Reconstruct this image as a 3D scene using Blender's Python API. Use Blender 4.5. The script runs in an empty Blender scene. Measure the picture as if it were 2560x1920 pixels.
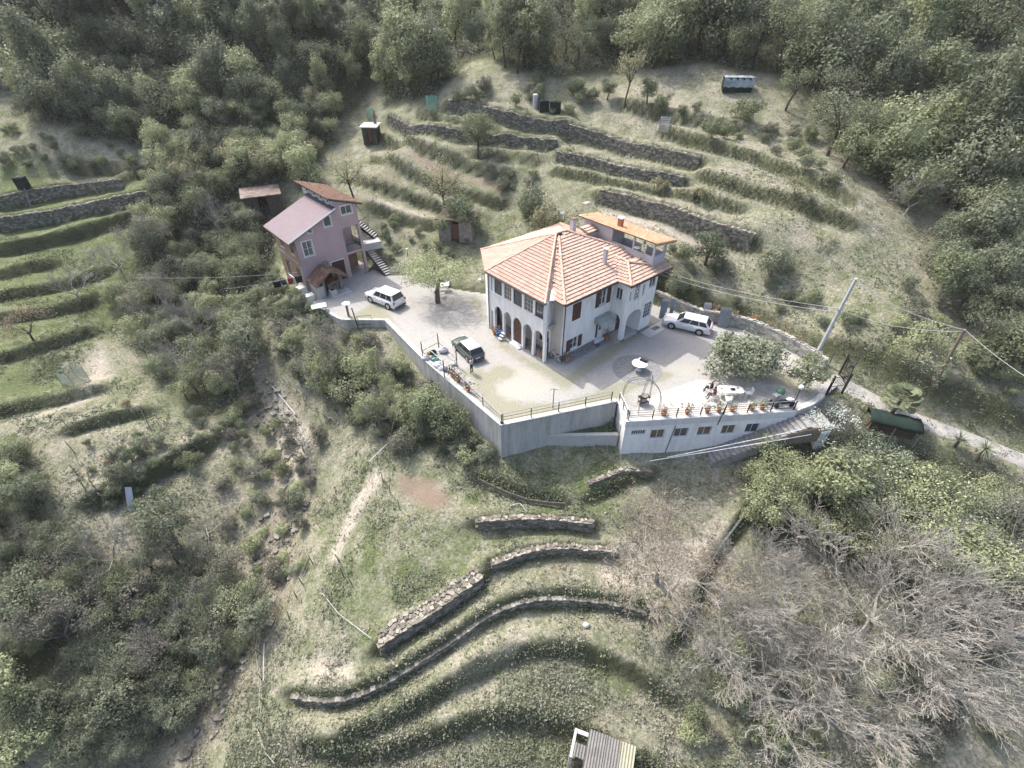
import bpy, math, random
import numpy as np
from mathutils import Vector, Matrix

# ------------------------------------------------------------------ camera, world, sun, exposure
scene = bpy.context.scene
COL = scene.collection
FPX = 1220.0                      # focal length in pixels of the 2560 px wide photograph
TILT = math.atan(FPX / 1540.0)
CAMH = 26.0
cam = bpy.data.cameras.new('camera'); cam.sensor_width = 36; cam.sensor_fit = 'HORIZONTAL'
cam.lens = 36 * FPX / 2560; cam.clip_end = 1500; cam.clip_start = .5
camo = bpy.data.objects.new('camera', cam); COL.objects.link(camo)
camo.location = (0, 0, CAMH); camo.rotation_euler = (math.pi / 2 - TILT, 0, 0)
scene.camera = camo
SUN_AZ, SUN_EL = math.radians(133), math.radians(52.5)
SUNV = Vector((math.cos(SUN_AZ) * math.cos(SUN_EL), math.sin(SUN_AZ) * math.cos(SUN_EL), math.sin(SUN_EL)))
world = bpy.data.worlds.new('World'); scene.world = world; world.use_nodes = True
wn = world.node_tree
sky = wn.nodes.new('ShaderNodeTexSky'); sky.sky_type = 'NISHITA'; sky.sun_disc = False
sky.sun_elevation = SUN_EL; sky.sun_rotation = math.atan2(SUNV.x, SUNV.y); sky.dust_density = 5.0; sky.ozone_density = .7; sky.air_density = .9
bg = wn.nodes['Background']; bg.inputs[1].default_value = 0.15
wn.links.new(sky.outputs[0], bg.inputs[0])
sun = bpy.data.lights.new('sun', 'SUN'); sun.energy = 2.2; sun.angle = math.radians(.53); sun.color = (1, .96, .90)
suno = bpy.data.objects.new('sun', sun); COL.objects.link(suno); suno.location = (-40, 40, 80)
suno.rotation_euler = (-SUNV).to_track_quat('-Z', 'Y').to_euler()
scene.view_settings.view_transform = 'Standard'; scene.view_settings.look = 'None'
scene.view_settings.exposure = 1.3; scene.view_settings.gamma = 1; scene.view_settings.use_curve_mapping = False
scene.cycles.transparent_max_bounces = 16
scene.cycles.max_bounces = 6

rng = np.random.default_rng(7); random.seed(7)

# ------------------------------------------------------------------ camera rays -> world points
CAMP = np.array([0, 0, CAMH])
_ct, _st = math.cos(TILT), math.sin(TILT)
def ray(px, py):
    x = (px - 1280) / FPX; y = (960 - py) / FPX
    return np.array([x, _ct + y * _st, -_st + y * _ct])
def P(px, py, z=0.0):
    d = ray(px, py); return CAMP + d * ((z - CAMH) / d[2])
def PY(px, py, y):
    d = ray(px, py); return CAMP + d * (y / d[1])

class Frame:
    """local building frame: u along, v to the left of u, z up"""
    def __init__(s, o, deg):
        a = math.radians(deg); s.o = np.array([o[0], o[1], o[2] if len(o) > 2 else 0.0]); s.deg = deg
        s.u = np.array([math.cos(a), math.sin(a), 0]); s.v = np.array([-math.sin(a), math.cos(a), 0])
    def pt(s, u, v, z): return s.o + s.u * u + s.v * v + np.array([0, 0, z])
    def onv(s, px, py, v=0):
        d = ray(px, py); t = (v - (CAMP - s.o) @ s.v) / (d @ s.v); p = CAMP + t * d
        return (p - s.o) @ s.u, p[2]
    def front(s, v0=0.0):          # (along, height, outward towards -v)
        return lambda a, b, c: s.pt(a, v0 - c, b)
    def left(s, u0=0.0):           # face towards -u; along = v
        return lambda a, b, c: s.pt(u0 - c, a, b)
    def right(s, u0=0.0):
        return lambda a, b, c: s.pt(u0 + c, a, b)

# ------------------------------------------------------------------ materials
def nt(m): return m.node_tree.nodes, m.node_tree.links
def ramp(n, l, fac, cols, pos=None):
    r = n.new('ShaderNodeValToRGB'); e = r.color_ramp.elements
    pos = pos or [i / (len(cols) - 1) for i in range(len(cols))]
    while len(e) < len(cols): e.new(.5)
    for i, c in enumerate(cols):
        e[i].position = pos[i]; e[i].color = (*c, 1)
    l.new(fac, r.inputs[0]); return r.outputs[0]
def noise(n, l, scale, detail=4, rough=.6, vec=None, dist=0):
    t = n.new('ShaderNodeTexNoise'); t.inputs['Scale'].default_value = scale; t.inputs['Detail'].default_value = detail
    t.inputs['Roughness'].default_value = rough; t.inputs['Distortion'].default_value = dist
    if vec is not None: l.new(vec, t.inputs['Vector'])
    return t.outputs['Fac']
def mixc(n, l, f, a, b, mode='MIX'):
    m = n.new('ShaderNodeMix'); m.data_type = 'RGBA'; m.blend_type = mode
    for s, v in ((0, f), (6, a), (7, b)):
        if isinstance(v, (int, float)): m.inputs[s].default_value = v
        elif isinstance(v, tuple): m.inputs[s].default_value = (*v, 1)
        else: l.new(v, m.inputs[s])
    return m.outputs[2]
def mathn(n, l, op, a, b=0.0, clamp=False):
    m = n.new('ShaderNodeMath'); m.operation = op; m.use_clamp = clamp
    for i, v in enumerate((a, b)):
        if isinstance(v, (int, float)): m.inputs[i].default_value = v
        else: l.new(v, m.inputs[i])
    return m.outputs[0]
def wpos(n): return n.new('ShaderNodeNewGeometry').outputs['Position']

_M = {}
def pm(name, cols, scale=3.0, rough=.8, bump=0.0, metal=0.0, spec=.3, detail=5, rnd=0.0, stretch=None, fine=0.0):
    """procedural surface: noise-ramped colour with wear, optional per-face random tint"""
    if name in _M: return _M[name]
    m = bpy.data.materials.new(name); m.use_nodes = True; n, l = nt(m); b = n['Principled BSDF']
    if isinstance(cols[0], (int, float)): cols = [tuple(c * .88 for c in cols), tuple(cols)]
    v = wpos(n)
    if stretch:
        mp = n.new('ShaderNodeMapping'); mp.inputs['Scale'].default_value = stretch; l.new(v, mp.inputs['Vector']); v = mp.outputs[0]
    f = noise(n, l, scale, detail, .65, v)
    if fine:
        f2 = noise(n, l, scale * 9, 3, .7, v)
        f = mathn(n, l, 'ADD', mathn(n, l, 'MULTIPLY', f, 1 - fine), mathn(n, l, 'MULTIPLY', f2, fine))
    f = mathn(n, l, 'ADD', mathn(n, l, 'MULTIPLY', mathn(n, l, 'SUBTRACT', f, .5), 1.9), .5, True)
    if rnd:
        at = n.new('ShaderNodeAttribute'); at.attribute_name = 'rnd'
        f = mathn(n, l, 'ADD', mathn(n, l, 'MULTIPLY', f, 1 - rnd), mathn(n, l, 'MULTIPLY', at.outputs['Fac'], rnd), True)
    c = ramp(n, l, f, cols)
    l.new(c, b.inputs['Base Color']); b.inputs['Roughness'].default_value = rough; b.inputs['Metallic'].default_value = metal
    b.inputs['Specular IOR Level'].default_value = spec
    if bump:
        bp = n.new('ShaderNodeBump'); bp.inputs['Strength'].default_value = bump; bp.inputs['Distance'].default_value = .05
        l.new(noise(n, l, scale * 4, 5, .7, v), bp.inputs['Height']); l.new(bp.outputs[0], b.inputs['Normal'])
    _M[name] = m; return m
def leafm(name, c0, c1, trans=.36, rough=.6):
    if name in _M: return _M[name]
    def mute(c, k=.3): y = .3 * c[0] + .6 * c[1] + .1 * c[2]; return tuple((q * (1 - k) + y * k) * f for q, f in zip(c, (1.09, 1.17, 1.15)))   # mutes and slightly lightens the leaf colours
    c0, c1 = mute(c0), mute(c1)
    m = bpy.data.materials.new(name); m.use_nodes = True; n, l = nt(m); b = n['Principled BSDF']
    at = n.new('ShaderNodeAttribute'); at.attribute_name = 'rnd'
    oi = n.new('ShaderNodeObjectInfo')
    f = mathn(n, l, 'ADD', mathn(n, l, 'MULTIPLY', at.outputs['Fac'], .65), mathn(n, l, 'MULTIPLY', oi.outputs['Random'], .35))
    c = ramp(n, l, f, [c0, tuple((a + d) / 2 for a, d in zip(c0, c1)), c1])
    w = noise(n, l, .9, 3, .6, wpos(n))
    c = mixc(n, l, mathn(n, l, 'MULTIPLY', w, .45), c, tuple(a * .8 + .012 for a in c1))
    l.new(c, b.inputs['Base Color']); b.inputs['Roughness'].default_value = rough; b.inputs['Specular IOR Level'].default_value = .25
    t = n.new('ShaderNodeBsdfTranslucent'); l.new(c, t.inputs[0])
    mx = n.new('ShaderNodeMixShader'); mx.inputs[0].default_value = trans
    l.new(b.outputs[0], mx.inputs[1]); l.new(t.outputs[0], mx.inputs[2]); l.new(mx.outputs[0], n['Material Output'].inputs[0])
    _M[name] = m; return m
def glassm(name, tint, rough=.08):
    if name in _M: return _M[name]
    m = bpy.data.materials.new(name); m.use_nodes = True; n, l = nt(m); b = n['Principled BSDF']
    f = noise(n, l, 1.3, 3, .6, wpos(n))
    l.new(ramp(n, l, f, [tuple(c * .5 for c in tint), tint]), b.inputs['Base Color'])
    b.inputs['Roughness'].default_value = rough; b.inputs['Specular IOR Level'].default_value = .6
    _M[name] = m; return m

# ------------------------------------------------------------------ objects
ORG = {}
def org(o):
    while o is not None:
        if o.name in ORG: return ORG[o.name]
        o = o.parent
    return np.zeros(3)
def tag(o, label=None, cat=None, group=None, kind=None):
    for k, v in (('label', label), ('category', cat), ('group', group), ('kind', kind)):
        if v: o[k] = v
    return o
def thing(name, label, cat, loc=(0, 0, 0), rot=0.0, group=None, world=True):
    """Empty at the base of a thing; its parts are children. world=True: parts are given in world coordinates"""
    o = bpy.data.objects.new(name, None); COL.objects.link(o); o.empty_display_size = .3
    o.location = tuple(float(x) for x in loc); o.rotation_euler = (0, 0, rot)
    ORG[o.name] = np.array(loc, float) if world else np.zeros(3)
    return tag(o, label, cat, group)
def mobj(name, V, F, mat, parent=None, smooth=False, rnd=None, at=None):
    V = np.asarray(V, float)
    o0 = org(parent) if parent is not None else (np.array(at, float) if at is not None else np.zeros(3))
    me = bpy.data.meshes.new(name); me.from_pydata((V - o0).tolist(), [], F if isinstance(F, list) else F.tolist())
    if rnd is not None:
        a = me.attributes.new('rnd', 'FLOAT', 'FACE'); a.data.foreach_set('value', np.asarray(rnd, np.float32))
    for mm in (mat if isinstance(mat, (list, tuple)) else [mat]): me.materials.append(mm)
    if smooth: me.polygons.foreach_set('use_smooth', [True] * len(me.polygons))
    o = bpy.data.objects.new(name, me); COL.objects.link(o)
    if parent is not None: o.parent = parent
    elif at is not None: o.location = tuple(float(x) for x in at); ORG[o.name] = np.array(at, float)
    return o
def quadmesh(name, V, F4, mat, parent=None, rnd=None, at=None, tri=False):
    """fast numpy mesh of only quads (or only triangles)"""
    k = 3 if tri else 4
    V = np.asarray(V, np.float64); F4 = np.asarray(F4, np.int32)
    o0 = org(parent) if parent is not None else (np.array(at, float) if at is not None else np.zeros(3))
    me = bpy.data.meshes.new(name); me.vertices.add(len(V)); me.vertices.foreach_set('co', (V - o0).astype(np.float32).ravel())
    me.loops.add(F4.size); me.loops.foreach_set('vertex_index', F4.ravel())
    me.polygons.add(len(F4)); me.polygons.foreach_set('loop_start', np.arange(0, F4.size, k, dtype=np.int32))
    me.update(calc_edges=True)
    if rnd is not None:
        a = me.attributes.new('rnd', 'FLOAT', 'FACE'); a.data.foreach_set('value', np.asarray(rnd, np.float32))
    me.materials.append(mat)
    o = bpy.data.objects.new(name, me); COL.objects.link(o)
    if parent is not None: o.parent = parent
    elif at is not None: o.location = tuple(at); ORG[o.name] = np.array(at, float)
    return o

def unit(v): v = np.asarray(v, float); return v / (np.linalg.norm(v) + 1e-12)
class MB:
    def __init__(s): s.V = []; s.F = []; s.R = []
    def add(s, V, F, r=None):
        k = len(s.V); s.V += [tuple(map(float, v)) for v in V]; s.F += [tuple(i + k for i in f) for f in F]
        rr = random.random() if r is None else r
        s.R += [rr] * len(F); return s
    def hexa(s, p, r=None):       # 8 corners: bottom ring 0-3, top ring 4-7
        return s.add(p, [(3, 2, 1, 0), (4, 5, 6, 7), (0, 1, 5, 4), (1, 2, 6, 5), (2, 3, 7, 6), (3, 0, 4, 7)], r)
    def bf(s, fn, a0, a1, b0, b1, c0, c1, r=None):
        return s.hexa([fn(a0, b0, c0), fn(a1, b0, c0), fn(a1, b0, c1), fn(a0, b0, c1), fn(a0, b1, c0), fn(a1, b1, c0), fn(a1, b1, c1), fn(a0, b1, c1)], r)
    def box(s, c, d, deg=0.0, r=None):   # centre of base, size
        a = math.radians(deg); u = np.array([math.cos(a), math.sin(a), 0]); v = np.array([-u[1], u[0], 0]); c = np.array(c, float)
        k = lambda x, y, z: c + u * x * d[0] / 2 + v * y * d[1] / 2 + np.array([0, 0, z * d[2]])
        return s.hexa([k(-1, -1, 0), k(1, -1, 0), k(1, 1, 0), k(-1, 1, 0), k(-1, -1, 1), k(1, -1, 1), k(1, 1, 1), k(-1, 1, 1)], r)
    def tube(s, pts, rad, n=6, cap=True, r=None):
        pts = [np.array(p, float) for p in pts]; rad = rad if hasattr(rad, '__len__') else [rad] * len(pts)
        V = []; F = []
        for i, p in enumerate(pts):
            d = unit(pts[min(i + 1, len(pts) - 1)] - pts[max(i - 1, 0)])
            x = unit(np.cross(d, [0, 0, 1] if abs(d[2]) < .95 else [1, 0, 0])); y = np.cross(d, x)
            for k in range(n):
                a = 2 * math.pi * k / n; V.append(p + (x * math.cos(a) + y * math.sin(a)) * rad[i])
        for i in range(len(pts) - 1):
            for k in range(n):
                F.append((i * n + k, i * n + (k + 1) % n, (i + 1) * n + (k + 1) % n, (i + 1) * n + k))
        if cap: F += [tuple(range(n))[::-1], tuple((len(pts) - 1) * n + k for k in range(n))]
        return s.add(V, F, r)
    def disc(s, c, ax, rad, th, n=16, r=None):
        ax = unit(ax); c = np.array(c, float); return s.tube([c - ax * th / 2, c + ax * th / 2], rad, n, True, r)
    def lathe(s, c, prof, n=12, r=None):   # prof: (radius, z)
        c = np.array(c, float); V = []; F = []
        for (q, z) in prof:
            for k in range(n): V.append(c + np.array([q * math.cos(2 * math.pi * k / n), q * math.sin(2 * math.pi * k / n), z]))
        for i in range(len(prof) - 1):
            for k in range(n): F.append((i * n + k, i * n + (k + 1) % n, (i + 1) * n + (k + 1) % n, (i + 1) * n + k))
        F += [tuple(range(n))[::-1], tuple((len(prof) - 1) * n + k for k in range(n))]
        return s.add(V, F, r)
    def ball(s, c, rad, n=10, m=7, r=None):
        rad = rad if hasattr(rad, '__len__') else (rad,) * 3
        c = np.array(c, float); V = []; F = []
        for i in range(m + 1):
            t = math.pi * i / m
            for k in range(n):
                a = 2 * math.pi * k / n
                V.append(c + np.array([rad[0] * math.sin(t) * math.cos(a), rad[1] * math.sin(t) * math.sin(a), rad[2] * math.cos(t)]))
        for i in range(m):
            for k in range(n): F.append((i * n + k, (i + 1) * n + k, (i + 1) * n + (k + 1) % n, i * n + (k + 1) % n))
        return s.add(V, F, r)
    def slab(s, poly, th=.12, r=None):    # planar polygon extruded downwards
        poly = [np.array(p, float) for p in poly]; n = len(poly)
        V = poly + [p - np.array([0, 0, th]) for p in poly]
        F = [tuple(range(n)), tuple(range(2 * n - 1, n - 1, -1))] + [(i, i + n, (i + 1) % n + n, (i + 1) % n) for i in range(n)]
        return s.add(V, F, r)
    def build(s, name, mat, parent=None, smooth=False, at=None, label=None):
        o = mobj(name, s.V, s.F, mat, parent, smooth, s.R, at)
        if label: o['label'] = label
        return o
def wallgrid(mb, fn, a0, a1, b0, b1, holes, th=.28):
    A = sorted({a0, a1, *[h[0] for h in holes], *[h[1] for h in holes]}); B = sorted({b0, b1, *[h[2] for h in holes], *[h[3] for h in holes]})
    for i in range(len(A) - 1):
        for j in range(len(B) - 1):
            ca, cb = (A[i] + A[i + 1]) / 2, (B[j] + B[j + 1]) / 2
            if any(h[0] < ca < h[1] and h[2] < cb < h[3] for h in holes): continue
            mb.bf(fn, A[i], A[i + 1], B[j], B[j + 1], -th, 0)
def archplate(mb, fn, a0, a1, zs, za, zt, c0=-.25, c1=0, n=12):
    """wall piece above an arched opening"""
    m = (a0 + a1) / 2; h = (a1 - a0) / 2
    pts = [(m - h * math.cos(math.pi * i / n), zs + (za - zs) * math.sin(math.pi * i / n)) for i in range(n + 1)]
    for (x0, y0), (x1, y1) in zip(pts, pts[1:]):
        mb.hexa([fn(x0, y0, c0), fn(x1, y1, c0), fn(x1, y1, c1), fn(x0, y0, c1), fn(x0, zt, c0), fn(x1, zt, c0), fn(x1, zt, c1), fn(x0, zt, c1)])
def window(par, fn, a0, a1, b0, b1, fm, gm, mull=1, hbar=0, depth=.12, t=.06, sill=None, name='window', casing=None):
    f = MB(); d = -depth
    f.bf(fn, a0, a1, b0, b0 + t, d - .05, d); f.bf(fn, a0, a1, b1 - t, b1, d - .05, d)
    f.bf(fn, a0, a0 + t, b0 + t, b1 - t, d - .05, d); f.bf(fn, a1 - t, a1, b0 + t, b1 - t, d - .05, d)
    w = (a1 - a0 - 2 * t) / (mull + 1)
    for k in range(1, mull + 1):
        x = a0 + t + w * k; f.bf(fn, x - t * .5, x + t * .5, b0 + t, b1 - t, d - .05, d)
    for k in range(1, hbar + 1):
        y = b0 + (b1 - b0) * k / (hbar + 1); f.bf(fn, a0 + t, a1 - t, y - .015, y + .015, d - .045, d - .004)
    fr = f.build(name, fm, par)
    for k in range(mull + 1):
        x = a0 + t + w * k
        MB().bf(fn, x + .002, x + w - .002, b0 + t, b1 - t, d - .035, d - .02).build('pane', gm, fr)
    if sill: MB().bf(fn, a0 - .06, a1 + .06, b0 - .06, b0 - .004, -.02, .09).build('sill', sill, fr)
    if casing:
        c = MB(); q = .1
        c.bf(fn, a0 - q, a1 + q, b1, b1 + q, 0, .025); c.bf(fn, a0 - q, a1 + q, b0 - q, b0, 0, .03)
        c.bf(fn, a0 - q, a0, b0, b1, 0, .025); c.bf(fn, a1, a1 + q, b0, b1, 0, .025); c.build('casing', casing, fr)
    return fr
def shutter(par, fn, a0, a1, b0, b1, m):
    s = MB(); t = .07
    s.bf(fn, a0, a1, b0, b1, .012, .035); s.bf(fn, a0, a0 + t, b0, b1, .035, .055); s.bf(fn, a1 - t, a1, b0, b1, .035, .055)
    for y in (b0, (b0 + b1) / 2 - t / 2, b1 - t): s.bf(fn, a0 + t, a1 - t, y, y + t, .035, .053)
    k = int((b1 - b0) / .12)
    for i in range(1, k): s.bf(fn, a0 + t, a1 - t, b0 + i * .12 - .03, b0 + i * .12 + .03, .035, .045)
    return s.build('shutter', m, par)
def inpoly(X, Y, poly):
    X = np.asarray(X); Y = np.asarray(Y); r = np.zeros(X.shape, bool); n = len(poly)
    for i in range(n):
        x0, y0 = poly[i][:2]; x1, y1 = poly[(i + 1) % n][:2]
        if y0 == y1: continue
        c = ((y0 > Y) != (y1 > Y)) & (X < (x1 - x0) * (Y - y0) / (y1 - y0) + x0); r ^= c
    return r
def tiles(par, poly, mat, row=.37, wid=.24, lift=.085, name='roof_tiles', edge=None):
    """rows of curved roof tiles laid over a planar polygon (stuff: thousands of alike pieces)"""
    P3 = [np.array(p, float) for p in poly]
    nrm = unit(np.cross(P3[1] - P3[0], P3[2] - P3[1]));  nrm = nrm if nrm[2] > 0 else -nrm
    e = unit(np.cross([0, 0, 1.0], nrm)); s = np.cross(nrm, e); s = s if s[2] > 0 else -s
    o = P3[0]; Q = [((p - o) @ e, (p - o) @ s) for p in P3]
    e0, e1 = min(q[0] for q in Q), max(q[0] for q in Q); s0, s1 = min(q[1] for q in Q), max(q[1] for q in Q)
    V = []; F = []; R = []
    y = s0; j = 0
    while y < s1:
        xs = np.arange(e0, e1 + wid, wid)
        ok = inpoly(xs, np.full(xs.shape, y + row * .55), Q)
        for x in xs[ok]:
            k = len(V); jl = lift + random.uniform(-.012, .014); w2 = wid / 2 * .96; sk = random.uniform(-.008, .008)
            top = row * 1.12
            for (dx, dy, h) in ((-w2, 0, jl), (-w2 * .35, 0, jl + .05), (w2 * .35, 0, jl + .05), (w2, 0, jl), (-w2, top, .008), (-w2 * .35, top, .05), (w2 * .35, top, .05), (w2, top, .008), (-w2, 0, 0), (w2, 0, 0)):
                V.append(o + e * (x + dx + sk) + s * (y + dy) + nrm * h)
            F += [(k, k + 1, k + 5, k + 4), (k + 1, k + 2, k + 6, k + 5), (k + 2, k + 3, k + 7, k + 6), (k + 8, k + 9, k + 3, k), (k, k + 3, k + 2, k + 1)]
            R += [random.random()] * 5
        y += row; j += 1
    o = mobj(name, V, F, mat, par, False, R); o['kind'] = 'stuff'; return o
def ridgecaps(par, p0, p1, mat, name='ridge_caps', r=.11):
    p0 = np.array(p0, float); p1 = np.array(p1, float); L = np.linalg.norm(p1 - p0); n = max(1, int(L / .4)); d = (p1 - p0) / n; mb = MB()
    x = unit(np.cross(d, [0, 0, 1.0])); up = np.cross(x, unit(d)); up = up if up[2] > 0 else -up
    for i in range(n):
        V = []
        for (t, rr) in ((0, r * 1.08), (1.08, r * .9)):
            for k in range(6):
                a = math.pi * k / 5; V.append(p0 + d * (i + t) + x * math.cos(a) * rr + up * (math.sin(a) * rr + .03))
        mb.add(V, [(k, k + 1, k + 7, k + 6) for k in range(5)] + [(5, 4, 3, 2, 1, 0), (6, 7, 8, 9, 10, 11)])
    o = mb.build(name, mat, par); return o
def copy_tree(o, parent=None, **kw):
    c = o.copy(); COL.objects.link(c)
    if parent is not None: c.parent = parent
    for ch in list(o.children): copy_tree(ch, c)
    for k, v in kw.items(): c[k] = v
    return c
# ------------------------------------------------------------------ terrain: control points (pixel, height) -> smooth surface -> terraces
CTRL = [(1253,1128,-3.1),(1180,1080,-2.9),(1110,1010,-2.7),(1040,930,-2),(970,850,-1.2),(900,800,-.4),(1330,1110,-3.3),(1430,1125,-3.5),(1560,1140,-3.6),(1700,1130,-3.6),(1800,1105,-3.1),(1900,1080,-2.2),(2000,1050,-1.2),
 (700,760,-.2),(690,850,-2),(640,900,-4),(800,830,-1.5),(850,930,-3.2),(950,1030,-4.2),(760,1000,-5.5),(900,1120,-5),
 (620,940,-6.2),(700,1060,-8.0),(750,1150,-8.7),(730,1300,-10.2),(690,1450,-11.4),(620,1600,-13.2),(540,1750,-15),(430,1920,-17),(560,780,-4.5),(520,640,-2),(850,280,11),(950,240,13.5),(960,150,17),
 (0,500,5),(200,470,4.5),(330,460,5.5),(0,560,3),(200,530,3.4),(350,510,4),(0,640,1),(200,620,.5),(0,740,-.8),(200,720,-1.3),(330,640,.3),(0,850,-2.2),(200,830,-2.8),(300,700,-1.5),(0,1000,-4),(150,960,-4.3),(280,880,-4),(400,1000,-5.5),(100,1100,-5.2),(250,1150,-5.8),(420,1080,-6.2),(500,1150,-7.8),(0,1200,-6.5),(200,1280,-7.5),(350,1300,-8.7),(560,1250,-9.4),(0,1400,-8.5),(200,1500,-11),(100,1750,-13),(300,1800,-15),(0,1920,-14),
 (1100,1200,-5),(1300,1250,-5),(1500,1250,-5.2),(1700,1200,-4.8),(950,1250,-6),(850,1400,-8),(1050,1400,-7),(1250,1400,-6.8),(1500,1420,-7.2),(1700,1400,-7.3),(780,1600,-9.5),(1000,1600,-8.7),(1250,1600,-8.8),(1500,1600,-9),(1650,1650,-9.5),(700,1800,-11),(900,1800,-10.8),(1200,1750,-10.2),(1500,1780,-10.8),(700,1900,-12),(1000,1920,-12.3),(1350,1880,-12),(1650,1850,-11.5),
 (1800,1500,-8.8),(1850,1700,-10.5),(2100,1500,-8.5),(2300,1300,-6),(2500,1400,-7),(2100,1800,-11),(2500,1700,-9.5),(2540,1200,-4.5),(2000,1250,-5.5),(2150,1130,-3.5),(1900,1150,-4.2),
 (2110,960,-.1),(2200,1010,-.7),(2350,1080,-1.6),(2450,1120,-2.2),(2560,1160,-2.8),(2300,1000,-.2),(2450,1045,-.7),(2560,1090,-1.3),(2180,930,1.0),(2125,1005,-.7),(2170,1040,-1.6),(2250,1085,-2.2),(2060,1015,-.5),(2350,1135,-3.0),
 (2000,720,3.2),(1900,690,4),(1800,690,3.0),(2060,890,1.0),(1980,810,1.4),(1700,720,2.4),(1850,770,1.5),
 (1500,520,6.5),(1600,560,5.7),(1700,610,5),(1750,640,4.2),(1250,600,2.5),(1300,540,4.5),(1130,640,1.2),(1000,640,1),(950,610,1.5),(1100,560,3.3),(900,560,3),(850,600,1.5),(1180,500,5.5),(1000,500,4.8),(860,470,5.5),(1700,500,8),(1900,560,7.7),(2100,560,8.5),(1400,450,8),(1550,430,9.3),(1750,420,10.5),(1400,380,10),(1550,360,11),(1200,400,8.5),(1000,400,7.5),(850,380,7.5),(1600,270,14.5),(150,330,11),(300,350,9.5),(450,380,8),(620,330,10)]
CTRL = [P(*c) for c in CTRL] + [PY(*c) for c in [(500,250,88),(300,250,88),(0,250,86),(600,430,74),(520,520,69),(720,370,81),(2560,700,42),(2500,850,36.5),(2400,650,45),(2150,700,42),(2300,850,36),(2300,560,50),(2150,830,36.5),(2300,450,57),(2150,400,60),(2000,430,57),(1900,330,66),(1000,320,74),(1200,320,72),(1400,290,74),(1300,230,80),(1100,230,82),(0,100,95),(300,100,92),(600,60,100),(900,60,104),(1250,130,91),(1500,60,97),(1500,200,82),(1800,100,90),(1850,200,76),(2200,150,80),(2500,250,68),(2560,120,85),(750,150,92),(2560,420,58)]]
CTRL += [np.array(p, float) for p in [(0,150,48),(-100,140,44),(100,140,44),(-140,60,10),(130,60,17),(-130,10,-10),(110,10,-7),(0,-15,-20),(-60,-10,-17),(60,-10,-15),(-60,125,36),(60,125,37),(14,48,4.6),(18,46,3.6),(22,43.5,1.6),(-17,60,2.2),(-24,62,1.5)]]
CTRL = np.array(CTRL)
def _tps_fit(p, lam=.6):
    n = len(p); d = np.hypot(p[:, None, 0] - p[None, :, 0], p[:, None, 1] - p[None, :, 1])
    K = np.where(d > 0, d * d * np.log(d + 1e-9), 0) + np.eye(n) * lam * 30
    A = np.zeros((n + 3, n + 3)); Q = np.c_[np.ones(n), p[:, :2]]; A[:n, :n] = K; A[:n, n:] = Q; A[n:, :n] = Q.T
    return np.linalg.solve(A, np.r_[p[:, 2], 0, 0, 0])
_W = _tps_fit(CTRL)
def base(X, Y):
    X = np.asarray(X, float); Y = np.asarray(Y, float); sh = X.shape; X = X.ravel(); Y = Y.ravel(); n = len(CTRL); out = np.empty(len(X))
    for i in range(0, len(X), 20000):
        x = X[i:i + 20000]; y = Y[i:i + 20000]; d2 = (x[:, None] - CTRL[:, 0]) ** 2 + (y[:, None] - CTRL[:, 1]) ** 2
        out[i:i + 20000] = (.5 * d2 * np.log(d2 + 1e-9)) @ _W[:n] + _W[n] + _W[n + 1] * x + _W[n + 2] * y
    return out.reshape(sh)
def march(px, py, hf, t0=6.0, t1=190.0, n=900):
    d = unit(ray(px, py)); t = np.linspace(t0, t1, n); q = CAMP + t[:, None] * d
    g = q[:, 2] - hf(q[:, 0], q[:, 1]); i = np.argmax(g < 0)
    if not (g < 0).any(): i = n - 1
    a = t[i - 1] + (t[i] - t[i - 1]) * g[i - 1] / (g[i - 1] - g[i] + 1e-9) if i > 0 else t[0]
    return CAMP + a * d
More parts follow.
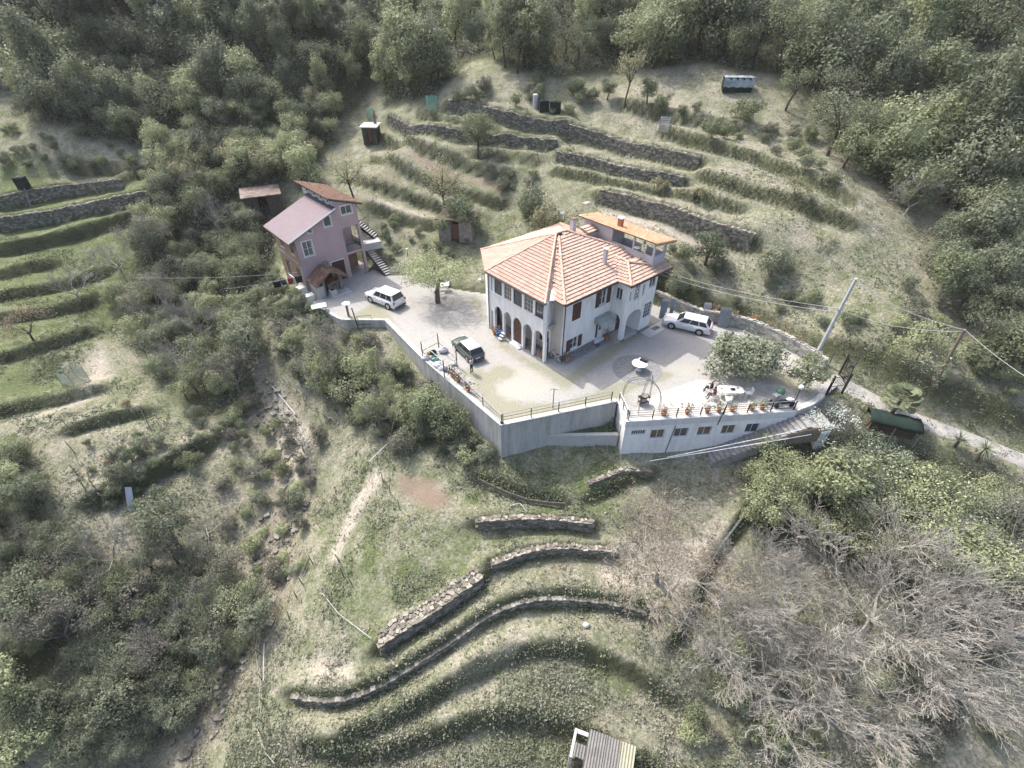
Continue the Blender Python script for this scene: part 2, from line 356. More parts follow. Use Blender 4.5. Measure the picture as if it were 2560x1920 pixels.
# terrace steps: pixel polyline (uphill to the left of travel), step height, half width
STEPS = [
 ([(1122,264),(1200,282),(1278,300),(1355,315),(1418,322)],1.9,2.4),
 ([(1056,288),(1115,300),(1180,313),(1240,322)],1.1,2.0),
 ([(974,300),(1048,322),(1122,334),(1239,345),(1320,352),(1388,360)],1.5,2.2),
 ([(1180,383),(1278,388),(1345,402)],1.1,1.8),
 ([(960,346),(1044,368),(1122,396),(1200,424),(1278,442)],1.4,1.9),
 ([(1425,332),(1511,350),(1589,374),(1666,394),(1745,412)],1.7,2.4),
 ([(1395,392),(1472,403),(1550,425),(1608,441),(1710,458)],1.4,2.2),
 ([(1390,432),(1480,447),(1600,470),(1720,492),(1850,520)],1.1,2.0),
 ([(1503,492),(1570,508),(1628,526),(1710,552),(1800,582),(1880,606)],1.8,2.6),
 ([(1650,330),(1750,362),(1900,395),(2010,440),(2120,500)],1.3,2.4),
 ([(1750,440),(1900,480),(2020,520),(2120,560)],1.2,2.4),
 ([(1560,262),(1700,300),(1850,320)],1.4,2.6),
 ([(930,395),(1000,425),(1090,462),(1180,492),(1260,510)],1.0,1.8),
 ([(900,455),(980,480),(1060,506),(1120,530)],1.0,1.8),
 ([(930,520),(1000,545),(1080,568)],1.2,1.8),
 ([(0,512),(80,490),(194,470),(303,456)],1.7,2.6),
 ([(0,562),(78,547),(194,524),(292,508),(372,497)],1.9,2.6),
 ([(0,625),(58,611),(117,601),(253,565),(352,547)],1.6,2.4),
 ([(320,442),(389,427),(450,402)],1.5,2.2),
 ([(170,415),(250,430),(330,425)],1.6,2.4),
 ([(0,688),(58,670),(125,658)],1.2,2.2),
 ([(0,745),(78,727),(156,714),(262,682)],1.2,2.2),
 ([(0,800),(78,792),(171,772),(226,750)],1.2,2.2),
 ([(0,896),(58,889),(136,862),(222,825)],1.1,2.4),
 ([(0,1030),(50,1021),(136,1003),(246,974)],1.0,2.4),
 ([(183,1075),(272,1050),(362,1030)],1.1,2.2),
 ([(230,1250),(350,1205),(430,1155),(515,1112)],1.6,2.4),
 ([(1196,1314),(1278,1308),(1355,1302),(1433,1303),(1478,1316)],1.0,1.5),
 ([(1232,1415),(1297,1385),(1355,1368),(1433,1363),(1540,1380)],.9,1.5),
 ([(955,1622),(1044,1562),(1122,1515),(1200,1455)],1.4,1.6),
 ([(735,1735),(830,1762),(920,1735),(1005,1680),(1122,1608),(1219,1530),(1316,1495),(1433,1490),(1560,1502),(1645,1535)],1.3,1.7),
 ([(880,1838),(1000,1790),(1122,1722),(1180,1677),(1278,1634),(1375,1614),(1472,1626),(1550,1657),(1630,1714),(1672,1745)],1.3,1.7),
 ([(770,1865),(870,1893),(985,1880),(1090,1835),(1180,1805),(1290,1790),(1400,1805),(1500,1850),(1600,1910)],1.3,1.8),
 ([(1690,1590),(1748,1500),(1765,1400),(1850,1312),(1893,1252),(1905,1175)],1.2,1.6),
 ([(1200,1195),(1290,1225),(1400,1248)],.8,1.4),
 ([(1480,1235),(1540,1205),(1620,1180)],.9,1.5),
]
STEPW = []
for pl, dz, w in STEPS:
    q = np.array([march(x, y, base) for x, y in pl])
    t = np.r_[0, np.cumsum(np.linalg.norm(np.diff(q[:, :2], axis=0), axis=1))]   # smooth densify
    s = np.linspace(0, t[-1], max(6, int(t[-1] / 1.2)))
    xy = np.c_[np.interp(s, t, q[:, 0]), np.interp(s, t, q[:, 1])]
    for _ in range(3): xy[1:-1] = (xy[:-2] + 2 * xy[1:-1] + xy[2:]) / 4
    STEPW.append((xy, dz, w))
def sdist(X, Y, xy):
    """signed distance (+ = left of travel), distance beyond the ends"""
    best = np.full(X.shape, 1e9); sg = np.zeros(X.shape); bey = np.zeros(X.shape); n = len(xy) - 1
    for i in range(n):
        a = xy[i]; d = xy[i + 1] - a; L = np.hypot(*d); d = d / L
        rx, ry = X - a[0], Y - a[1]; t = rx * d[0] + ry * d[1]; tc = np.clip(t, 0, L)
        dd = np.hypot(rx - tc * d[0], ry - tc * d[1]); m = dd < best
        best = np.where(m, dd, best); sg = np.where(m, d[0] * ry - d[1] * rx, sg)
        b = np.where((t < 0) & (i == 0), -t, 0) + np.where((t > L) & (i == n - 1), t - L, 0); bey = np.where(m, b, bey)
    return np.where(bey > 0, np.abs(sg), best) * np.sign(sg), bey
def vnoise(X, Y, s, seed=0):
    x = X / s; y = Y / s; xi = np.floor(x).astype(np.int64); yi = np.floor(y).astype(np.int64); fx = x - xi; fy = y - yi
    h = lambda a, b: (((a * 374761393 + b * 668265263 + seed * 144665) ^ ((a * 1274126177 + b * 97) >> 7)) * 1103515245 % 65521) / 65521.0
    ux = fx * fx * (3 - 2 * fx); uy = fy * fy * (3 - 2 * fy)
    return (h(xi, yi) * (1 - ux) + h(xi + 1, yi) * ux) * (1 - uy) + (h(xi, yi + 1) * (1 - ux) + h(xi + 1, yi + 1) * ux) * uy
# courtyard outline (level 0); first CF points are the front edge carried by retaining walls
BL = Frame((8.96, 28.1), 5.06)                     # low white building under the terrace
YARD_PX = [(961,801),(1060,902),(1252,1066),(1360,1044)]
YARD = [P(*p)[:2] for p in YARD_PX] + [np.array((8.6, 30.4)), BL.pt(0, 0, 0)[:2], BL.pt(13.9, 0, 0)[:2]] + [P(*p)[:2] for p in [(2035,1012),(2092,965),(2096,940),(2035,906),(1965,868),(1905,838),(1850,818),(1818,812),(1740,797),(1690,775),(1645,755)]] + \
       [np.array(p) for p in [(16.2,46.0),(13.0,48.5),(3.0,49.5),(-2.5,49.0)]] + [P(*p)[:2] for p in [(1120,720),(1040,690),(965,688),(935,672),(905,690)]] + [np.array(p) for p in [(-17.3,56.3),(-20,58.5),(-25.5,54)]] + [P(*p)[:2] for p in [(745,735),(800,770),(850,800)]]
CF = 6
YARDC = np.array(YARD)
def yard_d(X, Y):
    ins = inpoly(X, Y, YARD); de = np.full(np.shape(X), 1e9); df = np.full(np.shape(X), 1e9)
    for i in range(len(YARD)):
        a = YARDC[i]; b = YARDC[(i + 1) % len(YARD)]; d = b - a; L = np.hypot(*d); d = d / L
        t = np.clip((X - a[0]) * d[0] + (Y - a[1]) * d[1], 0, L); q = np.hypot(X - a[0] - t * d[0], Y - a[1] - t * d[1])
        de = np.minimum(de, q)
        if i < CF: df = np.minimum(df, q)
    return ins, de, df
def terrain(X, Y):
    h = base(X, Y)
    for xy, dz, w in STEPW:
        lo = xy.min(0) - w - 3; hi = xy.max(0) + w + 3
        m = (X > lo[0]) & (X < hi[0]) & (Y > lo[1]) & (Y < hi[1])
        if not m.any(): continue
        d, b = sdist(X[m], Y[m], xy)
        h[m] += dz * 1.05 / 2 * np.tanh(d / .22) * np.clip(1 - np.abs(d) / w, 0, 1) * np.clip(1 - b / 1.8, 0, 1)
    h += (vnoise(X, Y, 2.1, 1) - .5) * .22 + (vnoise(X, Y, .9, 2) - .5) * .14 + (vnoise(X, Y, 7.0, 3) - .5) * .5
    h = carve(X, Y, h)
    ins, de, df = yard_d(X, Y)
    back = (~ins) & (df > 2.2)
    k = np.clip(1 - de / 1.6, 0, 1); h = np.where(back, h * (1 - k) + np.minimum(h, .06) * k, h)
    h = np.where((~ins) & (df <= 2.2), np.minimum(h, -.5 - .0 * h), h)
    h = np.where(ins & (df > 1.0), np.minimum(h, -.3), h)
    h = np.where(ins & (df <= 1.0), np.minimum(h, -.9), h)
    return h
LANE3 = np.array([P(*q) for q in [(2085,948,0),(2140,975,-.25),(2200,1008,-.7),(2307,1055,-1.3),(2420,1094,-2.0),(2517,1133,-2.6),(2620,1172,-3.3),(2760,1225,-4.2)]])
_t = np.r_[0, np.cumsum(np.hypot(*np.diff(LANE3[:, :2], axis=0).T))]; _s = np.linspace(0, _t[-1], 60)
LANE3 = np.stack([np.interp(_s, _t, LANE3[:, k]) for k in range(3)], 1)
for _ in range(5): LANE3[1:-1] = (LANE3[:-2] + 2 * LANE3[1:-1] + LANE3[2:]) / 4
def carve(X, Y, h):
    d = np.full(X.shape, 1e9); z = np.zeros(X.shape)
    for q in LANE3:
        e = np.hypot(X - q[0], Y - q[1]); m = e < d; d = np.where(m, e, d); z = np.where(m, q[2], z)
    k = np.clip((3.8 - d) / 2.0, 0, 1); return h * (1 - k) + (z - .08) * k
def axis(parts):
    o = []
    for a, b, s in parts: o += list(np.arange(a, b, s))
    return np.array(o)
GX = axis([(-130, -70, 1.2), (-70, -32, .6), (-32, 34, .36), (34, 70, .6), (70, 131, 1.2)])
GY = axis([(-6, 6, .8), (6, 34, .3), (34, 66, .42), (66, 100, .7), (100, 152, 1.5)])
GXX, GYY = np.meshgrid(GX, GY)
GZ = terrain(GXX, GYY)
def H(X, Y):
    X = np.asarray(X, float); Y = np.asarray(Y, float)
    i = np.clip(np.searchsorted(GX, X) - 1, 0, len(GX) - 2); j = np.clip(np.searchsorted(GY, Y) - 1, 0, len(GY) - 2)
    fx = np.clip((X - GX[i]) / (GX[i + 1] - GX[i]), 0, 1); fy = np.clip((Y - GY[j]) / (GY[j + 1] - GY[j]), 0, 1)
    return (GZ[j, i] * (1 - fx) + GZ[j, i + 1] * fx) * (1 - fy) + (GZ[j + 1, i] * (1 - fx) + GZ[j + 1, i + 1] * fx) * fy
def HY(X, Y):
    X = np.asarray(X, float); Y = np.asarray(Y, float); return np.where(inpoly(X, Y, YARD), 0.0, H(X, Y))
def G(px, py): return march(px, py, HY, n=1500)          # pixel -> point on the ground
def gz(x, y): return float(HY(np.array([x]), np.array([y]))[0])
def GP(pts): return [G(*p)[:2] for p in pts]

# ---- what covers the ground where
GREEN = [(100,520,1.1),(250,560,1.1),(100,620,1.1),(100,720,1.1),(200,750,1.0),(60,830,1.0),(100,960,1.0),(300,480,1.0),(40,480,1.0),(230,940,.35),(100,1060,.45),(270,1120,.15),(300,1300,.3),(400,1000,.7),(1000,330,.5),(1200,360,.6),(1300,345,.55),(1350,470,.55),(1500,420,.4),(1650,420,.35),(1800,480,.3),(1700,540,.2),(1900,400,.4),(2100,480,.35),(2200,620,.35),(1450,250,.45),(1750,300,.4),(2000,330,.4),(2000,620,.3),(1700,600,.3),(1900,720,.4),(2300,900,.5),(1050,500,.5),(950,560,.45),(1150,590,.5),(1250,1200,.75),(1450,1220,.75),(1400,1270,.8),(1300,1340,.45),(1100,1300,.55),(950,1350,.7),(900,1450,.75),(1000,1480,.75),(1400,1440,.6),(1250,1560,.3),(1400,1580,.35),(1650,1400,.1),(1600,1460,.1),(1300,1700,.42),(1500,1700,.5),(1200,1850,.4),(800,1650,.4),(720,1600,.3),(700,1800,.45),(900,1800,.45),(1700,1750,.2),(1800,1850,.35),(2300,1700,.2),(700,1100,.25),(850,1000,.35),(600,1050,.3),(150,330,.35),(40,300,.6),(300,400,.3),(2400,600,.25),(1000,1020,.4),(1300,250,.25),(1600,250,.2),(500,200,.1),(2000,150,.1),(700,1450,.2)]
gp = np.array([[*G(a, b)[:2], v] for a, b, v in GREEN])
def greenf(X, Y):
    num = np.zeros(X.shape); den = np.zeros(X.shape)
    for x, y, v in gp:
        w = 1 / (((X - x) ** 2 + (Y - y) ** 2) ** 1.5 + 2.0); num += w * v; den += w
    return num / den
SOIL = [GP(q) for q in [[(947,365),(1017,373),(1122,424),(1262,463),(1262,482),(1192,463),(1064,432),(959,381)],[(928,424),(998,443),(1005,459),(939,447)],[(1212,416),(1274,424),(1274,435),(1216,432)],[(985,1180),(1090,1200),(1150,1260),(1080,1280),(1000,1240)],[(1340,1465),(1430,1385),(1440,1400),(1360,1480)]]]
PALE = [GP(q) for q in [[(900,482),(1068,537),(1068,552),(897,498)],[(935,1165),(975,1180),(915,1270),(870,1350),(850,1430),(815,1400),(845,1330),(885,1240)],[(750,1660),(830,1625),(890,1665),(880,1715),(790,1705)],[(1500,520),(1600,545),(1880,640),(1870,650),(1590,565),(1500,535)],[(1100,1700),(1310,1590),(1330,1600),(1150,1710)],[(1130,1620),(1220,1540),(1235,1550),(1140,1640)],[(210,900),(270,850),(280,930),(230,1000),(60,1060),(60,1045),(210,985)],[(1520,1350),(1830,1340),(1740,1480),(1490,1470)],[(395,480),(420,470),(380,590),(350,600)],[(648,700),(660,700),(668,960),(655,960)],[(680,950),(740,1020),(800,1090),(760,1180),(720,1250),(690,1120)]]]
WOOD_PX = [[(0,5),(560,5),(660,120),(640,330),(480,380),(330,360),(200,330),(100,300),(60,190),(0,180)],[(560,5),(960,5),(955,200),(840,300),(840,350),(780,420),(680,470),(680,680),(620,760),(640,900),(560,1060),(450,1000),(300,760),(390,480),(480,340),(660,190)],[(960,5),(2050,5),(2080,250),(1940,190),(1780,160),(1640,165),(1480,190),(1330,190),(1180,150),(1090,240),(960,260)],[(2050,5),(2558,5),(2558,560),(2480,520),(2340,460),(2200,460),(2120,400),(2060,300)],[(2,1110),(80,1130),(140,1330),(330,1440),(560,1390),(680,1500),(660,1620),(540,1760),(420,1870),(2,1800)],[(1900,1130),(2120,1080),(2300,1110),(2440,1180),(2558,1330),(2558,1560),(2300,1500),(2060,1370),(1880,1340),(1850,1230)],[(700,820),(1040,960),(1160,1110),(1000,1130),(780,970),(690,880)]]
STREAM = np.array(GP([(612,915),(660,990),(715,1080),(735,1180),(715,1300),(690,1420),(660,1520),(610,1620),(555,1750),(490,1850),(430,1920)]))
gr = greenf(GXX, GYY)
gyx = np.gradient(GZ, GY, axis=0); gxx = np.gradient(GZ, GX, axis=1); slope = np.hypot(gyx, gxx)
GB = base(GXX, GYY); sbase = np.hypot(np.gradient(GB, GY, axis=0), np.gradient(GB, GX, axis=1)); brush = np.clip((slope - sbase - .25) / .6, 0, 1)
for i, (xy, dz, w) in enumerate(STEPW):      # the steep face of every terrace is rough growth
    lo = xy.min(0) - 3; hi = xy.max(0) + 3; m = (GXX > lo[0]) & (GXX < hi[0]) & (GYY > lo[1]) & (GYY < hi[1])
    d, bb = sdist(GXX[m], GYY[m], xy); wob = (vnoise(GXX[m], GYY[m], 1.4, 8) - .5) * .5
    brush[m] = np.maximum(brush[m], np.clip((.5 - np.abs(d + .1 + wob * 1.2)) / .2, 0, 1) * np.clip(1.2 - bb, 0, 1))
def inset(polys, X, Y):
    m = np.zeros(X.shape)
    for q in polys: m = np.maximum(m, inpoly(X, Y, q))
    return m
def blur(a):
    b = a.copy()
    for _ in range(2):
        b[1:-1, 1:-1] = (b[1:-1, 1:-1] * 2 + b[:-2, 1:-1] + b[2:, 1:-1] + b[1:-1, :-2] + b[1:-1, 2:]) / 6
    return b
soil = blur(inset(SOIL, GXX, GYY)); pale = blur(inset(PALE, GXX, GYY))
sd, sb = sdist(GXX, GYY, STREAM); rock = np.clip(1.3 - np.abs(sd) / 1.6, 0, 1) * (sb < 1)
WOODS = [GP(q) for q in WOOD_PX]; wood = blur(blur(inset(WOODS, GXX, GYY))); wood = np.maximum(wood, (GYY > 100) * 1.0); brush = np.maximum(brush, wood)
soil = np.maximum(soil, np.clip(1.6 - np.abs(sd) / 2.4, 0, 1) * (sb < 2) * .55)
attr = np.stack([gr, soil, np.maximum(pale, rock * .2), brush], -1)

gm = bpy.data.materials.new('ground'); gm.use_nodes = True; n, l = nt(gm); b = n['Principled BSDF']
at = n.new('ShaderNodeAttribute'); at.attribute_name = 'cover'; sp = n.new('ShaderNodeSeparateColor'); l.new(at.outputs['Color'], sp.inputs[0])
v = wpos(n); nf = noise(n, l, 5.0, 6, .75, v); nm = noise(n, l, .8, 6, .7, v); nb = noise(n, l, .17, 4, .6, v)
straw = ramp(n, l, nf, [(.115,.107,.082),(.27,.255,.20),(.43,.41,.335)], [.3,.5,.7])
grass = ramp(n, l, nf, [(.046,.06,.028),(.105,.13,.058),(.20,.22,.115)], [.3,.52,.72])
gsum = mathn(n, l, 'ADD', sp.outputs[0], mathn(n, l, 'ADD', mathn(n, l, 'MULTIPLY', mathn(n, l, 'SUBTRACT', nm, .5), 2.6), mathn(n, l, 'MULTIPLY', mathn(n, l, 'SUBTRACT', nb, .5), 1.2)), True)
c = mixc(n, l, gsum, straw, grass)
scrub = ramp(n, l, nm, [(.03,.033,.018),(.062,.07,.034),(.13,.13,.075)], [.3,.52,.78])
c = mixc(n, l, mathn(n, l, 'MULTIPLY', at.outputs['Alpha'], .9, True), c, scrub)
c = mixc(n, l, mathn(n, l, 'MULTIPLY', mathn(n, l, 'ADD', sp.outputs[1], mathn(n, l, 'MULTIPLY', mathn(n, l, 'SUBTRACT', nm, .5), .8)), sp.outputs[1], True), c, ramp(n, l, nf, [(.17,.13,.10),(.28,.23,.17)]))
pf = mathn(n, l, 'MULTIPLY', mathn(n, l, 'ADD', sp.outputs[2], mathn(n, l, 'MULTIPLY', mathn(n, l, 'SUBTRACT', nm, .45), 1.6)), sp.outputs[2], True)
c = mixc(n, l, pf, c, ramp(n, l, nf, [(.2,.18,.14),(.36,.33,.27),(.48,.45,.39)], [.3,.5,.7]))
l.new(c, b.inputs['Base Color']); b.inputs['Roughness'].default_value = .95; b.inputs['Specular IOR Level'].default_value = .1
bp = n.new('ShaderNodeBump'); bp.inputs['Strength'].default_value = .9; bp.inputs['Distance'].default_value = .12
l.new(mathn(n, l, 'ADD', nf, nm), bp.inputs['Height']); l.new(bp.outputs[0], b.inputs['Normal'])
ny, nx = GXX.shape
idx = np.arange(ny * nx).reshape(ny, nx)
fq = np.stack([idx[:-1, :-1], idx[:-1, 1:], idx[1:, 1:], idx[1:, :-1]], -1).reshape(-1, 4)
ground = quadmesh('ground', np.stack([GXX, GYY, GZ], -1).reshape(-1, 3), fq, gm)
ca = ground.data.attributes.new('cover', 'FLOAT_COLOR', 'POINT'); ca.data.foreach_set('color', attr.astype(np.float32).ravel())
ground.data.polygons.foreach_set('use_smooth', [True] * len(ground.data.polygons)); tag(ground, kind='structure')

# ---- courtyard sheet (gravel, worn grass, paving)
cx = np.arange(YARDC[:, 0].min(), YARDC[:, 0].max(), .3); cy = np.arange(YARDC[:, 1].min(), YARDC[:, 1].max(), .3)
CX, CY = np.meshgrid(cx, cy); ins, de, df = yard_d(CX, CY)
GRASSY = [[P(*p)[:2] for p in q] for q in [[(1175,965),(1210,930),(1260,1000),(1400,1010),(1520,965),(1585,940),(1560,1000),(1545,1010),(1360,1050),(1253,1070)],[(850,800),(945,752),(985,800),(1010,850),(960,830)],[(1255,842),(1290,880),(1400,930),(1440,960),(1420,985),(1360,940),(1260,880),(1235,850)],[(1420,935),(1560,830),(1640,800),(1650,815),(1560,870),(1500,920),(1440,960)],[(1170,735),(1200,740),(1230,830),(1265,850),(1235,840),(1200,790)],[(1560,985),(1640,960),(1700,940),(1640,915),(1600,930)],[(1930,905),(2060,985),(2040,990),(1900,950)],[(1130,930),(1185,950),(1215,930),(1180,915)],[(1180,960),(1250,905),(1300,930),(1250,960)]]]
PAVED = [[P(*p)[:2] for p in q] for q in [[(1566,1040),(1620,995),(1740,950),(1800,945),(1960,965),(2000,1000),(1989,1030)]]]
STRAWY = [[P(*p)[:2] for p in q] for q in [[(1190,950),(1250,905),(1380,930),(1400,975),(1290,1000),(1230,985)],[(1930,860),(2060,930),(2095,965),(2000,960),(1930,905)],[(740,740),(850,780),(820,760)],[(1700,900),(1760,930),(1620,960),(1600,945)]]]
def blur2(a, k):
    for _ in range(k):
        p = np.pad(a, 1, mode='edge'); a = (p[1:-1, 1:-1] * 2 + p[:-2, 1:-1] + p[2:, 1:-1] + p[1:-1, :-2] + p[1:-1, 2:]) / 6
    return a
ya = np.stack([blur2(inset(GRASSY, CX, CY), 6), blur2(inset(STRAWY, CX, CY), 8), inset(PAVED, CX, CY), np.ones(CX.shape)], -1)
ym = bpy.data.materials.new('courtyard'); ym.use_nodes = True; n, l = nt(ym); b = n['Principled BSDF']
at = n.new('ShaderNodeAttribute'); at.attribute_name = 'cover'; sp = n.new('ShaderNodeSeparateColor'); l.new(at.outputs['Color'], sp.inputs[0])
v = wpos(n); nf = noise(n, l, 9.0, 6, .8, v); nm = noise(n, l, 1.6, 8, .8, v); nb = noise(n, l, .3, 4, .6, v)
grav = ramp(n, l, nf, [(.17,.168,.162),(.31,.305,.295),(.45,.44,.425)], [.3,.5,.7])
grav = mixc(n, l, ramp(n, l, nm, [(0,0,0),(.7,.7,.7)], [.48,.7]), grav, (.25,.235,.19))
strw = ramp(n, l, nf, [(.21,.205,.18),(.33,.32,.285),(.43,.42,.39)], [.3,.5,.7])
grs = ramp(n, l, nf, [(.13,.135,.095),(.235,.232,.175),(.345,.34,.275)], [.3,.5,.72])
pav = ramp(n, l, nm, [(.3,.29,.27),(.41,.40,.37),(.5,.49,.46)], [.3,.5,.7])
def soft(s, k=1.6): return mathn(n, l, 'MULTIPLY', mathn(n, l, 'ADD', s, mathn(n, l, 'MULTIPLY', mathn(n, l, 'SUBTRACT', nm, .5), k * 1.5)), mathn(n, l, 'MULTIPLY', s, 1.6), True)
c = mixc(n, l, soft(sp.outputs[1]), grav, strw); c = mixc(n, l, soft(sp.outputs[0], 2.2), c, grs); c = mixc(n, l, sp.outputs[2], c, pav)
l.new(c, b.inputs['Base Color']); b.inputs['Roughness'].default_value = .95; b.inputs['Specular IOR Level'].default_value = .1
bp = n.new('ShaderNodeBump'); bp.inputs['Strength'].default_value = .5; bp.inputs['Distance'].default_value = .04
l.new(nf, bp.inputs['Height']); l.new(bp.outputs[0], b.inputs['Normal'])
keep = ins | (de < .12); nyy, nxx = CX.shape; ix = np.arange(nyy * nxx).reshape(nyy, nxx)
kq = keep[:-1, :-1] & keep[:-1, 1:] & keep[1:, 1:] & keep[1:, :-1]
fq = np.stack([ix[:-1, :-1], ix[:-1, 1:], ix[1:, 1:], ix[1:, :-1]], -1)[kq]
yz = (vnoise(CX, CY, 1.3, 5) - .5) * .02 * (df > .6)
yard = quadmesh('courtyard', np.stack([CX, CY, yz], -1).reshape(-1, 3), fq, ym)
ca = yard.data.attributes.new('cover', 'FLOAT_COLOR', 'POINT'); ca.data.foreach_set('color', ya.astype(np.float32).ravel()); tag(yard, kind='structure')

# ---- lane leading out of the gate and down to the right
def ribbon(name, pts, w, m, lift=.05, kind='structure', n=60):
    q = np.array(pts); t = np.r_[0, np.cumsum(np.hypot(*np.diff(q[:, :2], axis=0).T))]; s = np.linspace(0, t[-1], n)
    xy = np.c_[np.interp(s, t, q[:, 0]), np.interp(s, t, q[:, 1])]
    for _ in range(4): xy[1:-1] = (xy[:-2] + 2 * xy[1:-1] + xy[2:]) / 4
    d = np.gradient(xy, axis=0); d /= np.hypot(*d.T)[:, None]; nn = np.c_[-d[:, 1], d[:, 0]]
    K = np.linspace(-1, 1, 7); ww = w / 2
    XY = xy[:, None, :] + nn[:, None, :] * (K[None, :, None] * ww)
    Z = np.repeat(np.interp(s, t, q[:, 2])[:, None], 7, 1) + lift
    Z[:, 0] -= .3; Z[:, -1] -= .3
    I = np.arange(n * 7).reshape(n, 7); F = np.stack([I[:-1, :-1], I[:-1, 1:], I[1:, 1:], I[1:, :-1]], -1).reshape(-1, 4)
    o = quadmesh(name, np.dstack([XY, Z]).reshape(-1, 3), F, m); o['kind'] = kind; return o
m_road = pm('lane_concrete', [(.2,.195,.175),(.33,.32,.3),(.43,.42,.395)], 1.2, .95, .3, fine=.4)
rp = [q[:2] for q in LANE3]; lane = ribbon('lane', LANE3, 2.5, m_road, .03)
# ------------------------------------------------------------------ materials for buildings
m_white = pm('white_render', [(.50,.49,.465),(.72,.715,.70),(.78,.78,.765)], 1.3, .9, .08, fine=.25, stretch=(1.5, 1.5, .4))
m_cream = pm('cream_render', [(.52,.47,.41),(.64,.59,.52)], .9, .9, .08, fine=.3)
m_trim = pm('white_trim', (.74,.74,.72), 2, .6)
m_frame = pm('pale_frame', (.55,.55,.53), 3, .6)
m_brown = pm('brown_shutter', [(.07,.035,.025),(.12,.06,.045)], 6, .6)
m_tile = pm('terracotta_tile', [(.36,.235,.18),(.455,.315,.248),(.485,.358,.293),(.555,.46,.395)], 1.6, .85, .1, rnd=.45)
m_tileor = pm('orange_tile', [(.44,.23,.13),(.56,.33,.20),(.62,.44,.32)], 1.6, .85, .1, rnd=.5)
m_tileold = pm('old_brown_tile', [(.09,.055,.042),(.18,.105,.075),(.27,.19,.14)], 2.2, .9, .1, rnd=.55)
m_under = pm('roof_underside', [(.14,.09,.07),(.22,.16,.12)], 3, .9)
m_pink_slab = pm('pink_mortar', [(.50,.34,.27),(.60,.45,.38)], 2, .9)
m_glass = glassm('dark_glass', (.09,.10,.115))
m_glassw = glassm('warm_glass', (.17,.135,.10), .2)
m_pipe = pm('dark_metal', (.07,.07,.075), 8, .5, metal=.3)
m_iron = pm('black_iron', (.035,.035,.04), 8, .5, metal=.4)
m_galv = pm('galvanised_steel', [(.33,.35,.37),(.48,.50,.52)], 5, .45, metal=.6)
m_plinth = pm('grey_stone_plinth', [(.11,.11,.11),(.2,.2,.2),(.3,.3,.29)], 4, .9, .4)
m_conc = pm('grey_concrete', [(.30,.30,.285),(.42,.42,.40),(.50,.50,.47)], .8, .92, .2, fine=.4)
m_concd = pm('stained_concrete', [(.16,.16,.14),(.40,.40,.38),(.56,.555,.53)], 1.1, .95, .25, fine=.3, stretch=(1.6, 1.6, .22))
m_terra = pm('terracotta_pot', [(.36,.15,.08),(.48,.22,.12)], 6, .8)
m_wood = pm('weathered_wood', [(.13,.11,.09),(.25,.21,.17)], 3, .9, .2, stretch=(1, 1, 6))
m_dboard = pm('dark_boards', [(.03,.027,.023),(.085,.075,.065)], 3, .9, .2)
m_clearroof = glassm('grey_plastic_sheet', (.34,.37,.34), .3)
m_lilac = pm('lilac_grey_render', [(.42,.40,.42),(.53,.51,.53)], 1, .9)
m_black = pm('black_plastic', (.02,.02,.022), 5, .5)

# ------------------------------------------------------------------ white house
W = Frame((4.55, 36.3), 40.5)
hs = thing('white_house', 'large white house with salmon tiled hip roof, glazed gallery over an arcade', 'house', W.pt(0, 0, 0))
EZ = 6.1
fB = W.front(0); fA = W.left(-1.48); fS = W.left(0); fPf = W.front(-1.6)
fPs = lambda a, b, c: W.pt(6.2 - c, -a, b)
fR = lambda a, b, c: W.pt(10.62 + c, a, b)
pn = unit([-.4, 1.0]);
def fV(a, b, c):   # angled return between gallery and side wall
    p0 = np.array([-1.48, .9]); p1 = np.array([0, 1.55]); d = unit(p1 - p0); nn = np.array([d[1], -d[0]]); q = p0 + d * a + nn * c
    return W.pt(q[0], q[1], b)
LV = math.hypot(1.48, .65)
# facade B (towards the patio)
B1 = (.92,1.9,3.8,5.4); B2 = (4.38,5.32,3.98,5.52); BL1 = (.95,1.92,.68,1.9); BD = (4.36,5.4,.3,2.3)
w = MB(); wallgrid(w, fB, 0, 6.2, .45, EZ - .1, [B1, B2, BL1, BD]); w.bf(fB, 6.2, 10.6, .3, EZ - .1, -.28, 0); w.build('facade', m_white, hs)
p = MB(); p.bf(fB, -.02, 4.3, -.1, .45, -.3, .05); p.bf(fB, 5.45, 6.2, -.1, .45, -.3, .05); p.build('plinth', m_plinth, hs)
# side wall piece + veranda return
w = MB(); w.bf(fS, .28, 1.55, -.1, EZ - .1, -.28, 0); w.build('side_wall', m_cream, hs)
RW = (.25, .85, 4.2, 5.75)
w = MB(); wallgrid(w, fV, 0, LV, 3.0, EZ - .1, [RW], .2); w.build('gallery_return', m_white, hs)
window(hs, fV, *RW, m_frame, m_glass, 0, 3, .06)
a_ = MB(); archplate(a_, fV, .2, LV - .1, 2.1, 2.85, 3.0, -.2, 0); a_.bf(fV, LV - .1, LV, -.1, 3.0, -.2, 0); a_.bf(fV, 0.03, .2, 2.1, 3.0, -.2, -.002); a_.build('return_arch', m_white, hs)
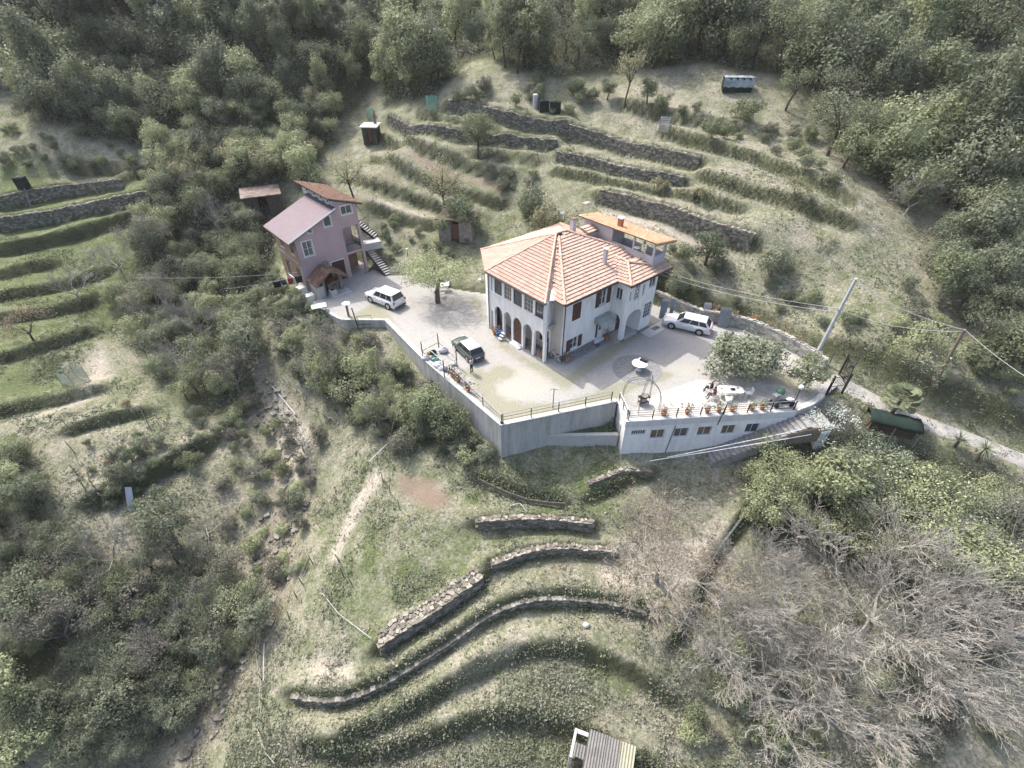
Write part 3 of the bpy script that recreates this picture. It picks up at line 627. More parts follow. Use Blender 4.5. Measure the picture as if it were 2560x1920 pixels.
# gallery front: columns, arches, parapet, pilasters
cols = [.92, 2.37, 3.80, 5.25, 6.58, 7.98]
for v in cols: MB().bf(fA, v - .13, v + .13, -.05, 2.12, -.26, 0).build('column', m_white, hs)
aw = MB()
for a0, a1 in zip(cols, cols[1:]):
    archplate(aw, fA, a0 + .1, a1 - .1, 2.12, 2.96, 3.2, -.25, 0); aw.bf(fA, a0 - .1, a0 + .1, 2.12, 3.2, -.25, -.001)
aw.bf(fA, cols[-1] - .1, 8.9, 2.12, 3.2, -.25, -.001); aw.bf(fA, 8.45, 8.9, -.05, 2.12, -.25, 0)
aw.bf(fA, .8, 8.9, 3.2, 4.22, -.25, 0); aw.build('arcade_wall', m_white, hs)
pw = MB()
for v in cols + [8.45]: pw.bf(fA, v - .14, v + .14, 4.22, 5.9, -.22, -.01)
pw.bf(fA, .8, 8.9, 5.9, EZ - .02, -.25, 0); pw.bf(fA, 8.59, 8.9, 4.22, 5.9, -.25, 0); pw.build('pilasters', m_white, hs)
gcol = [m_glass, m_glassw, m_glass, m_glassw, m_glass]
for i, (a0, a1) in enumerate(zip(cols, cols[1:])):
    window(hs, fA, a0 + .15, a1 - .15, 4.24, 5.89, m_iron if i % 2 == 0 else m_frame, gcol[i], 2, 3, .1, .035, name='gallery_window')
MB().bf(fA, .75, 8.95, 4.19, 4.235, -.24, .05).build('gallery_sill', m_trim, hs)
# arcade: floor, back wall, door, shutters behind the arches
MB().bf(fA, .9, 8.8, -.08, .1, -1.46, -.26).build('arcade_floor', m_plinth, hs)
bw = MB(); bw.bf(fS, 1.55, 8.9, -.1, 5.9, -.3, -.02); bw.build('inner_wall', m_cream, hs)
MB().bf(fA, 1.0, 8.8, 3.25, 3.4, -1.46, -.26).build('gallery_floor', m_conc, hs)
dr = MB(); k0, k1 = cols[2] + .13, cols[3] - .13
pts = [((k0 + k1) / 2 - (k1 - k0) / 2 * math.cos(math.pi * i / 10), 2.1 + .8 * math.sin(math.pi * i / 10)) for i in range(11)]
for (x0, y0), (x1, y1) in zip(pts, pts[1:]): dr.hexa([fA(x0, .28, -.17), fA(x1, .28, -.17), fA(x1, .28, -.11), fA(x0, .28, -.11), fA(x0, y0, -.17), fA(x1, y1, -.17), fA(x1, y1, -.11), fA(x0, y0, -.11)])
dr.bf(fA, (k0 + k1) / 2 - .03, (k0 + k1) / 2 + .03, .28, 2.85, -.11, -.09)
door = dr.build('arched_door', m_brown, hs); MB().ball(fA((k0 + k1) / 2 + .1, 1.3, -.08), .035).build('handle', m_galv, door)
MB().bf(fA, k0 - .1, k1 + .1, -.05, .14, -.26, .42).bf(fA, k0, k1, .14, .27, -.26, .15).build('door_step', m_trim, hs)
shutter(hs, lambda a, b, c: W.pt(-c + .02, a, b), 2.6, 3.0, .9, 2.3, m_brown); shutter(hs, lambda a, b, c: W.pt(-c + .02, a, b), 1.75, 2.15, .9, 2.3, m_brown)
shutter(hs, lambda a, b, c: W.pt(-c + .02, a, b), 5.6, 6.1, .3, 2.4, m_brown)
shutter(hs, fV, .62, 1.0, .3, 2.05, m_brown)
# windows and shutters on facade B
f = shutter(hs, fB, .9, 1.41, 3.78, 5.42, m_brown); f = shutter(hs, fB, 1.415, 1.92, 3.78, 5.42, m_brown)
window(hs, fB, *B1, m_trim, m_glass, 1, 0, .15)
window(hs, fB, *B2, m_trim, m_glass, 1, 1, .1, sill=m_trim); shutter(hs, fB, 3.86, 4.36, 3.98, 5.5, m_brown); shutter(hs, fB, 5.36, 5.86, 3.98, 5.5, m_brown)
window(hs, fB, *BL1, m_trim, m_glass, 1, 1, .1, sill=m_trim); shutter(hs, fB, .43, .93, .67, 1.9, m_brown); shutter(hs, fB, 1.95, 2.43, .67, 1.9, m_brown)
fr = window(hs, fB, *BD, m_trim, m_glass, 1, 0, .12, .12, name='entrance_door'); MB().bf(fB, 4.94, 5.3, .45, 1.15, -.115, -.1).build('door_panel', m_trim, fr)
MB().bf(fB, 4.28, 5.55, -.02, .28, -.28, .22).build('entrance_step', m_trim, hs)
# curved awning over the entrance
aw = MB(); A0, A1 = 4.0, 5.95; prof = [(2.95, .02), (2.85, .45), (2.55, .85), (2.2, 1.05)]
for i in range(3):
    (z0, c0), (z1, c1) = prof[i], prof[i + 1]
    aw.add([fB(A0, z0, c0), fB(A1, z0, c0), fB(A1, z1, c1), fB(A0, z1, c1)], [(0, 1, 2, 3)])
    for a in (A0, A1): aw.add([fB(a, z0, c0), fB(a, z1, c1), fB(a, 2.5, .02)], [(0, 1, 2)])
awo = aw.build('awning', m_clearroof, hs)
ar = MB()
for a in (A0, 4.65, 5.3, A1): ar.tube([fB(a, z, c + .01) for z, c in prof], .022, 5)
for z, c in prof: ar.tube([fB(A0, z, c + .01), fB(A1, z, c + .01)], .02, 5)
ar.build('awning_frame', m_galv, awo)
# porch block
PW = [(.35,.62,4.3,5.5),(.78,1.05,4.3,5.5)]
w = MB(); wallgrid(w, fPs, .02, 1.58, 3.15, EZ - .1, [(.35,1.05,4.3,5.5)], .2); archplate(w, fPs, .12, 1.25, 2.15, 2.85, 3.15, -.2, 0); w.bf(fPs, 1.25, 1.58, .3, 3.15, -.2, 0); w.bf(fPs, .02, .12, .3, 3.15, -.2, 0)
PF = [(6.62,6.88,4.4,5.3),(7.32,8.05,4.2,5.65),(8.5,8.8,4.4,5.4),(9.42,10.35,4.78,5.8)]
wallgrid(w, fPf, 6.4, 10.6, 3.15, EZ - .1, PF, .2)
w.bf(fPf, 6.42, 6.72, .3, 2.4, -.34, 0); w.bf(fPf, 8.95, 9.2, .3, 3.15, -.2, 0); archplate(w, fPf, 6.72, 8.95, 2.2, 3.0, 3.15, -.2, 0); w.bf(fPf, 6.42, 6.72, 2.4, 3.15, -.2, 0)
PL = (9.3,10.42,1.5,3.1); wallgrid(w, fPf, 9.2, 10.6, .8, 3.15, [PL], .2); w.bf(fPf, 9.2, 10.6, .3, .8, -.2, 0)
w.build('porch_walls', m_white, hs)
window(hs, fPs, .35, 1.05, 4.3, 5.5, m_trim, m_glass, 1, 0, .06, sill=m_trim)
for q, mu, hb in zip(PF, (0, 2, 0, 1), (0, 3, 0, 0)): window(hs, fPf, *q, m_trim, m_glass, mu, hb, .06, .05, sill=m_trim)
window(hs, fPf, *PL, m_frame, m_glass, 2, 3, .06, .05)
MB().bf(fPf, 6.36, 6.8, -.1, .3, -.5, .08).build('porch_plinth', m_plinth, hs); MB().bf(fPf, 8.9, 10.62, -.1, .3, -.3, .05).build('porch_plinth', m_plinth, hs)
fl = MB(); fl.bf(fPf, 6.2, 10.5, -.05, .2, -1.58, -.05); fl.build('porch_floor', pm('broken_marble_paving', [(.22,.19,.17),(.42,.40,.38),(.6,.58,.56)], 6, .8, rnd=0), hs)
MB().bf(fPf, 5.75, 6.75, -.02, .1, -.9, -.1).build('porch_step', pm('tan_step', (.42,.33,.25), 3, .9), hs)
MB().bf(fB, 7.3, 8.05, .25, 2.35, .01, .05).build('porch_door', m_brown, hs)
MB().bf(fPf, 8.95, 9.15, .2, 3.1, -1.55, -.2).build('porch_partition', m_white, hs)
# remaining outer walls
fE = lambda a, b, c: (lambda d: W.pt(-1.48 + d[0] * a - d[1] * c, 8.9 + d[1] * a + d[0] * c, b))(unit([2.7, 3.8]))
w = MB(); w.bf(fE, 0.01, 4.6, -.1, EZ - .1, -.28, 0); w.bf(lambda a, b, c: W.pt(a, 12.6 + c, b), 1.2, 11.6, -.1, EZ - .1, -.28, 0)
w.bf(fR, -1.38, 0, .25, EZ - .1, -.2, 0); w.bf(lambda a, b, c: W.pt(11.6 + c, a, b), .02, 12.3, -.1, EZ - .1, -.28, 0); w.bf(fB, 10.62, 11.6, -.1, EZ - .1, -.28, -.01); w.build('rear_walls', m_white, hs)
ap = MB(); ap.slab([W.pt(9.2, -1.72, .03), W.pt(9.2, -2.9, .03), W.pt(12.6, -2.9, .03), W.pt(12.6, -1.72, .03)], .1); tag(ap.build('pavement', m_conc, at=W.pt(10, -2, 0)), kind='structure')
ap = MB(); ap.slab([W.pt(-.2, -.06, .03), W.pt(-.2, -.75, .03), W.pt(5.7, -.75, .03), W.pt(5.7, -.06, .03)], .1); tag(ap.build('pavement', m_plinth, at=W.pt(2, -.4, 0)), kind='structure')
for i, (gu, gv, lab) in enumerate([(10.6, -2.2, 'dark drain grate in the pavement by the porch'), (4.1, -.45, 'small dark drain grate below the entrance step')]):
    g_ = MB(); [g_.bf(lambda a, b, c: W.pt(a, c, b), gu + .12 * k, gu + .12 * k + .06, .032, .05, gv - .25, gv + .25) for k in range(8 if i == 0 else 4)]; tag(g_.build('drain_grate', m_pipe, at=W.pt(gu, gv, .03)), lab, 'drain')
# gutters and downpipes
g = MB(); g.tube([W.pt(-.12, -.1, -.05), W.pt(-.12, -.1, 5.85)], .055, 6); g.build('downpipe', m_pipe, hs)
MB().tube([W.pt(-1.56, 8.62, .0), W.pt(-1.56, 8.62, 5.9)], .05, 6).build('downpipe', m_pipe, hs)
MB().tube([W.pt(-.2, 1.35, 3.0), W.pt(-.2, 1.35, 5.9)], .035, 6).build('downpipe', m_trim, hs)
g = MB(); g.tube([W.pt(-.7, -.56, EZ - .06), W.pt(6.05, -.56, EZ - .06)], .065, 6); g.tube([W.pt(6.05, -1.98, EZ - .06), W.pt(12.2, -1.98, EZ - .06)], .065, 6); g.tube([W.pt(-1.82, .7, EZ - .04), W.pt(-1.82, 8.7, EZ - .04)], .055, 6); g.build('gutter', m_pipe, hs)
# roof
PA = (5.15, 6.65, 8.55); PE = (6.3, 6.5, 8.6); PB = (5.0, 6.1, 8.48)
wp = lambda q: W.pt(*q)
RF = {'A': [(-1.78,.72,EZ),PA,(-1.78,8.75,EZ)], 'A2': [(-.68,-.52,EZ),PB,(-.68,.98,EZ-.02)], 'B': [(-.68,-.52,EZ),(12.0,-.52,EZ),(10.12,2.4,7.13),PE,PB],
      'E': [(-1.78,8.75,EZ),PA,(.95,12.95,EZ)], 'F': [(.95,12.95,EZ),PA,PE,(12.3,13.2,EZ)], 'D': [(12.3,13.2,EZ),PE,(10.12,2.4,7.13),(12.0,-.52,EZ)]}
P1 = (8.3,.35,6.94); P2 = (8.33,2.0,7.03)
RF['PS'] = [(6.1,-1.95,EZ+.02),P1,P2,(6.1,-.45,EZ+.02)]; RF['PF'] = [(6.1,-1.95,EZ+.02),(12.3,-1.95,EZ+.02),(12.3,-1.0,6.44),(10.12,.35,6.94),P1]
for k, q in RF.items():
    s = MB(); s.slab([wp(x) for x in q], .1); ro = s.build('roof_slope', m_under, hs)
    tiles(ro, [wp((x[0], x[1], x[2] + .01)) for x in (q if k not in 'EF' else q)], m_tile)
    RF[k] = (q, ro)
s = MB(); s.slab([wp((-.7,.95,EZ-.12)), wp((PB[0]-.1,PB[1],PB[2]-.05)), wp((PA[0],PA[1],PA[2]-.06)), wp((-1.7,.8,EZ-.12))], .08); s.build('roof_valley', m_pink_slab, hs)
MB().slab([wp((-1.0,1.0,EZ)), wp((-.6,.55,EZ+.02)), wp((.3,1.1,EZ+.42)), wp((-.1,1.7,EZ+.4))], .05).build('valley_flashing', m_trim, hs)
hipm = pm('pale_ridge_tile', [(.42,.25,.17),(.62,.48,.38)], 3, .85, rnd=.6)
for a, b in [((-.68,-.52,EZ),PB),((-1.78,.72,EZ),PA),((-1.78,8.75,EZ),PA),((.95,12.95,EZ),PA),(PE,(10.12,2.4,7.13)),(PA,PE),((6.1,-1.95,EZ),P1),(P1,P2),(P1,(10.3,-.9,6.5))]: ridgecaps(hs, wp((a[0],a[1],a[2]+.05)), wp((b[0],b[1],b[2]+.05)), hipm)
# eaves boards
e = MB()
for a, b in [((-.6,-.45),(6.1,-.45)),((6.15,-1.86),(12.2,-1.86)),((-1.7,.75),(-1.7,8.7))]: e.tube([W.pt(*a, EZ - .1), W.pt(*b, EZ - .1)], .05, 4)
e.build('eaves_board', m_under, hs)
# chimneys
def chimney(u, v, z0, z1, w_, cap_, m, nm='chimney'):
    c = MB(); c.box(W.pt(u, v, z0), (w_, w_, z1 - z0), W.deg); o = c.build(nm, m, hs)
    c = MB(); c.box(W.pt(u, v, z1), (w_ + .12, w_ + .12, .08), W.deg); c.build('chimney_cap', cap_, o)
chimney(6.6, 1.7, 6.4, 8.3, .3, m_trim, m_lilac); chimney(7.8, 7.0, 7.6, 9.3, .42, m_under, m_lilac)
# rooftop terrace with its own roof
tz = 6.3
fT = W.left(10.1); fTf = W.front(-1.05)
t = MB(); t.bf(fT, -1.05, 3.9, tz - .5, 7.42, -.15, 0); t.bf(fT, 3.9, 7.7, tz - .5, 8.75, -.2, .01); t.bf(fTf, 10.26, 12.0, tz - .5, 7.42, -.15, -.001)
t.bf(lambda a, b, c: W.pt(12.0 + c, a, b), -1.04, 1.0, tz - .5, 7.35, -.15, 0); t.bf(lambda a, b, c: W.pt(12.0 + c, a, b), 1.7, 3.9, tz - .5, 7.35, -.15, 0)
t.bf(lambda a, b, c: W.pt(a, 3.9 + c, b), 10.25, 12.0, tz - .5, 8.7, 0, .15); t.bf(lambda a, b, c: W.pt(a, 7.7 + c, b), 10.25, 12.0, tz - .5, 8.6, -.15, 0); t.bf(lambda a, b, c: W.pt(12.0 + c, a, b), 3.9, 7.7, tz - .5, 8.5, -.15, 0)
to = t.build('terrace_walls', m_lilac, hs)
MB().bf(fT, -1.0, 3.9, tz - .2, tz - .05, -1.9, -.2).build('terrace_floor', m_conc, hs)
for (u, v) in [(10.18,-.95),(10.18,1.35),(11.95,-.95),(11.95,1.35)]: MB().box(W.pt(u, v, 7.42), (.16, .16, 1.35), W.deg).build('terrace_post', m_frame, hs)
q = [(9.75,-1.6,8.9),(12.55,-1.6,8.5),(12.55,8.1,8.5),(9.75,8.1,8.9)]
ro = MB().slab([wp(x) for x in q], .12).build('terrace_roof', m_under, hs); tiles(ro, [wp(x) for x in q], m_tileor, .33, .2)
c = MB(); c.box(W.pt(10.7, 3.6, 8.6), (.42, .42, 1.0), W.deg); o = c.build('chimney', pm('brick_flue', [(.3,.13,.07),(.42,.2,.11)], 8, .9), hs); MB().box(W.pt(10.7, 3.6, 9.6), (.55, .55, .1), W.deg).build('chimney_cap', m_trim, o)
# small stair-head roof
q = [(8.4,5.6,8.05),(10.1,5.6,8.05),(10.1,6.6,8.35),(8.4,6.6,8.35)]; ro = MB().slab([wp(x) for x in q], .1).build('stairhead_roof', m_under, hs); tiles(ro, [wp(x) for x in q], m_tile)
MB().bf(W.front(5.75), 8.5, 10.1, 7.2, 7.95, -.1, 0).build('stairhead_wall', m_lilac, hs)
# satellite dish + aerial
d = thing('satellite_dish', 'small white satellite dish fixed to the rooftop terrace rail', 'satellite dish', W.pt(10.05, .75, 7.5))
MB().lathe(W.pt(9.95, .75, 7.75), [(.02, -.03), (.2, 0), (.32, .06), (.34, .09)], 14).build('dish', m_trim, d); MB().tube([W.pt(10.05, .75, 7.42), W.pt(9.95, .75, 7.78), W.pt(9.75, .7, 7.95)], .02, 5).build('arm', m_galv, d)
d = thing('aerial', 'thin grey aerial mast above the orange terrace roof', 'aerial', W.pt(10.0, 7.2, 7.6))
MB().tube([W.pt(10.0, 7.2, 7.6), W.pt(10.0, 7.2, 10.6)], .025, 5).build('mast', m_galv, d)
a = MB(); [a.tube([W.pt(9.6 + .1 * i, 7.2, 10.3), W.pt(9.6 + .1 * i, 7.6, 10.3)], .012, 4) for i in range(8)]; a.tube([W.pt(9.5, 7.4, 10.3), W.pt(10.4, 7.4, 10.3)], .014, 4); a.build('antenna', m_galv, d)
# solar panel on the bank behind the house
c0 = G(1386, 548); d = thing('solar_panel', 'tilted white framed solar panel on the bank behind the house', 'solar panel', c0)
sp = Frame((c0[0], c0[1], c0[2]), -8); fs = lambda a, b, c: sp.pt(a, b * .8 - c * .6, .5 + b * .6 + c * .8)
MB().bf(fs, -1.1, 1.1, -.5, .5, 0, .05).build('panel', pm('panel_glass', (.42,.47,.55), 6, .15), d)
s = MB(); [s.bf(fs, x - .02, x + .02, -.5, .5, .051, .06) for x in np.linspace(-1.08, 1.08, 7)]; [s.bf(fs, -1.1, 1.1, y - .02, y + .02, .061, .068) for y in (-.48, 0, .48)]; s.build('panel_frame', m_trim, d)
[MB().tube([sp.pt(x, y, -.3), fs(x, y / .8, 0)], .03, 5).build('stand_leg', m_galv, d) for x in (-.9, .9) for y in (-.35, .35)]

# ------------------------------------------------------------------ pink house
K = Frame((-19.04, 53.25), 42)
m_pink = pm('pink_render', [(.36,.26,.262),(.44,.325,.328),(.47,.355,.355)], .7, .9, .06, fine=.2)
m_pinkc = pm('pink_corrugated_sheet', [(.42,.31,.30),(.50,.43,.425),(.66,.645,.63)], 2, .7, rnd=.75)
m_brickw = pm('old_brick_and_stone', [(.14,.11,.09),(.28,.19,.13),(.40,.25,.15)], 2.2, .95, .5, fine=.4)
m_greyren = pm('grey_cement_render', [(.24,.24,.23),(.34,.34,.33)], 1.2, .95)
pk = thing('pink_house', 'tall narrow pink house with sloping corrugated roof and open loggia', 'house', K.pt(-2, 0, 0))
kf = K.front(0); kl = K.left(-5.3)
UL = lambda u: 8.12 + (u + .3) * .405          # lower roof underside line
G1 = (-1.98,-.45,0,2.42); N1 = (-4.62,-3.56,3.85,5.5); N2 = (-1.72,-.9,6.45,7.5); N3 = (-3.66,-3.2,6.25,6.65); N4 = (.46,1.7,7.25,8.15)
w = MB(); wallgrid(w, kf, -5.3, -.15, 0, 6.0, [G1, N1], .28); wallgrid(w, kf, -5.3, -.15, 6.0, 6.02, [], .28)
def gable(mb, x0, x1, holes):   # rising wall top under the lower roof
    xs = sorted({x0, x1, *[h[0] for h in holes], *[h[1] for h in holes]})
    for a, b in zip(xs, xs[1:]):
        segs = [(6.02, None)]
        for h in holes:
            if h[0] < (a + b) / 2 < h[1]: segs = [(6.02, h[2]), (h[3], None)]
        for z0, z1 in segs:
            t0, t1 = (UL(a) - .1, UL(b) - .1) if z1 is None else (z1, z1)
            if max(t0, t1) <= z0: continue
            mb.hexa([kf(a, z0, -.28), kf(b, z0, -.28), kf(b, z0, 0), kf(a, z0, 0), kf(a, max(t0, z0), -.28), kf(b, max(t1, z0), -.28), kf(b, max(t1, z0), 0), kf(a, max(t0, z0), 0)])
gable(w, -5.3, -.15, [N2, N3]); w.build('front_wall', m_pink, pk)
w = MB(); w.bf(kf, -.15, .12, 0, 5.85, -.3, .03); w.bf(kf, 2.0, 2.3, 0, 5.85, -.3, .03); w.bf(kf, .12, 2.0, 2.72, 3.0, -.28, .02); w.build('loggia_pillars', m_pink, pk)
w = MB(); TU = lambda u: 9.02 - (u + .15) * .33
wallgrid(w, kf, -.15, 2.3, 5.85, 8.2, [N4], .28); w.hexa([kf(-.15, 8.2, -.28), kf(2.3, 8.2, -.28), kf(2.3, 8.2, 0), kf(-.15, 8.2, 0), kf(-.15, TU(-.15), -.28), kf(2.3, TU(2.3), -.28), kf(2.3, TU(2.3), 0), kf(-.15, TU(-.15), 0)]); w.build('tower_wall', m_pink, pk)
w = MB(); w.bf(lambda a, b, c: K.pt(-.15 - c, a, b), .02, 8.3, 7.2, 8.95, -.2, 0); w.build('clerestory_wall', m_lilac, pk)
fc = lambda a, b, c: K.pt(-.16 - c, a, b)
for a in (1.2, 2.9, 4.6, 6.6): window(pk, lambda x, y, z: fc(x, y, z + .09), a, a + .6, 8.35, 8.75, m_trim, m_glass, 0, 0, .06, .06, sill=m_trim)
w = MB(); wallgrid(w, kl, 0.02, 6.4, 3.2, 5.85, [(1.0,1.9,3.9,5.4),(3.9,4.8,3.9,5.4)], .28); wallgrid(w, kl, 0.02, 6.4, -1.5, 3.2, [(.8,2.0,.3,2.3),(3.9,5.0,.3,2.3)], .28); w.build('brick_side_wall', m_brickw, pk)
w = MB(); w.bf(kl, .5, 6.4, 2.95, 3.2, .005, .03); w.bf(kl, .4, 2.4, -1.5, .28, .005, .04); w.bf(kl, 0, .4, -1.5, 2.9, .006, .05); w.bf(kl, 3.2, 5.6, -1.5, .28, .005, .04); w.build('cement_patches', m_greyren, pk)
for q in [(1.0,1.9,3.9,5.4),(3.9,4.8,3.9,5.4),(.8,2.0,.3,2.3),(3.9,5.0,.3,2.3)]: window(pk, kl, *q, m_frame, m_glass, 1, 0, .15, sill=m_trim)
w = MB(); w.bf(lambda a, b, c: K.pt(a, 6.4 + c, b), -5.3, -.15, -1, 6.2, -.25, 0); w.bf(lambda a, b, c: K.pt(a, 8.3 + c, b), -.15, 2.3, -.5, 8.1, -.25, 0); w.bf(K.right(2.3), 2.6, 8.3, -.5, 8.0, -.25, 0); w.bf(K.right(2.3), .01, 2.6, 5.85, 8.0, -.25, 0); w.bf(K.right(-.15), .3, 2.6, 0, 5.8, -.2, 0); w.build('rear_walls', m_pink, pk)
MB().bf(lambda a, b, c: K.pt(a, 2.6 - c, b), -.15, 2.3, 0, 2.9, 0, .1).build('store_back_wall', m_brickw, pk)
MB().bf(lambda a, b, c: K.pt(a, 2.6 - c, b), -.15, 2.3, 2.9, 5.85, .001, .1).build('loggia_back_wall', m_pink, pk)
MB().bf(lambda a, b, c: K.pt(a, 2.6 - c, b), .2, 1.0, 3.02, 5.1, .11, .15).build('loggia_door', pm('red_brown_door', (.17,.07,.05), 5, .6), pk)
MB().bf(kf, -.1, 2.28, 2.85, 2.99, -2.5, -.29).build('loggia_floor', m_conc, pk)
MB().bf(kf, -.1, 2.28, 5.7, 5.84, -2.5, -.29).build('loggia_ceiling', m_pink, pk)
MB().bf(kf, G1[0], G1[1], 0.02, G1[3], -.25, -.18).build('garage_door', pm('dark_brown_door', (.05,.03,.03), 5, .6), pk)
w = MB(); w.bf(kf, G1[0] - .1, G1[0], 0, 2.52, .002, .03); w.bf(kf, G1[0], G1[1] + .05, 2.42, 2.52, .002, .03); w.build('garage_surround', m_trim, pk)
window(pk, kf, *N1, m_trim, m_glass, 1, 1, .1, casing=m_trim); window(pk, kf, *N2, m_trim, m_glass, 0, 0, .1, casing=m_trim); window(pk, kf, *N3, m_trim, m_glass, 0, 0, .1, casing=m_trim); window(pk, kf, *N4, m_trim, m_glass, 1, 0, .1, casing=m_trim)
r = MB(); [r.bf(kf, x - .012, x + .012, 3.0, 3.85, -.06, -.035) for x in np.linspace(.2, 1.95, 18)]; r.bf(kf, .13, 1.99, 3.85, 3.9, -.08, -.02); r.build('loggia_railing', m_iron, pk)
r = MB(); [r.bf(K.right(2.2), y - .012, y + .012, 3.0, 3.85, -.06, -.035) for y in np.linspace(.4, 2.5, 18)]; r.bf(K.right(2.2), .31, 2.55, 3.85, 3.9, -.08, -.02); r.build('loggia_railing', m_iron, pk)
# lower corrugated roof
def corrugated(par, q, m, pitch=.27, h=.06, name='corrugated_sheet', th=.05):
    """q: eave0, eave1, top1, top0 -> sheet with ridges running up the slope"""
    q = [np.array(x, float) for x in q]; L = np.linalg.norm(q[1] - q[0]); n = int(L / pitch) * 4
    nr = unit(np.cross(q[1] - q[0], q[3] - q[0])); nr = nr if nr[2] > 0 else -nr; V = []
    for i in range(n + 1):
        t = i / n; o = (h, 0, -h, 0)[i % 4]
        V += [q[0] * (1 - t) + q[1] * t + nr * o, q[3] * (1 - t) + q[2] * t + nr * o]
    return mobj(name, V, [(2 * i, 2 * i + 2, 2 * i + 3, 2 * i + 1) for i in range(n)], m, par, rnd=[(.95, .9, .1, .15)[i % 4] for i in range(n)])
kz = lambda u: UL(u) + .04
q = [K.pt(-6.1, -.35, kz(-6.1)), K.pt(-6.1, 6.6, kz(-6.1)), K.pt(-.25, 6.6, kz(-.25)), K.pt(-.25, -.35, kz(-.25))]
MB().slab([x - np.array([0, 0, .06]) for x in q], .1).build('lower_roof', m_under, pk); corrugated(pk, q, m_pinkc)
MB().tube([x + np.array([0, 0, .03]) for x in (q[0], q[3])], .1, 4).build('verge_trim', m_trim, pk)
MB().bf(lambda a, b, c: K.pt(-.2 - c, a, b), -.35, 6.6, 8.12, 8.26, 0, .45).build('roof_flashing', m_pipe, pk)
q = [K.pt(2.95, -.3, TU(2.95) + .05), K.pt(2.95, 8.6, TU(2.95) + .05), K.pt(-.75, 8.6, TU(-.75) + .05), K.pt(-.75, -.3, TU(-.75) + .05)]
MB().slab(q, .16).build('tower_roof', m_pipe, pk); o = tiles(pk, q, m_tileold, .36, .22)
# stairs beside the pink house
def stairs(name, label, fr, u0, u1, v0, z0, z1, n, dv, m_step, m_side, rail=None):
    t = thing(name, label, 'stairs', fr.pt((u0 + u1) / 2, v0, z0)); hz = (z1 - z0) / n
    for i in range(n): MB().bf(lambda a, b, c: fr.pt(a, c, b), u0, u1, z0 + hz * (i + 1) - .06, z0 + hz * (i + 1), v0 + dv * i, v0 + dv * (i + 1) * 1.0 + dv * .1).build('step', m_step, t)
    s = MB()
    for u in (u0 - .05, u1 + .05): s.hexa([fr.pt(u - .04, v0, z0 - .2), fr.pt(u + .04, v0, z0 - .2), fr.pt(u + .04, v0 + dv * n, z1 - .3), fr.pt(u - .04, v0 + dv * n, z1 - .3), fr.pt(u - .04, v0, z0 + .12), fr.pt(u + .04, v0, z0 + .12), fr.pt(u + .04, v0 + dv * n, z1 + .05), fr.pt(u - .04, v0 + dv * n, z1 + .05)])
    s.build('stringer', m_side, t)
    if rail:
        r = MB(); r.tube([fr.pt(u0, v0, z0 + .95), fr.pt(u0, v0 + dv * n, z1 + .95)], .02, 5)
        for k in range(0, n + 1, 5): r.tube([fr.pt(u0, v0 + dv * k, z0 + hz * k), fr.pt(u0, v0 + dv * k, z0 + hz * k + .95)], .018, 5)
        r.build('handrail', rail, t)
    return t
sf = P(973, 687, 0); sg = K.pt(3.2, 2.2, 2.95); dd = (sg - sf)[:2]; L1 = math.hypot(*dd); S1 = Frame((sf[0], sf[1]), math.degrees(math.atan2(dd[1], dd[0])) - 90)
m_stair = pm('dark_concrete_step', [(.13,.13,.125),(.24,.24,.23),(.33,.33,.315)], 2.5, .95)
m_stp = pm('worn_concrete_step', [(.33,.32,.29),(.48,.46,.42)], 2, .95)
stairs('stairway', 'lower concrete stair flight climbing from the gravel to the pink house loggia', S1, -.45, .45, 0, 0, 2.95, 16, L1 / 16, m_stp, m_pipe)
s2 = P(940, 592, 3.1); s3 = K.pt(2.9, 4.6, 5.6); dd = (s3 - s2)[:2]; L2 = math.hypot(*dd); S2 = Frame((s2[0], s2[1]), math.degrees(math.atan2(dd[1], dd[0])) - 90)
stairs('stairway', 'upper stair flight with handrail rising behind the pink tower', S2, -.5, .5, 0, 3.1, 5.9, 14, L2 / 14, m_stp, m_iron, m_galv)
MB_ = MB(); MB_.box((s2[0] - .6, s2[1] - .9, 2.2), (2.2, 2.0, .85), 30); tag(MB_.build('landing', m_conc, at=(s2[0], s2[1], 2.2)), 'small concrete landing between the two stair flights', 'landing')
# tiled oven shelter in front of the pink house
O = Frame(K.pt(-4.3, -.15, 0), 42); ov = thing('outdoor_oven', 'stone barbecue oven under a gabled brown tiled roof', 'outdoor oven', O.pt(0, -1.2, 0))
m_ston = pm('dark_rubble_stone', [(.10,.09,.08),(.2,.18,.16),(.33,.31,.28)], 3.5, .95, .6)
of = O.front(0)
w = MB(); w.bf(of, -.1, .15, -.1, 1.9, 1.9, 2.3); w.bf(of, 1.95, 2.3, -.1, 2.0, 1.6, 2.0); w.bf(of, .6, 2.1, -.1, 1.9, .05, .4); w.bf(of, .55, .95, 0, 1.0, .4, 1.9); w.build('stone_piers', m_ston, ov)
w = MB(); w.bf(of, -.75, -.6, -.8, 1.55, .02, 2.4); w.bf(of, -.6, -.1, -.8, 1.3, 2.3, 2.4); w.build('side_panel', m_conc, ov)
MB().bf(of, -.55, .5, -.1, 1.5, .2, 1.2).build('dark_store', m_black, ov)
MB().bf(of, .95, 1.95, .95, 1.05, .45, 1.7).build('hearth', m_terra, ov)
w = MB(); w.bf(of, 1.0, 1.85, 1.05, 1.75, .42, .5); w.build('firebox', m_black, ov)
MB().bf(of, .2, 2.6, -.03, .07, 1.9, 3.4).build('hearth_slab', m_conc, ov)
w = MB(); w.bf(of, .3, 1.0, .07, .75, 2.5, 3.1); so = w.build('sink', m_conc, ov); MB().bf(of, .42, .88, .75, .765, 2.6, 3.0).build('basin', m_black, so)
rz = 2.75
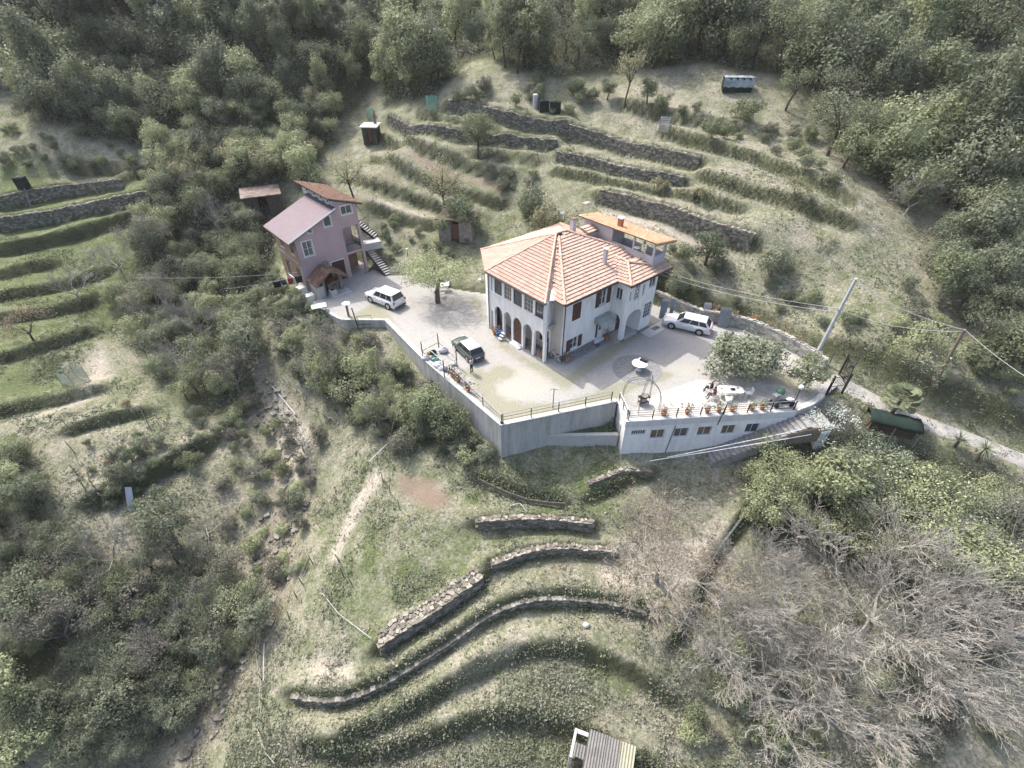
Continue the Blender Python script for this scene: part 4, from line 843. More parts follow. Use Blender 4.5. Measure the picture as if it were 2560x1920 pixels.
for q in ([(-.95,.05,1.45),(-.95,-2.7,1.45),(.9,-2.7,rz),(.9,.05,rz)], [(2.75,.05,1.6),(2.75,-2.7,1.6),(.9,-2.7,rz),(.9,.05,rz)]):
    ro = MB().slab([O.pt(*x) for x in q], .1).build('oven_roof', m_under, ov); tiles(ro, [O.pt(*x) for x in q], m_tileold, .36, .22)
c = MB(); c.box(O.pt(1.3, -.9, 2.4), (.4, .4, .7), O.deg); c.box(O.pt(1.3, -.9, 3.1), (.55, .55, .1), O.deg); c.build('oven_chimney', m_ston, ov)

# ------------------------------------------------------------------ low white building under the patio
lb = thing('low_building', 'long low white building with sliding windows below the patio', 'building', BL.pt(0, 0, -3.6))
lf = BL.front(0)
def pxr(pts): q = [BL.onv(*p) for p in pts]; return (min(a for a, _ in q), max(a for a, _ in q), min(z for _, z in q), max(z for _, z in q))
z3p = lambda a, b: (1500 + a * .28933, 640 + b * .28933)
LW = []
for (x0, y0, x1, y1) in [(455,1440,530,1530),(660,1440,735,1525),(865,1428,955,1520),(1075,1420,1170,1510),(1280,1418,1375,1508)]:
    a0, zt = BL.onv(*z3p(x0 + 8, y0)); a1, zb = BL.onv(*z3p(x1 - 5, y1)); a1 = BL.onv(*z3p(x1 + 15, y0))[0]; LW.append((a0 - .02, a0 + 1.15, -2.15, -1.12))
gw = BL.onv(*z3p(285, 1465)); GW = (gw[0], gw[0] + 1.15, -1.55, -1.05)
w = MB(); wallgrid(w, lf, 0, 13.8, -3.9, -.62, LW + [GW], .3); w.build('front_wall', m_white, lb)
MB().bf(lf, -.06, 13.9, -.62, .02, -.35, .06).build('parapet', pm('weathered_white_render', [(.36,.36,.34),(.56,.56,.55),(.62,.62,.61)], .8, .9, fine=.3, stretch=(2.5, 2.5, .4)), lb)
w = MB(); w.bf(BL.left(0), .31, 2.6, -3.9, -.62, -.3, -.001); w.bf(BL.left(0), .36, 2.7, -.62, .02, -.35, .05); w.build('end_wall', m_white, lb)
MB().bf(BL.left(-.02), .9, 1.8, -3.4, -1.2, 0, .04).build('end_door', m_frame, lb)
MB().bf(BL.right(13.8), .31, 2.2, -3.9, -.63, -.3, -.001).build('end_wall', m_white, lb)
for i, q in enumerate(LW): window(lb, lf, *q, m_frame, m_glassw if i in (0, 2, 3) else m_glass, 1, 0, .14, .05, sill=m_trim)
window(lb, lf, *GW, m_frame, m_glass, 5, 0, .1, .04)
MB().tube([lf(3.85, -3.8, .05), lf(4.1, -.75, .05)], .03, 5).build('drain_rod', m_pipe, lb)
# outside stair descending in front of the low building (treads down to the left)
st = thing('stairway', 'grey concrete garden stair climbing along the low white building', 'stairs', BL.pt(9, -1.3, -3.7))
for i in range(20):
    a = 7.3 + i * .36; z = -3.72 + i * .175
    MB().bf(lf, a, a + .40, z - 1.0, z, .05, 1.5).build('step', m_stair, st)
MB().bf(lf, 14.5, 16.3, -1.6, -.48, .05, 1.5).build('landing', m_stair, st)
fb = thing('board_fence', 'grey weathered board fence at the top of the garden stair', 'fence', BL.pt(13.5, -1.7, -2))
for i in range(14): MB().bf(lf, 12.6 + i * .2, 12.6 + i * .2 + .17, -1.75 + i * .02 - .4, -.85 + i * .04 + random.uniform(-.04, .04), 1.62, 1.65).build('board', m_wood, fb)
b_ = MB(); b_.bf(lf, 12.5, 15.4, -1.2, -1.12, 1.56, 1.62); b_.build('rail', m_wood, fb)
# ------------------------------------------------------------------ retaining walls, railings
def wallrun(name, label, pts, tops, bots, th, m, cat='wall', cop=None, seg=1):
    """vertical wall along points (x, y); the outer face lies on the line, thickness to the left"""
    t = thing(name, label, cat, (pts[0][0], pts[0][1], bots[0])); mb = MB(); cp = MB(); n = len(pts)
    P2 = [np.array(p[:2], float) for p in pts]
    nrm = []
    for i in range(n):
        d = unit(P2[min(i + 1, n - 1)] - P2[max(i - 1, 0)]); nrm.append(np.array([-d[1], d[0]]))
    for i in range(n - 1):
        a, b = P2[i], P2[i + 1]; ai, bi = a + nrm[i] * th, b + nrm[i + 1] * th
        k = lambda q, z: (q[0], q[1], z)
        mb.hexa([k(a, bots[i]), k(b, bots[i + 1]), k(bi, bots[i + 1]), k(ai, bots[i]), k(a, tops[i]), k(b, tops[i + 1]), k(bi, tops[i + 1]), k(ai, tops[i])])
        if cop:
            ao, bo = a - nrm[i] * .05, b - nrm[i + 1] * .05; ci, di = a + nrm[i] * (th + .05), b + nrm[i + 1] * (th + .05)
            cp.hexa([k(ao, tops[i] + .002), k(bo, tops[i + 1] + .002), k(di, tops[i + 1] + .002), k(ci, tops[i] + .002), k(ao, tops[i] + .09), k(bo, tops[i + 1] + .09), k(di, tops[i + 1] + .09), k(ci, tops[i] + .09)])
    mb.build('wall_face', m, t)
    if cop: cp.build('coping', cop, t)
    return t
Y = YARDC
def dens(pts, step=1.5):
    q = np.array(pts, float); t = np.r_[0, np.cumsum(np.hypot(*np.diff(q[:, :2], axis=0).T))]; s = np.linspace(0, t[-1], max(2, int(t[-1] / step)) + 1)
    return np.c_[np.interp(s, t, q[:, 0]), np.interp(s, t, q[:, 1])]
off = lambda p, dx, dy: (p[0] + dx, p[1] + dy)
lw = dens([Y[0], Y[1], Y[2]]); wallrun('retaining_wall', 'long stained grey retaining wall holding up the left courtyard edge', lw, [.06] * len(lw), [H(x - .5, y - .4) - .6 for x, y in lw], .34, m_concd, 'wall', m_conc)
rw = dens([Y[2], Y[3], Y[4]]); wallrun('retaining_wall', 'short grey retaining wall below the courtyard corner railing', rw, [.06] * len(rw), [min(-3.2, H(x, y - .6) - .5) for x, y in rw], .34, m_concd, 'wall', m_conc)
def railing(label, pts, z=0.0, h=.95, nb=3, step=2.0, inset=.15, m=m_iron, mr=m_galv):
    q = dens(pts, step); t = thing('railing', label, 'railing', (q[0][0], q[0][1], z)); n = len(q)
    for x, y in q: MB().box((x, y, z), (.07, .07, h)).build('post', m, t)
    for k in range(nb):
        zz_ = z + h * (k + 1) / nb; r = MB(); r.tube([(x, y, zz_) for x, y in pts], .028 if k == nb - 1 else .018, 5); r.build('rail', mr if k == nb - 1 else m, t)
    return t
ins_ = lambda p, q, d: np.array(p[:2]) + unit(np.array(q[:2]) - np.array(p[:2])) * d
cen = np.array([1.0, 33.0])
E_ = [ins_(Y[i], cen, .2) for i in range(5)]
railing('grey metal railing along the left courtyard retaining wall', [ins_(P(1120, 938), cen, .2), E_[2]], .14)
railing('grey metal railing from the courtyard corner to the low building', [E_[2] + np.array([.1, .02]), E_[3], E_[4] - np.array([.3, 0])], .14)
railing('grey metal railing along the patio above the low building', [BL.pt(.15, .12, 0)[:2], BL.pt(13.7, .12, 0)[:2]], .02, .95, 4, 1.7)
railing('short dark railing at the left end of the patio', [BL.pt(.1, .3, 0)[:2], BL.pt(.02, 2.4, 0)[:2]], .02, .95, 3, 1.0)
# low concrete wall and ivy terrace between the two
a0 = P(1362, 1095, -2.35); a1 = P(1545, 1092, -2.35)
lo = dens([a0[:2], a1[:2]], 1.2); wallrun('garden_wall', 'low grey concrete wall joining the retaining wall to the white building', lo, [-2.2] * len(lo), [H(x, y - .5) - .5 for x, y in lo], .25, m_conc, 'wall', m_conc)
b = MB(); q = [np.array([rw[3][0], rw[3][1] + .2]), np.array([Y[4][0] + .3, Y[4][1]]), a1[:2] + np.array([0, .3]), a0[:2] + np.array([0, .3])]; b.slab([(x[0], x[1], -2.55) for x in q], 1.6); tag(b.build('ivy_terrace', pm('dark_soil', [(.07,.06,.045),(.14,.12,.09)], 4, .95), at=(q[0][0], q[0][1], -2.6)), kind='structure')

# stone walls --------------------------------------------------------------------------------------
STN = []
m_stone = pm('grey_brown_fieldstone', [(.06,.055,.045),(.18,.165,.135),(.42,.39,.33)], 2.5, .95, .4, rnd=.65)
m_stoned = pm('dark_fieldstone', [(.06,.06,.05),(.15,.145,.12),(.38,.365,.32)], 2.5, .95, .4, rnd=.65)
def stone_mesh(i):
    r = random.Random(i); b = MB(); k = lambda x, y, z: (x * (.5 + r.uniform(-.09, .05)), y * (.5 + r.uniform(-.06, .06)), z * (.5 + r.uniform(-.09, .05)))
    b.hexa([k(-1, -1, -1), k(1, -1, -1), k(1, 1, -1), k(-1, 1, -1), k(-1, -1, 1), k(1, -1, 1), k(1, 1, 1), k(-1, 1, 1)]); return np.array(b.V), b.F
STM = [stone_mesh(i) for i in range(10)]
def stone_wall(label, xy, dz, m=m_stone, individual=False, th=.45, sl=(.32, .62), sh=.2, top=.12, zb=None, zt=None, cap=None, name='stone_wall', side=.25):
    xy = np.asarray(xy, float); t_ = np.r_[0, np.cumsum(np.hypot(*np.diff(xy, axis=0).T))]; L = t_[-1]
    at = lambda s: np.array([np.interp(s, t_, xy[:, 0]), np.interp(s, t_, xy[:, 1])])
    def tan(s): return unit(at(min(L, s + .2)) - at(max(0, s - .2)))
    t = thing(name, label, 'wall', (*xy[len(xy) // 2], float(H(*xy[len(xy) // 2]))))
    V = []; F = []; R = []; objs = 0; s = 0.0; meshes = []
    core = MB()
    ss = np.linspace(0, L, max(3, int(L / .8)))
    tops = []; bots = []
    for q in ss:
        p = at(q); d = tan(q); nn = np.array([-d[1], d[0]]); lo = float(H(*(p - nn * .55))); hi = float(H(*(p + nn * .55)))
        if zb is not None: lo = zb(q / L)
        bots.append(lo - .3); tops.append(zt(q / L) if zt is not None else max(hi, lo + dz * .75) + top)
    for i in range(len(ss) - 1):
        c = []
        for j in (i, i + 1):
            p = at(ss[j]); d = tan(ss[j]); nn = np.array([-d[1], d[0]]); c.append((p - nn * (side - .05), p + nn * (th - side - .05)))
        k = lambda q, z: (q[0], q[1], z)
        core.hexa([k(c[0][0], bots[i]), k(c[1][0], bots[i + 1]), k(c[1][1], bots[i + 1]), k(c[0][1], bots[i]), k(c[0][0], tops[i] - .06), k(c[1][0], tops[i + 1] - .06), k(c[1][1], tops[i + 1] - .06), k(c[0][1], tops[i] - .06)])
    core.build('wall_core', m_stoned, t)
    hmax = max(a - b for a, b in zip(tops, bots)); rows = int(hmax / sh) + 1
    for rrow in range(rows):
        s = -random.uniform(0, .3)
        while s < L:
            l_ = random.uniform(*sl); c_ = min(max(s + l_ / 2, 0), L); s += l_ * .97
            zt_ = np.interp(c_, ss, tops); zb_ = np.interp(c_, ss, bots); z = zt_ - sh * (rrow + .5) + random.uniform(-.03, .03)
            if z < zb_: continue
            p = at(c_); d = tan(c_); nn = np.array([-d[1], d[0]]); q = p - nn * (side - .12 + random.uniform(-.05, .03)); dep = .34
            
            ang = math.atan2(d[1], d[0]) + random.uniform(-.06, .06); u = np.array([math.cos(ang), math.sin(ang)]); w_ = np.array([-u[1], u[0]])
            size = (l_ * 1.0, dep, sh * random.uniform(.85, 1.08))
            if individual and objs < 300:
                i = random.randrange(10)
                if not STN_ME.get((i, m.name)):
                    me = bpy.data.meshes.new('stone'); me.from_pydata(STM[i][0].tolist(), [], STM[i][1]); a = me.attributes.new('rnd', 'FLOAT', 'FACE'); a.data.foreach_set('value', np.full(6, (i + .5) / 10, np.float32)); me.materials.append(m); STN_ME[(i, m.name)] = me
                o = bpy.data.objects.new('stone', STN_ME[(i, m.name)]); COL.objects.link(o); o.parent = t
                o.location = (q[0] - t.location.x, q[1] - t.location.y, z - t.location.z); o.rotation_euler = (random.uniform(-.05, .05), random.uniform(-.05, .05), ang); o.scale = size; objs += 1
            else:
                sv, sf_ = STM[random.randrange(10)]; k = len(V)
                for (x, y, zz_) in sv: V.append((q[0] + u[0] * x * size[0] + w_[0] * y * size[1], q[1] + u[1] * x * size[0] + w_[1] * y * size[1], z + zz_ * size[2]))
                F += [tuple(i + k for i in f) for f in sf_]; R += [random.random()] * 6
    kk = 0 if top < -.2 else max(1, int(th / .32))          # loose stones covering the wall top
    for s in np.arange(0, L, .3):
        for j in range(kk):
            c_ = min(L, s + random.uniform(0, .2)); p = at(c_); d = tan(c_); nn = np.array([-d[1], d[0]]); q = p + nn * (-side + .1 + (th - .1) * (j + .5 + random.uniform(-.25, .25)) / kk); z = np.interp(c_, ss, tops) + random.uniform(-.05, .02)
            a = random.uniform(0, 6); u = np.array([math.cos(a), math.sin(a)]); w_ = np.array([-u[1], u[0]]); l_ = random.uniform(.2, .42); sv, sf_ = STM[random.randrange(10)]; k = len(V)
            for (x, y, zz_) in sv: V.append((q[0] + u[0] * x * l_ + w_[0] * y * l_ * .7, q[1] + u[1] * x * l_ + w_[1] * y * l_ * .7, z + zz_ * .12))
            F += [tuple(i + k for i in f) for f in sf_]; R += [random.random()] * 6
    if V: o = mobj('stones', V, F, m, t, False, R); o['kind'] = 'stuff'
    return t
STN_ME = {}
SW = {0:('dark drystone wall of the highest terrace, below the dark green tanks',m_stoned), 5:('drystone terrace wall right of the grassy ramp, second from top',m_stoned), 8:('tall speckled drystone wall right behind the white house',m_stone), 15:('drystone wall behind the ladder on the left hillside',m_stoned), 16:('tallest dark drystone wall on the left hillside',m_stoned),
 2:('long low drystone wall above the vegetable plot',m_stoned), 6:('broken drystone wall under the fruit saplings right of the ramp',m_stoned), 30:('long curving drystone wall, lower middle terraces',m_stoned)}
for i, (lab, m) in SW.items(): stone_wall(lab, STEPW[i][0], STEPW[i][1] * .55 if i >= 30 else STEPW[i][1], m, top=-.55 if i in (30, 31) else (-.15 if i < 15 else -.05), sl=(.2,.42), sh=.19)
stone_wall('pale drystone wall with sunlit top, upper front terrace', STEPW[27][0], 1.0, m_stone, True, sl=(.25, .5), sh=.16)
stone_wall('curved low drystone wall left of the bare walnut tree', STEPW[28][0], .8, m_stone, True, sl=(.25, .5), sh=.16, top=.0)
stone_wall('thick straight drystone wall with broad pale top, lower left terraces', STEPW[29][0], 1.3, m_stone, True, th=1.1, sl=(.25, .5), sh=.18)
c0, c1, c2, c3 = P(1470, 1210, -4.6), P(1510, 1196, -4.5), P(1560, 1178, -4.4), P(1625, 1178, -4.3)
q = dens([c0[:2], c1[:2], c2[:2], c3[:2]], .6); stone_wall('low grey stone wall with white coping under the low building', q, 1.0, m_stone, True, th=.35, sl=(.22, .45), sh=.16, zb=lambda s: -5.6, zt=lambda s: -4.3 + .35 * math.sin(s * 2.2))
# planter wall beside the drive with stone facing
pw_ = dens([P(2052, 922)[:2], P(2035, 906)[:2], P(1965, 868)[:2], P(1905, 838)[:2], P(1850, 818)[:2], P(1818, 812)[:2], P(1740, 797)[:2], P(1690, 775)[:2], P(1640, 752)[:2]], .8)
stone_wall('curved stone faced wall with orange planters beside the drive', pw_[::-1], 1.4, pm('grey_green_stone', [(.16,.16,.15),(.29,.29,.27),(.46,.45,.42)], 2, .95, .4, rnd=.7), True, th=.35, sl=(.35, .8), sh=.27, zb=lambda s: 0, zt=lambda s: 1.25 - .35 * max(0, s - .8))
cp = dens(pw_, .8); cb = MB()
for a, b in zip(cp, cp[1:]):
    d = unit(b - a); nn = np.array([d[1], -d[0]]) ; cb.hexa([(*(a - nn * .1), 1.27), (*(b - nn * .1), 1.27), (*(b + nn * .32), 1.27), (*(a + nn * .32), 1.27), (*(a - nn * .1), 1.33), (*(b - nn * .1), 1.33), (*(b + nn * .32), 1.33), (*(a + nn * .32), 1.33)])

q = dens([BL.pt(13.9, -.05, 0)[:2], np.array(YARD[7]), np.array(YARD[8])], .8)
wallrun('edge_wall', 'low rough wall carrying the courtyard edge between patio and gate', q, [.05] * len(q), [float(H(x + .3, y - .5)) - .6 for x, y in q], .35, m_concd, 'wall', m_conc)
# rough bank wall closing the courtyard on the left, below the pink house
q = dens([np.array(YARD[-4]), np.array(YARD[-3]), np.array(YARD[-2]), np.array(YARD[-1]), np.array(YARD[0])], 1.0)
wallrun('bank_wall', 'rough grey bank wall under the gravel in front of the pink house', q, [.03] * len(q), [float(H(x - .4, y - .4)) - .6 for x, y in q], .3, m_concd)
# ------------------------------------------------------------------ vegetation
L_DARK = leafm('leaf_dark_evergreen', (.06,.074,.036), (.205,.228,.12))
L_GREY = leafm('leaf_grey_green', (.085,.098,.048), (.27,.285,.165))
L_MID = leafm('leaf_mid_green', (.075,.092,.034), (.265,.29,.13))
L_PALE = leafm('leaf_spring_green', (.15,.165,.055), (.44,.45,.205))
L_YEL = leafm('leaf_yellow_spring', (.14,.125,.045), (.40,.36,.17))
L_BUD = leafm('leaf_orange_bud', (.17,.11,.06), (.34,.24,.14))
L_BROWN = leafm('leaf_dry_brown', (.085,.075,.05), (.25,.225,.16))
L_WHITE = leafm('white_blossom', (.45,.46,.40), (.72,.72,.66))
M_BARK = pm('brown_bark', [(.05,.042,.035),(.11,.095,.08)], 4, .95)
M_TWIG = pm('pale_grey_bark', [(.18,.17,.15),(.37,.355,.315)], 3, .95)

def leaves(pts, size, r, up=.5, out=None):
    """random leaf clumps: two-triangle quads around the given points"""
    n = len(pts); a = r.normal(size=(n, 3)); a[:, 2] += up * np.sign(a[:, 2] + 1e-6) * 0; nrm = r.normal(size=(n, 3)); nrm[:, 2] = np.abs(nrm[:, 2]) + up
    if out is not None: nrm = r.normal(size=(n, 3)) * .5 + out * 1.0 + np.array([0, 0, .3])
    nrm /= np.linalg.norm(nrm, axis=1)[:, None]; t = np.cross(nrm, a); t /= np.linalg.norm(t, axis=1)[:, None] + 1e-9; b = np.cross(nrm, t)
    s = size * r.uniform(.55, 1.25, (n, 1)); w = s * r.uniform(.4, .7, (n, 1))
    V = np.stack([pts - t * s * .5, pts + b * w * .5 - nrm * s * .1, pts + t * s * .5, pts - b * w * .5 - nrm * s * .1], 1).reshape(-1, 3)
    return V, np.arange(n * 4).reshape(n, 4)
LID = []; LDIR = []
def crown_pts(lobes, n, r, hollow=.45):
    out = []; LID.clear(); LDIR.clear(); w = np.array([l[3] * l[4] * l[5] for l in lobes]) ** .75; w = (w / w.sum() * n).astype(int)
    for (cx_, cy_, cz_, rx, ry, rz), k in zip(lobes, w):
        d = r.normal(size=(k, 3)); d /= np.linalg.norm(d, axis=1)[:, None]
        rad = (hollow + (1 - hollow) * r.random(k) ** .6)
        rad *= 1 + .34 * np.sin(d[:, 0] * 5 + cx_ * 3) * np.cos(d[:, 1] * 6 + cz_) + r.normal(size=k) * .07
        LID.append(np.full(k, r.random())); LDIR.append(d); out.append(np.array([cx_, cy_, cz_]) + d * rad[:, None] * np.array([rx, ry, rz]))
    return np.concatenate(out)
def lobes_for(W_, Hh, base_h, r, n=9, flat=1.0):
    L = [(0, 0, base_h + (Hh - base_h) * .5, W_ * .33, W_ * .33, (Hh - base_h) * .45)]
    for i in range(n):
        a = 2 * math.pi * (i + r.random()) / n; d = W_ * r.uniform(.2, .36); z = base_h + (Hh - base_h) * r.uniform(.22, .82); q = W_ * r.uniform(.13, .22)
        L.append((d * math.cos(a), d * math.sin(a), z, q, q, q * flat * r.uniform(.7, 1.1)))
    return L
def limb(mb, p, d, length, rad, r, depth, spread=.6, up=.15, n=5, seg=3, out=None):
    pts = [p]; rr = [rad]; q = np.array(p, float); v = unit(d)
    for i in range(seg):
        v = unit(v + r.normal(size=3) * .13 + np.array([0, 0, up * .4])); q = q + v * length / seg; pts.append(q.copy()); rr.append(rad * (1 - .45 * (i + 1) / seg))
    mb.tube(pts, rr, n, False)
    if depth <= 0:
        if out is not None: out.append(q)
        return
    k = r.integers(2, 4)
    for i in range(k):
        a = r.normal(size=3); a -= v * (a @ v); a = unit(a)
        limb(mb, q, v + a * spread * r.uniform(.7, 1.3), length * r.uniform(.6, .85), rr[-1] * .75, r, depth - 1, spread, up, max(3, n - 1), seg if depth > 2 else 2, out)
    if depth >= 2:
        m_ = pts[len(pts) // 2]; a = unit(r.normal(size=3)); limb(mb, m_, v * .6 + a * spread, length * .6, rr[-1] * .55, r, depth - 2, spread, up, 3, 2, out)
def tree_mesh(kind, seed):
    """(trunk builder, crown vertices, faces)"""
    r = np.random.default_rng(seed); mb = MB()
    W_, Hh, bh, n, size, flat = {'oak':(5.6,5.2,.3,4600,.25,.95),'tall':(4.2,8.0,.6,4400,.26,1.3),'bush':(3,2.1,.05,2200,.17,.8),'umbrella':(9,4.9,2.7,6600,.21,.42),'round':(4,4.2,.8,3400,.19,.9),'sparse':(5,5,1.4,1500,.18,.9),'willow':(4.5,4.6,.4,4000,.28,1.2),'magnolia':(7,5.2,.4,8500,.26,.9),'fine':(6,4.6,.2,11000,.15,.9)}[kind]
    nl = {'umbrella':16,'magnolia':16,'bush':6}.get(kind, 9)
    L = lobes_for(W_, Hh, bh, r, nl, flat); pts = crown_pts(L, n, r, .3 if kind in ('sparse', 'umbrella') else .5); lid = np.concatenate(LID)[pts[:, 2] > .05]; ldir = np.concatenate(LDIR)[pts[:, 2] > .05]; pts = pts[pts[:, 2] > .05]
    if kind == 'willow': pts[:, 2] -= .5 * r.random(len(pts)) * (np.hypot(pts[:, 0], pts[:, 1]) > 1.0)
    tr = {'umbrella':.24,'bush':.05,'magnolia':.2}.get(kind, .13); lean = r.normal(size=2) * .06
    top = np.array([lean[0] * Hh, lean[1] * Hh, bh + (Hh - bh) * .25])
    mb.tube([(0, 0, -.4), (lean[0] * .3, lean[1] * .3, bh * .5), top], [tr * 1.25, tr, tr * .75], 7)
    for l_ in L[1:1 + (9 if kind != 'bush' else 4)]:
        mid = top * .45 + np.array(l_[:3]) * .55 + r.normal(size=3) * .12; mb.tube([top * (.75 + .25 * r.random()), mid, l_[:3]], [tr * .5, tr * .32, tr * .1], 4, False)
        if kind in ('sparse', 'umbrella'):
            for _ in range(5): mb.tube([mid, np.array(l_[:3]) + r.normal(size=3) * np.array(l_[3:]) * .8], [tr * .16, tr * .05], 3, False)
    V, F = leaves(pts, size, r, .5, ldir); return mb, V, F, W_, Hh, .68 * lid + .32 * r.random(len(lid))
def bare_mesh(seed, depth=5, H0=2.6, spread=.75, up=.12, tr=.2):
    """leafless tree: repeated forking into fine twigs, built breadth first"""
    r = np.random.default_rng(seed); mb = MB(); out = []
    mb.tube([(0, 0, -.4), (.04, 0, H0 * .2), (.06, .03, H0 * .35)], [.11, .09, .075], 6, False)
    cur = []
    for i in range(5):
        a = 2 * math.pi * (i + r.random() * .7) / 5; cur.append((np.array([.06, .03, H0 * .33]), unit([math.cos(a) * .9, math.sin(a) * .9, r.uniform(.35, 1.0)]), H0 * .42, .05))
    for lev in range(depth + 1):
        nxt = []
        for p, d, L, rad in cur:
            v = d; q = p; pts = [p]; rr = [rad]; seg = 3 if lev < 2 else 2
            for k in range(seg):
                v = unit(v + r.normal(size=3) * .16 + np.array([0, 0, up * .3])); q = q + v * L / seg; pts.append(q); rr.append(max(.0048, rad * (1 - .38 * (k + 1) / seg)))
            mb.tube(pts, rr, 5 if lev < 2 else 3, False)
            if lev == depth: out.append(q); continue
            kids = 3
            for k in range(kids):
                a = r.normal(size=3); a -= v * (a @ v); a = unit(a); st = pts[-1] if k < 2 else pts[-2]
                nxt.append((st, unit(v + a * spread * r.uniform(.45, 1.2)), L * r.uniform(.6, .86), max(.0052, rr[-1] * r.uniform(.6, .85))))
        cur = nxt
    return mb, np.array(out)
PROTO = {}
def proto(kind, v, leaf):
    k = (kind, v, leaf.name)
    if k in PROTO: return PROTO[k]
    mk = (kind, v)
    if mk not in PROTO:
        mb, V, F, W_, Hh, rn = tree_mesh(kind, 100 + hash_(kind) + v)
        tm = bpy.data.meshes.new('trunk'); tm.from_pydata(mb.V, [], mb.F); tm.materials.append(M_BARK)
        PROTO[mk] = (tm, V, F, W_, Hh, rn)
    tm, V, F, W_, Hh, rn = PROTO[mk]
    o = quadmesh('crown', V, F, leaf, rnd=rn); cm = o.data; bpy.data.objects.remove(o)
    PROTO[k] = (tm, cm, W_, Hh); return PROTO[k]
def hash_(s): return sum(ord(c) * (i + 3) for i, c in enumerate(s)) % 97
NVAR = {'fine': 3, 'oak': 5, 'tall': 4, 'bush': 5, 'round': 3, 'sparse': 3}
def plant(kind, leaf, p, width, label, cat='tree', group=None, name=None, hscale=1.0, var=None):
    tm, cm, W_, Hh = proto(kind, random.randrange(NVAR.get(kind, 1)) if var is None else var, leaf); s = width / W_
    t = bpy.data.objects.new(name or ('bush' if kind == 'bush' else 'tree'), None); COL.objects.link(t); t.empty_display_size = .3
    t.location = (float(p[0]), float(p[1]), float(p[2])); t.rotation_euler = (0, 0, random.uniform(0, 6.28)); t.scale = (s, s * random.uniform(.9, 1.1), s * hscale * random.uniform(.88, 1.12))
    tag(t, label, cat, group)
    for nm, me in (('trunk' if kind != 'bush' else 'stem', tm), ('crown' if kind != 'bush' else 'foliage', cm)):
        o = bpy.data.objects.new(nm, me); COL.objects.link(o); o.parent = t
    return t
def bare(p, width, label, seed, buds=None, depth=5, spread=.75, up=.12, tr=.2, bark=None, hs=1.0, group=None, nb=3, bsize=.16):
    key = ('bare', seed, depth, spread, up, tr)
    if key not in PROTO: PROTO[key] = bare_mesh(seed, depth, 2.6, spread, up, tr)
    mb, out = PROTO[key]; W_ = 2 * np.percentile(np.hypot(out[:, 0], out[:, 1]), 95); s = width / W_
    t = thing('bare_tree', label, 'tree', p, random.uniform(0, 6), group, world=False); t.scale = (s, s, s * hs)
    kb = ('bm', key, (bark or M_TWIG).name)
    if kb not in PROTO:
        o = mb.build('branches', bark or M_TWIG, t); PROTO[kb] = o.data
    else:
        o = bpy.data.objects.new('branches', PROTO[kb]); COL.objects.link(o); o.parent = t
    if buds:
        r = np.random.default_rng(seed); q = np.repeat(out, nb, 0) + r.normal(size=(len(out) * nb, 3)) * .16
        V, F = leaves(q, bsize / max(s, .3), r); o = quadmesh('buds', V, F, buds, t, r.random(len(F)))
    return t
def wpx(p, px):  # pixels -> metres at point p
    q = np.array(p) - CAMP; return px * (q[1] * _ct - q[2] * _st) / FPX

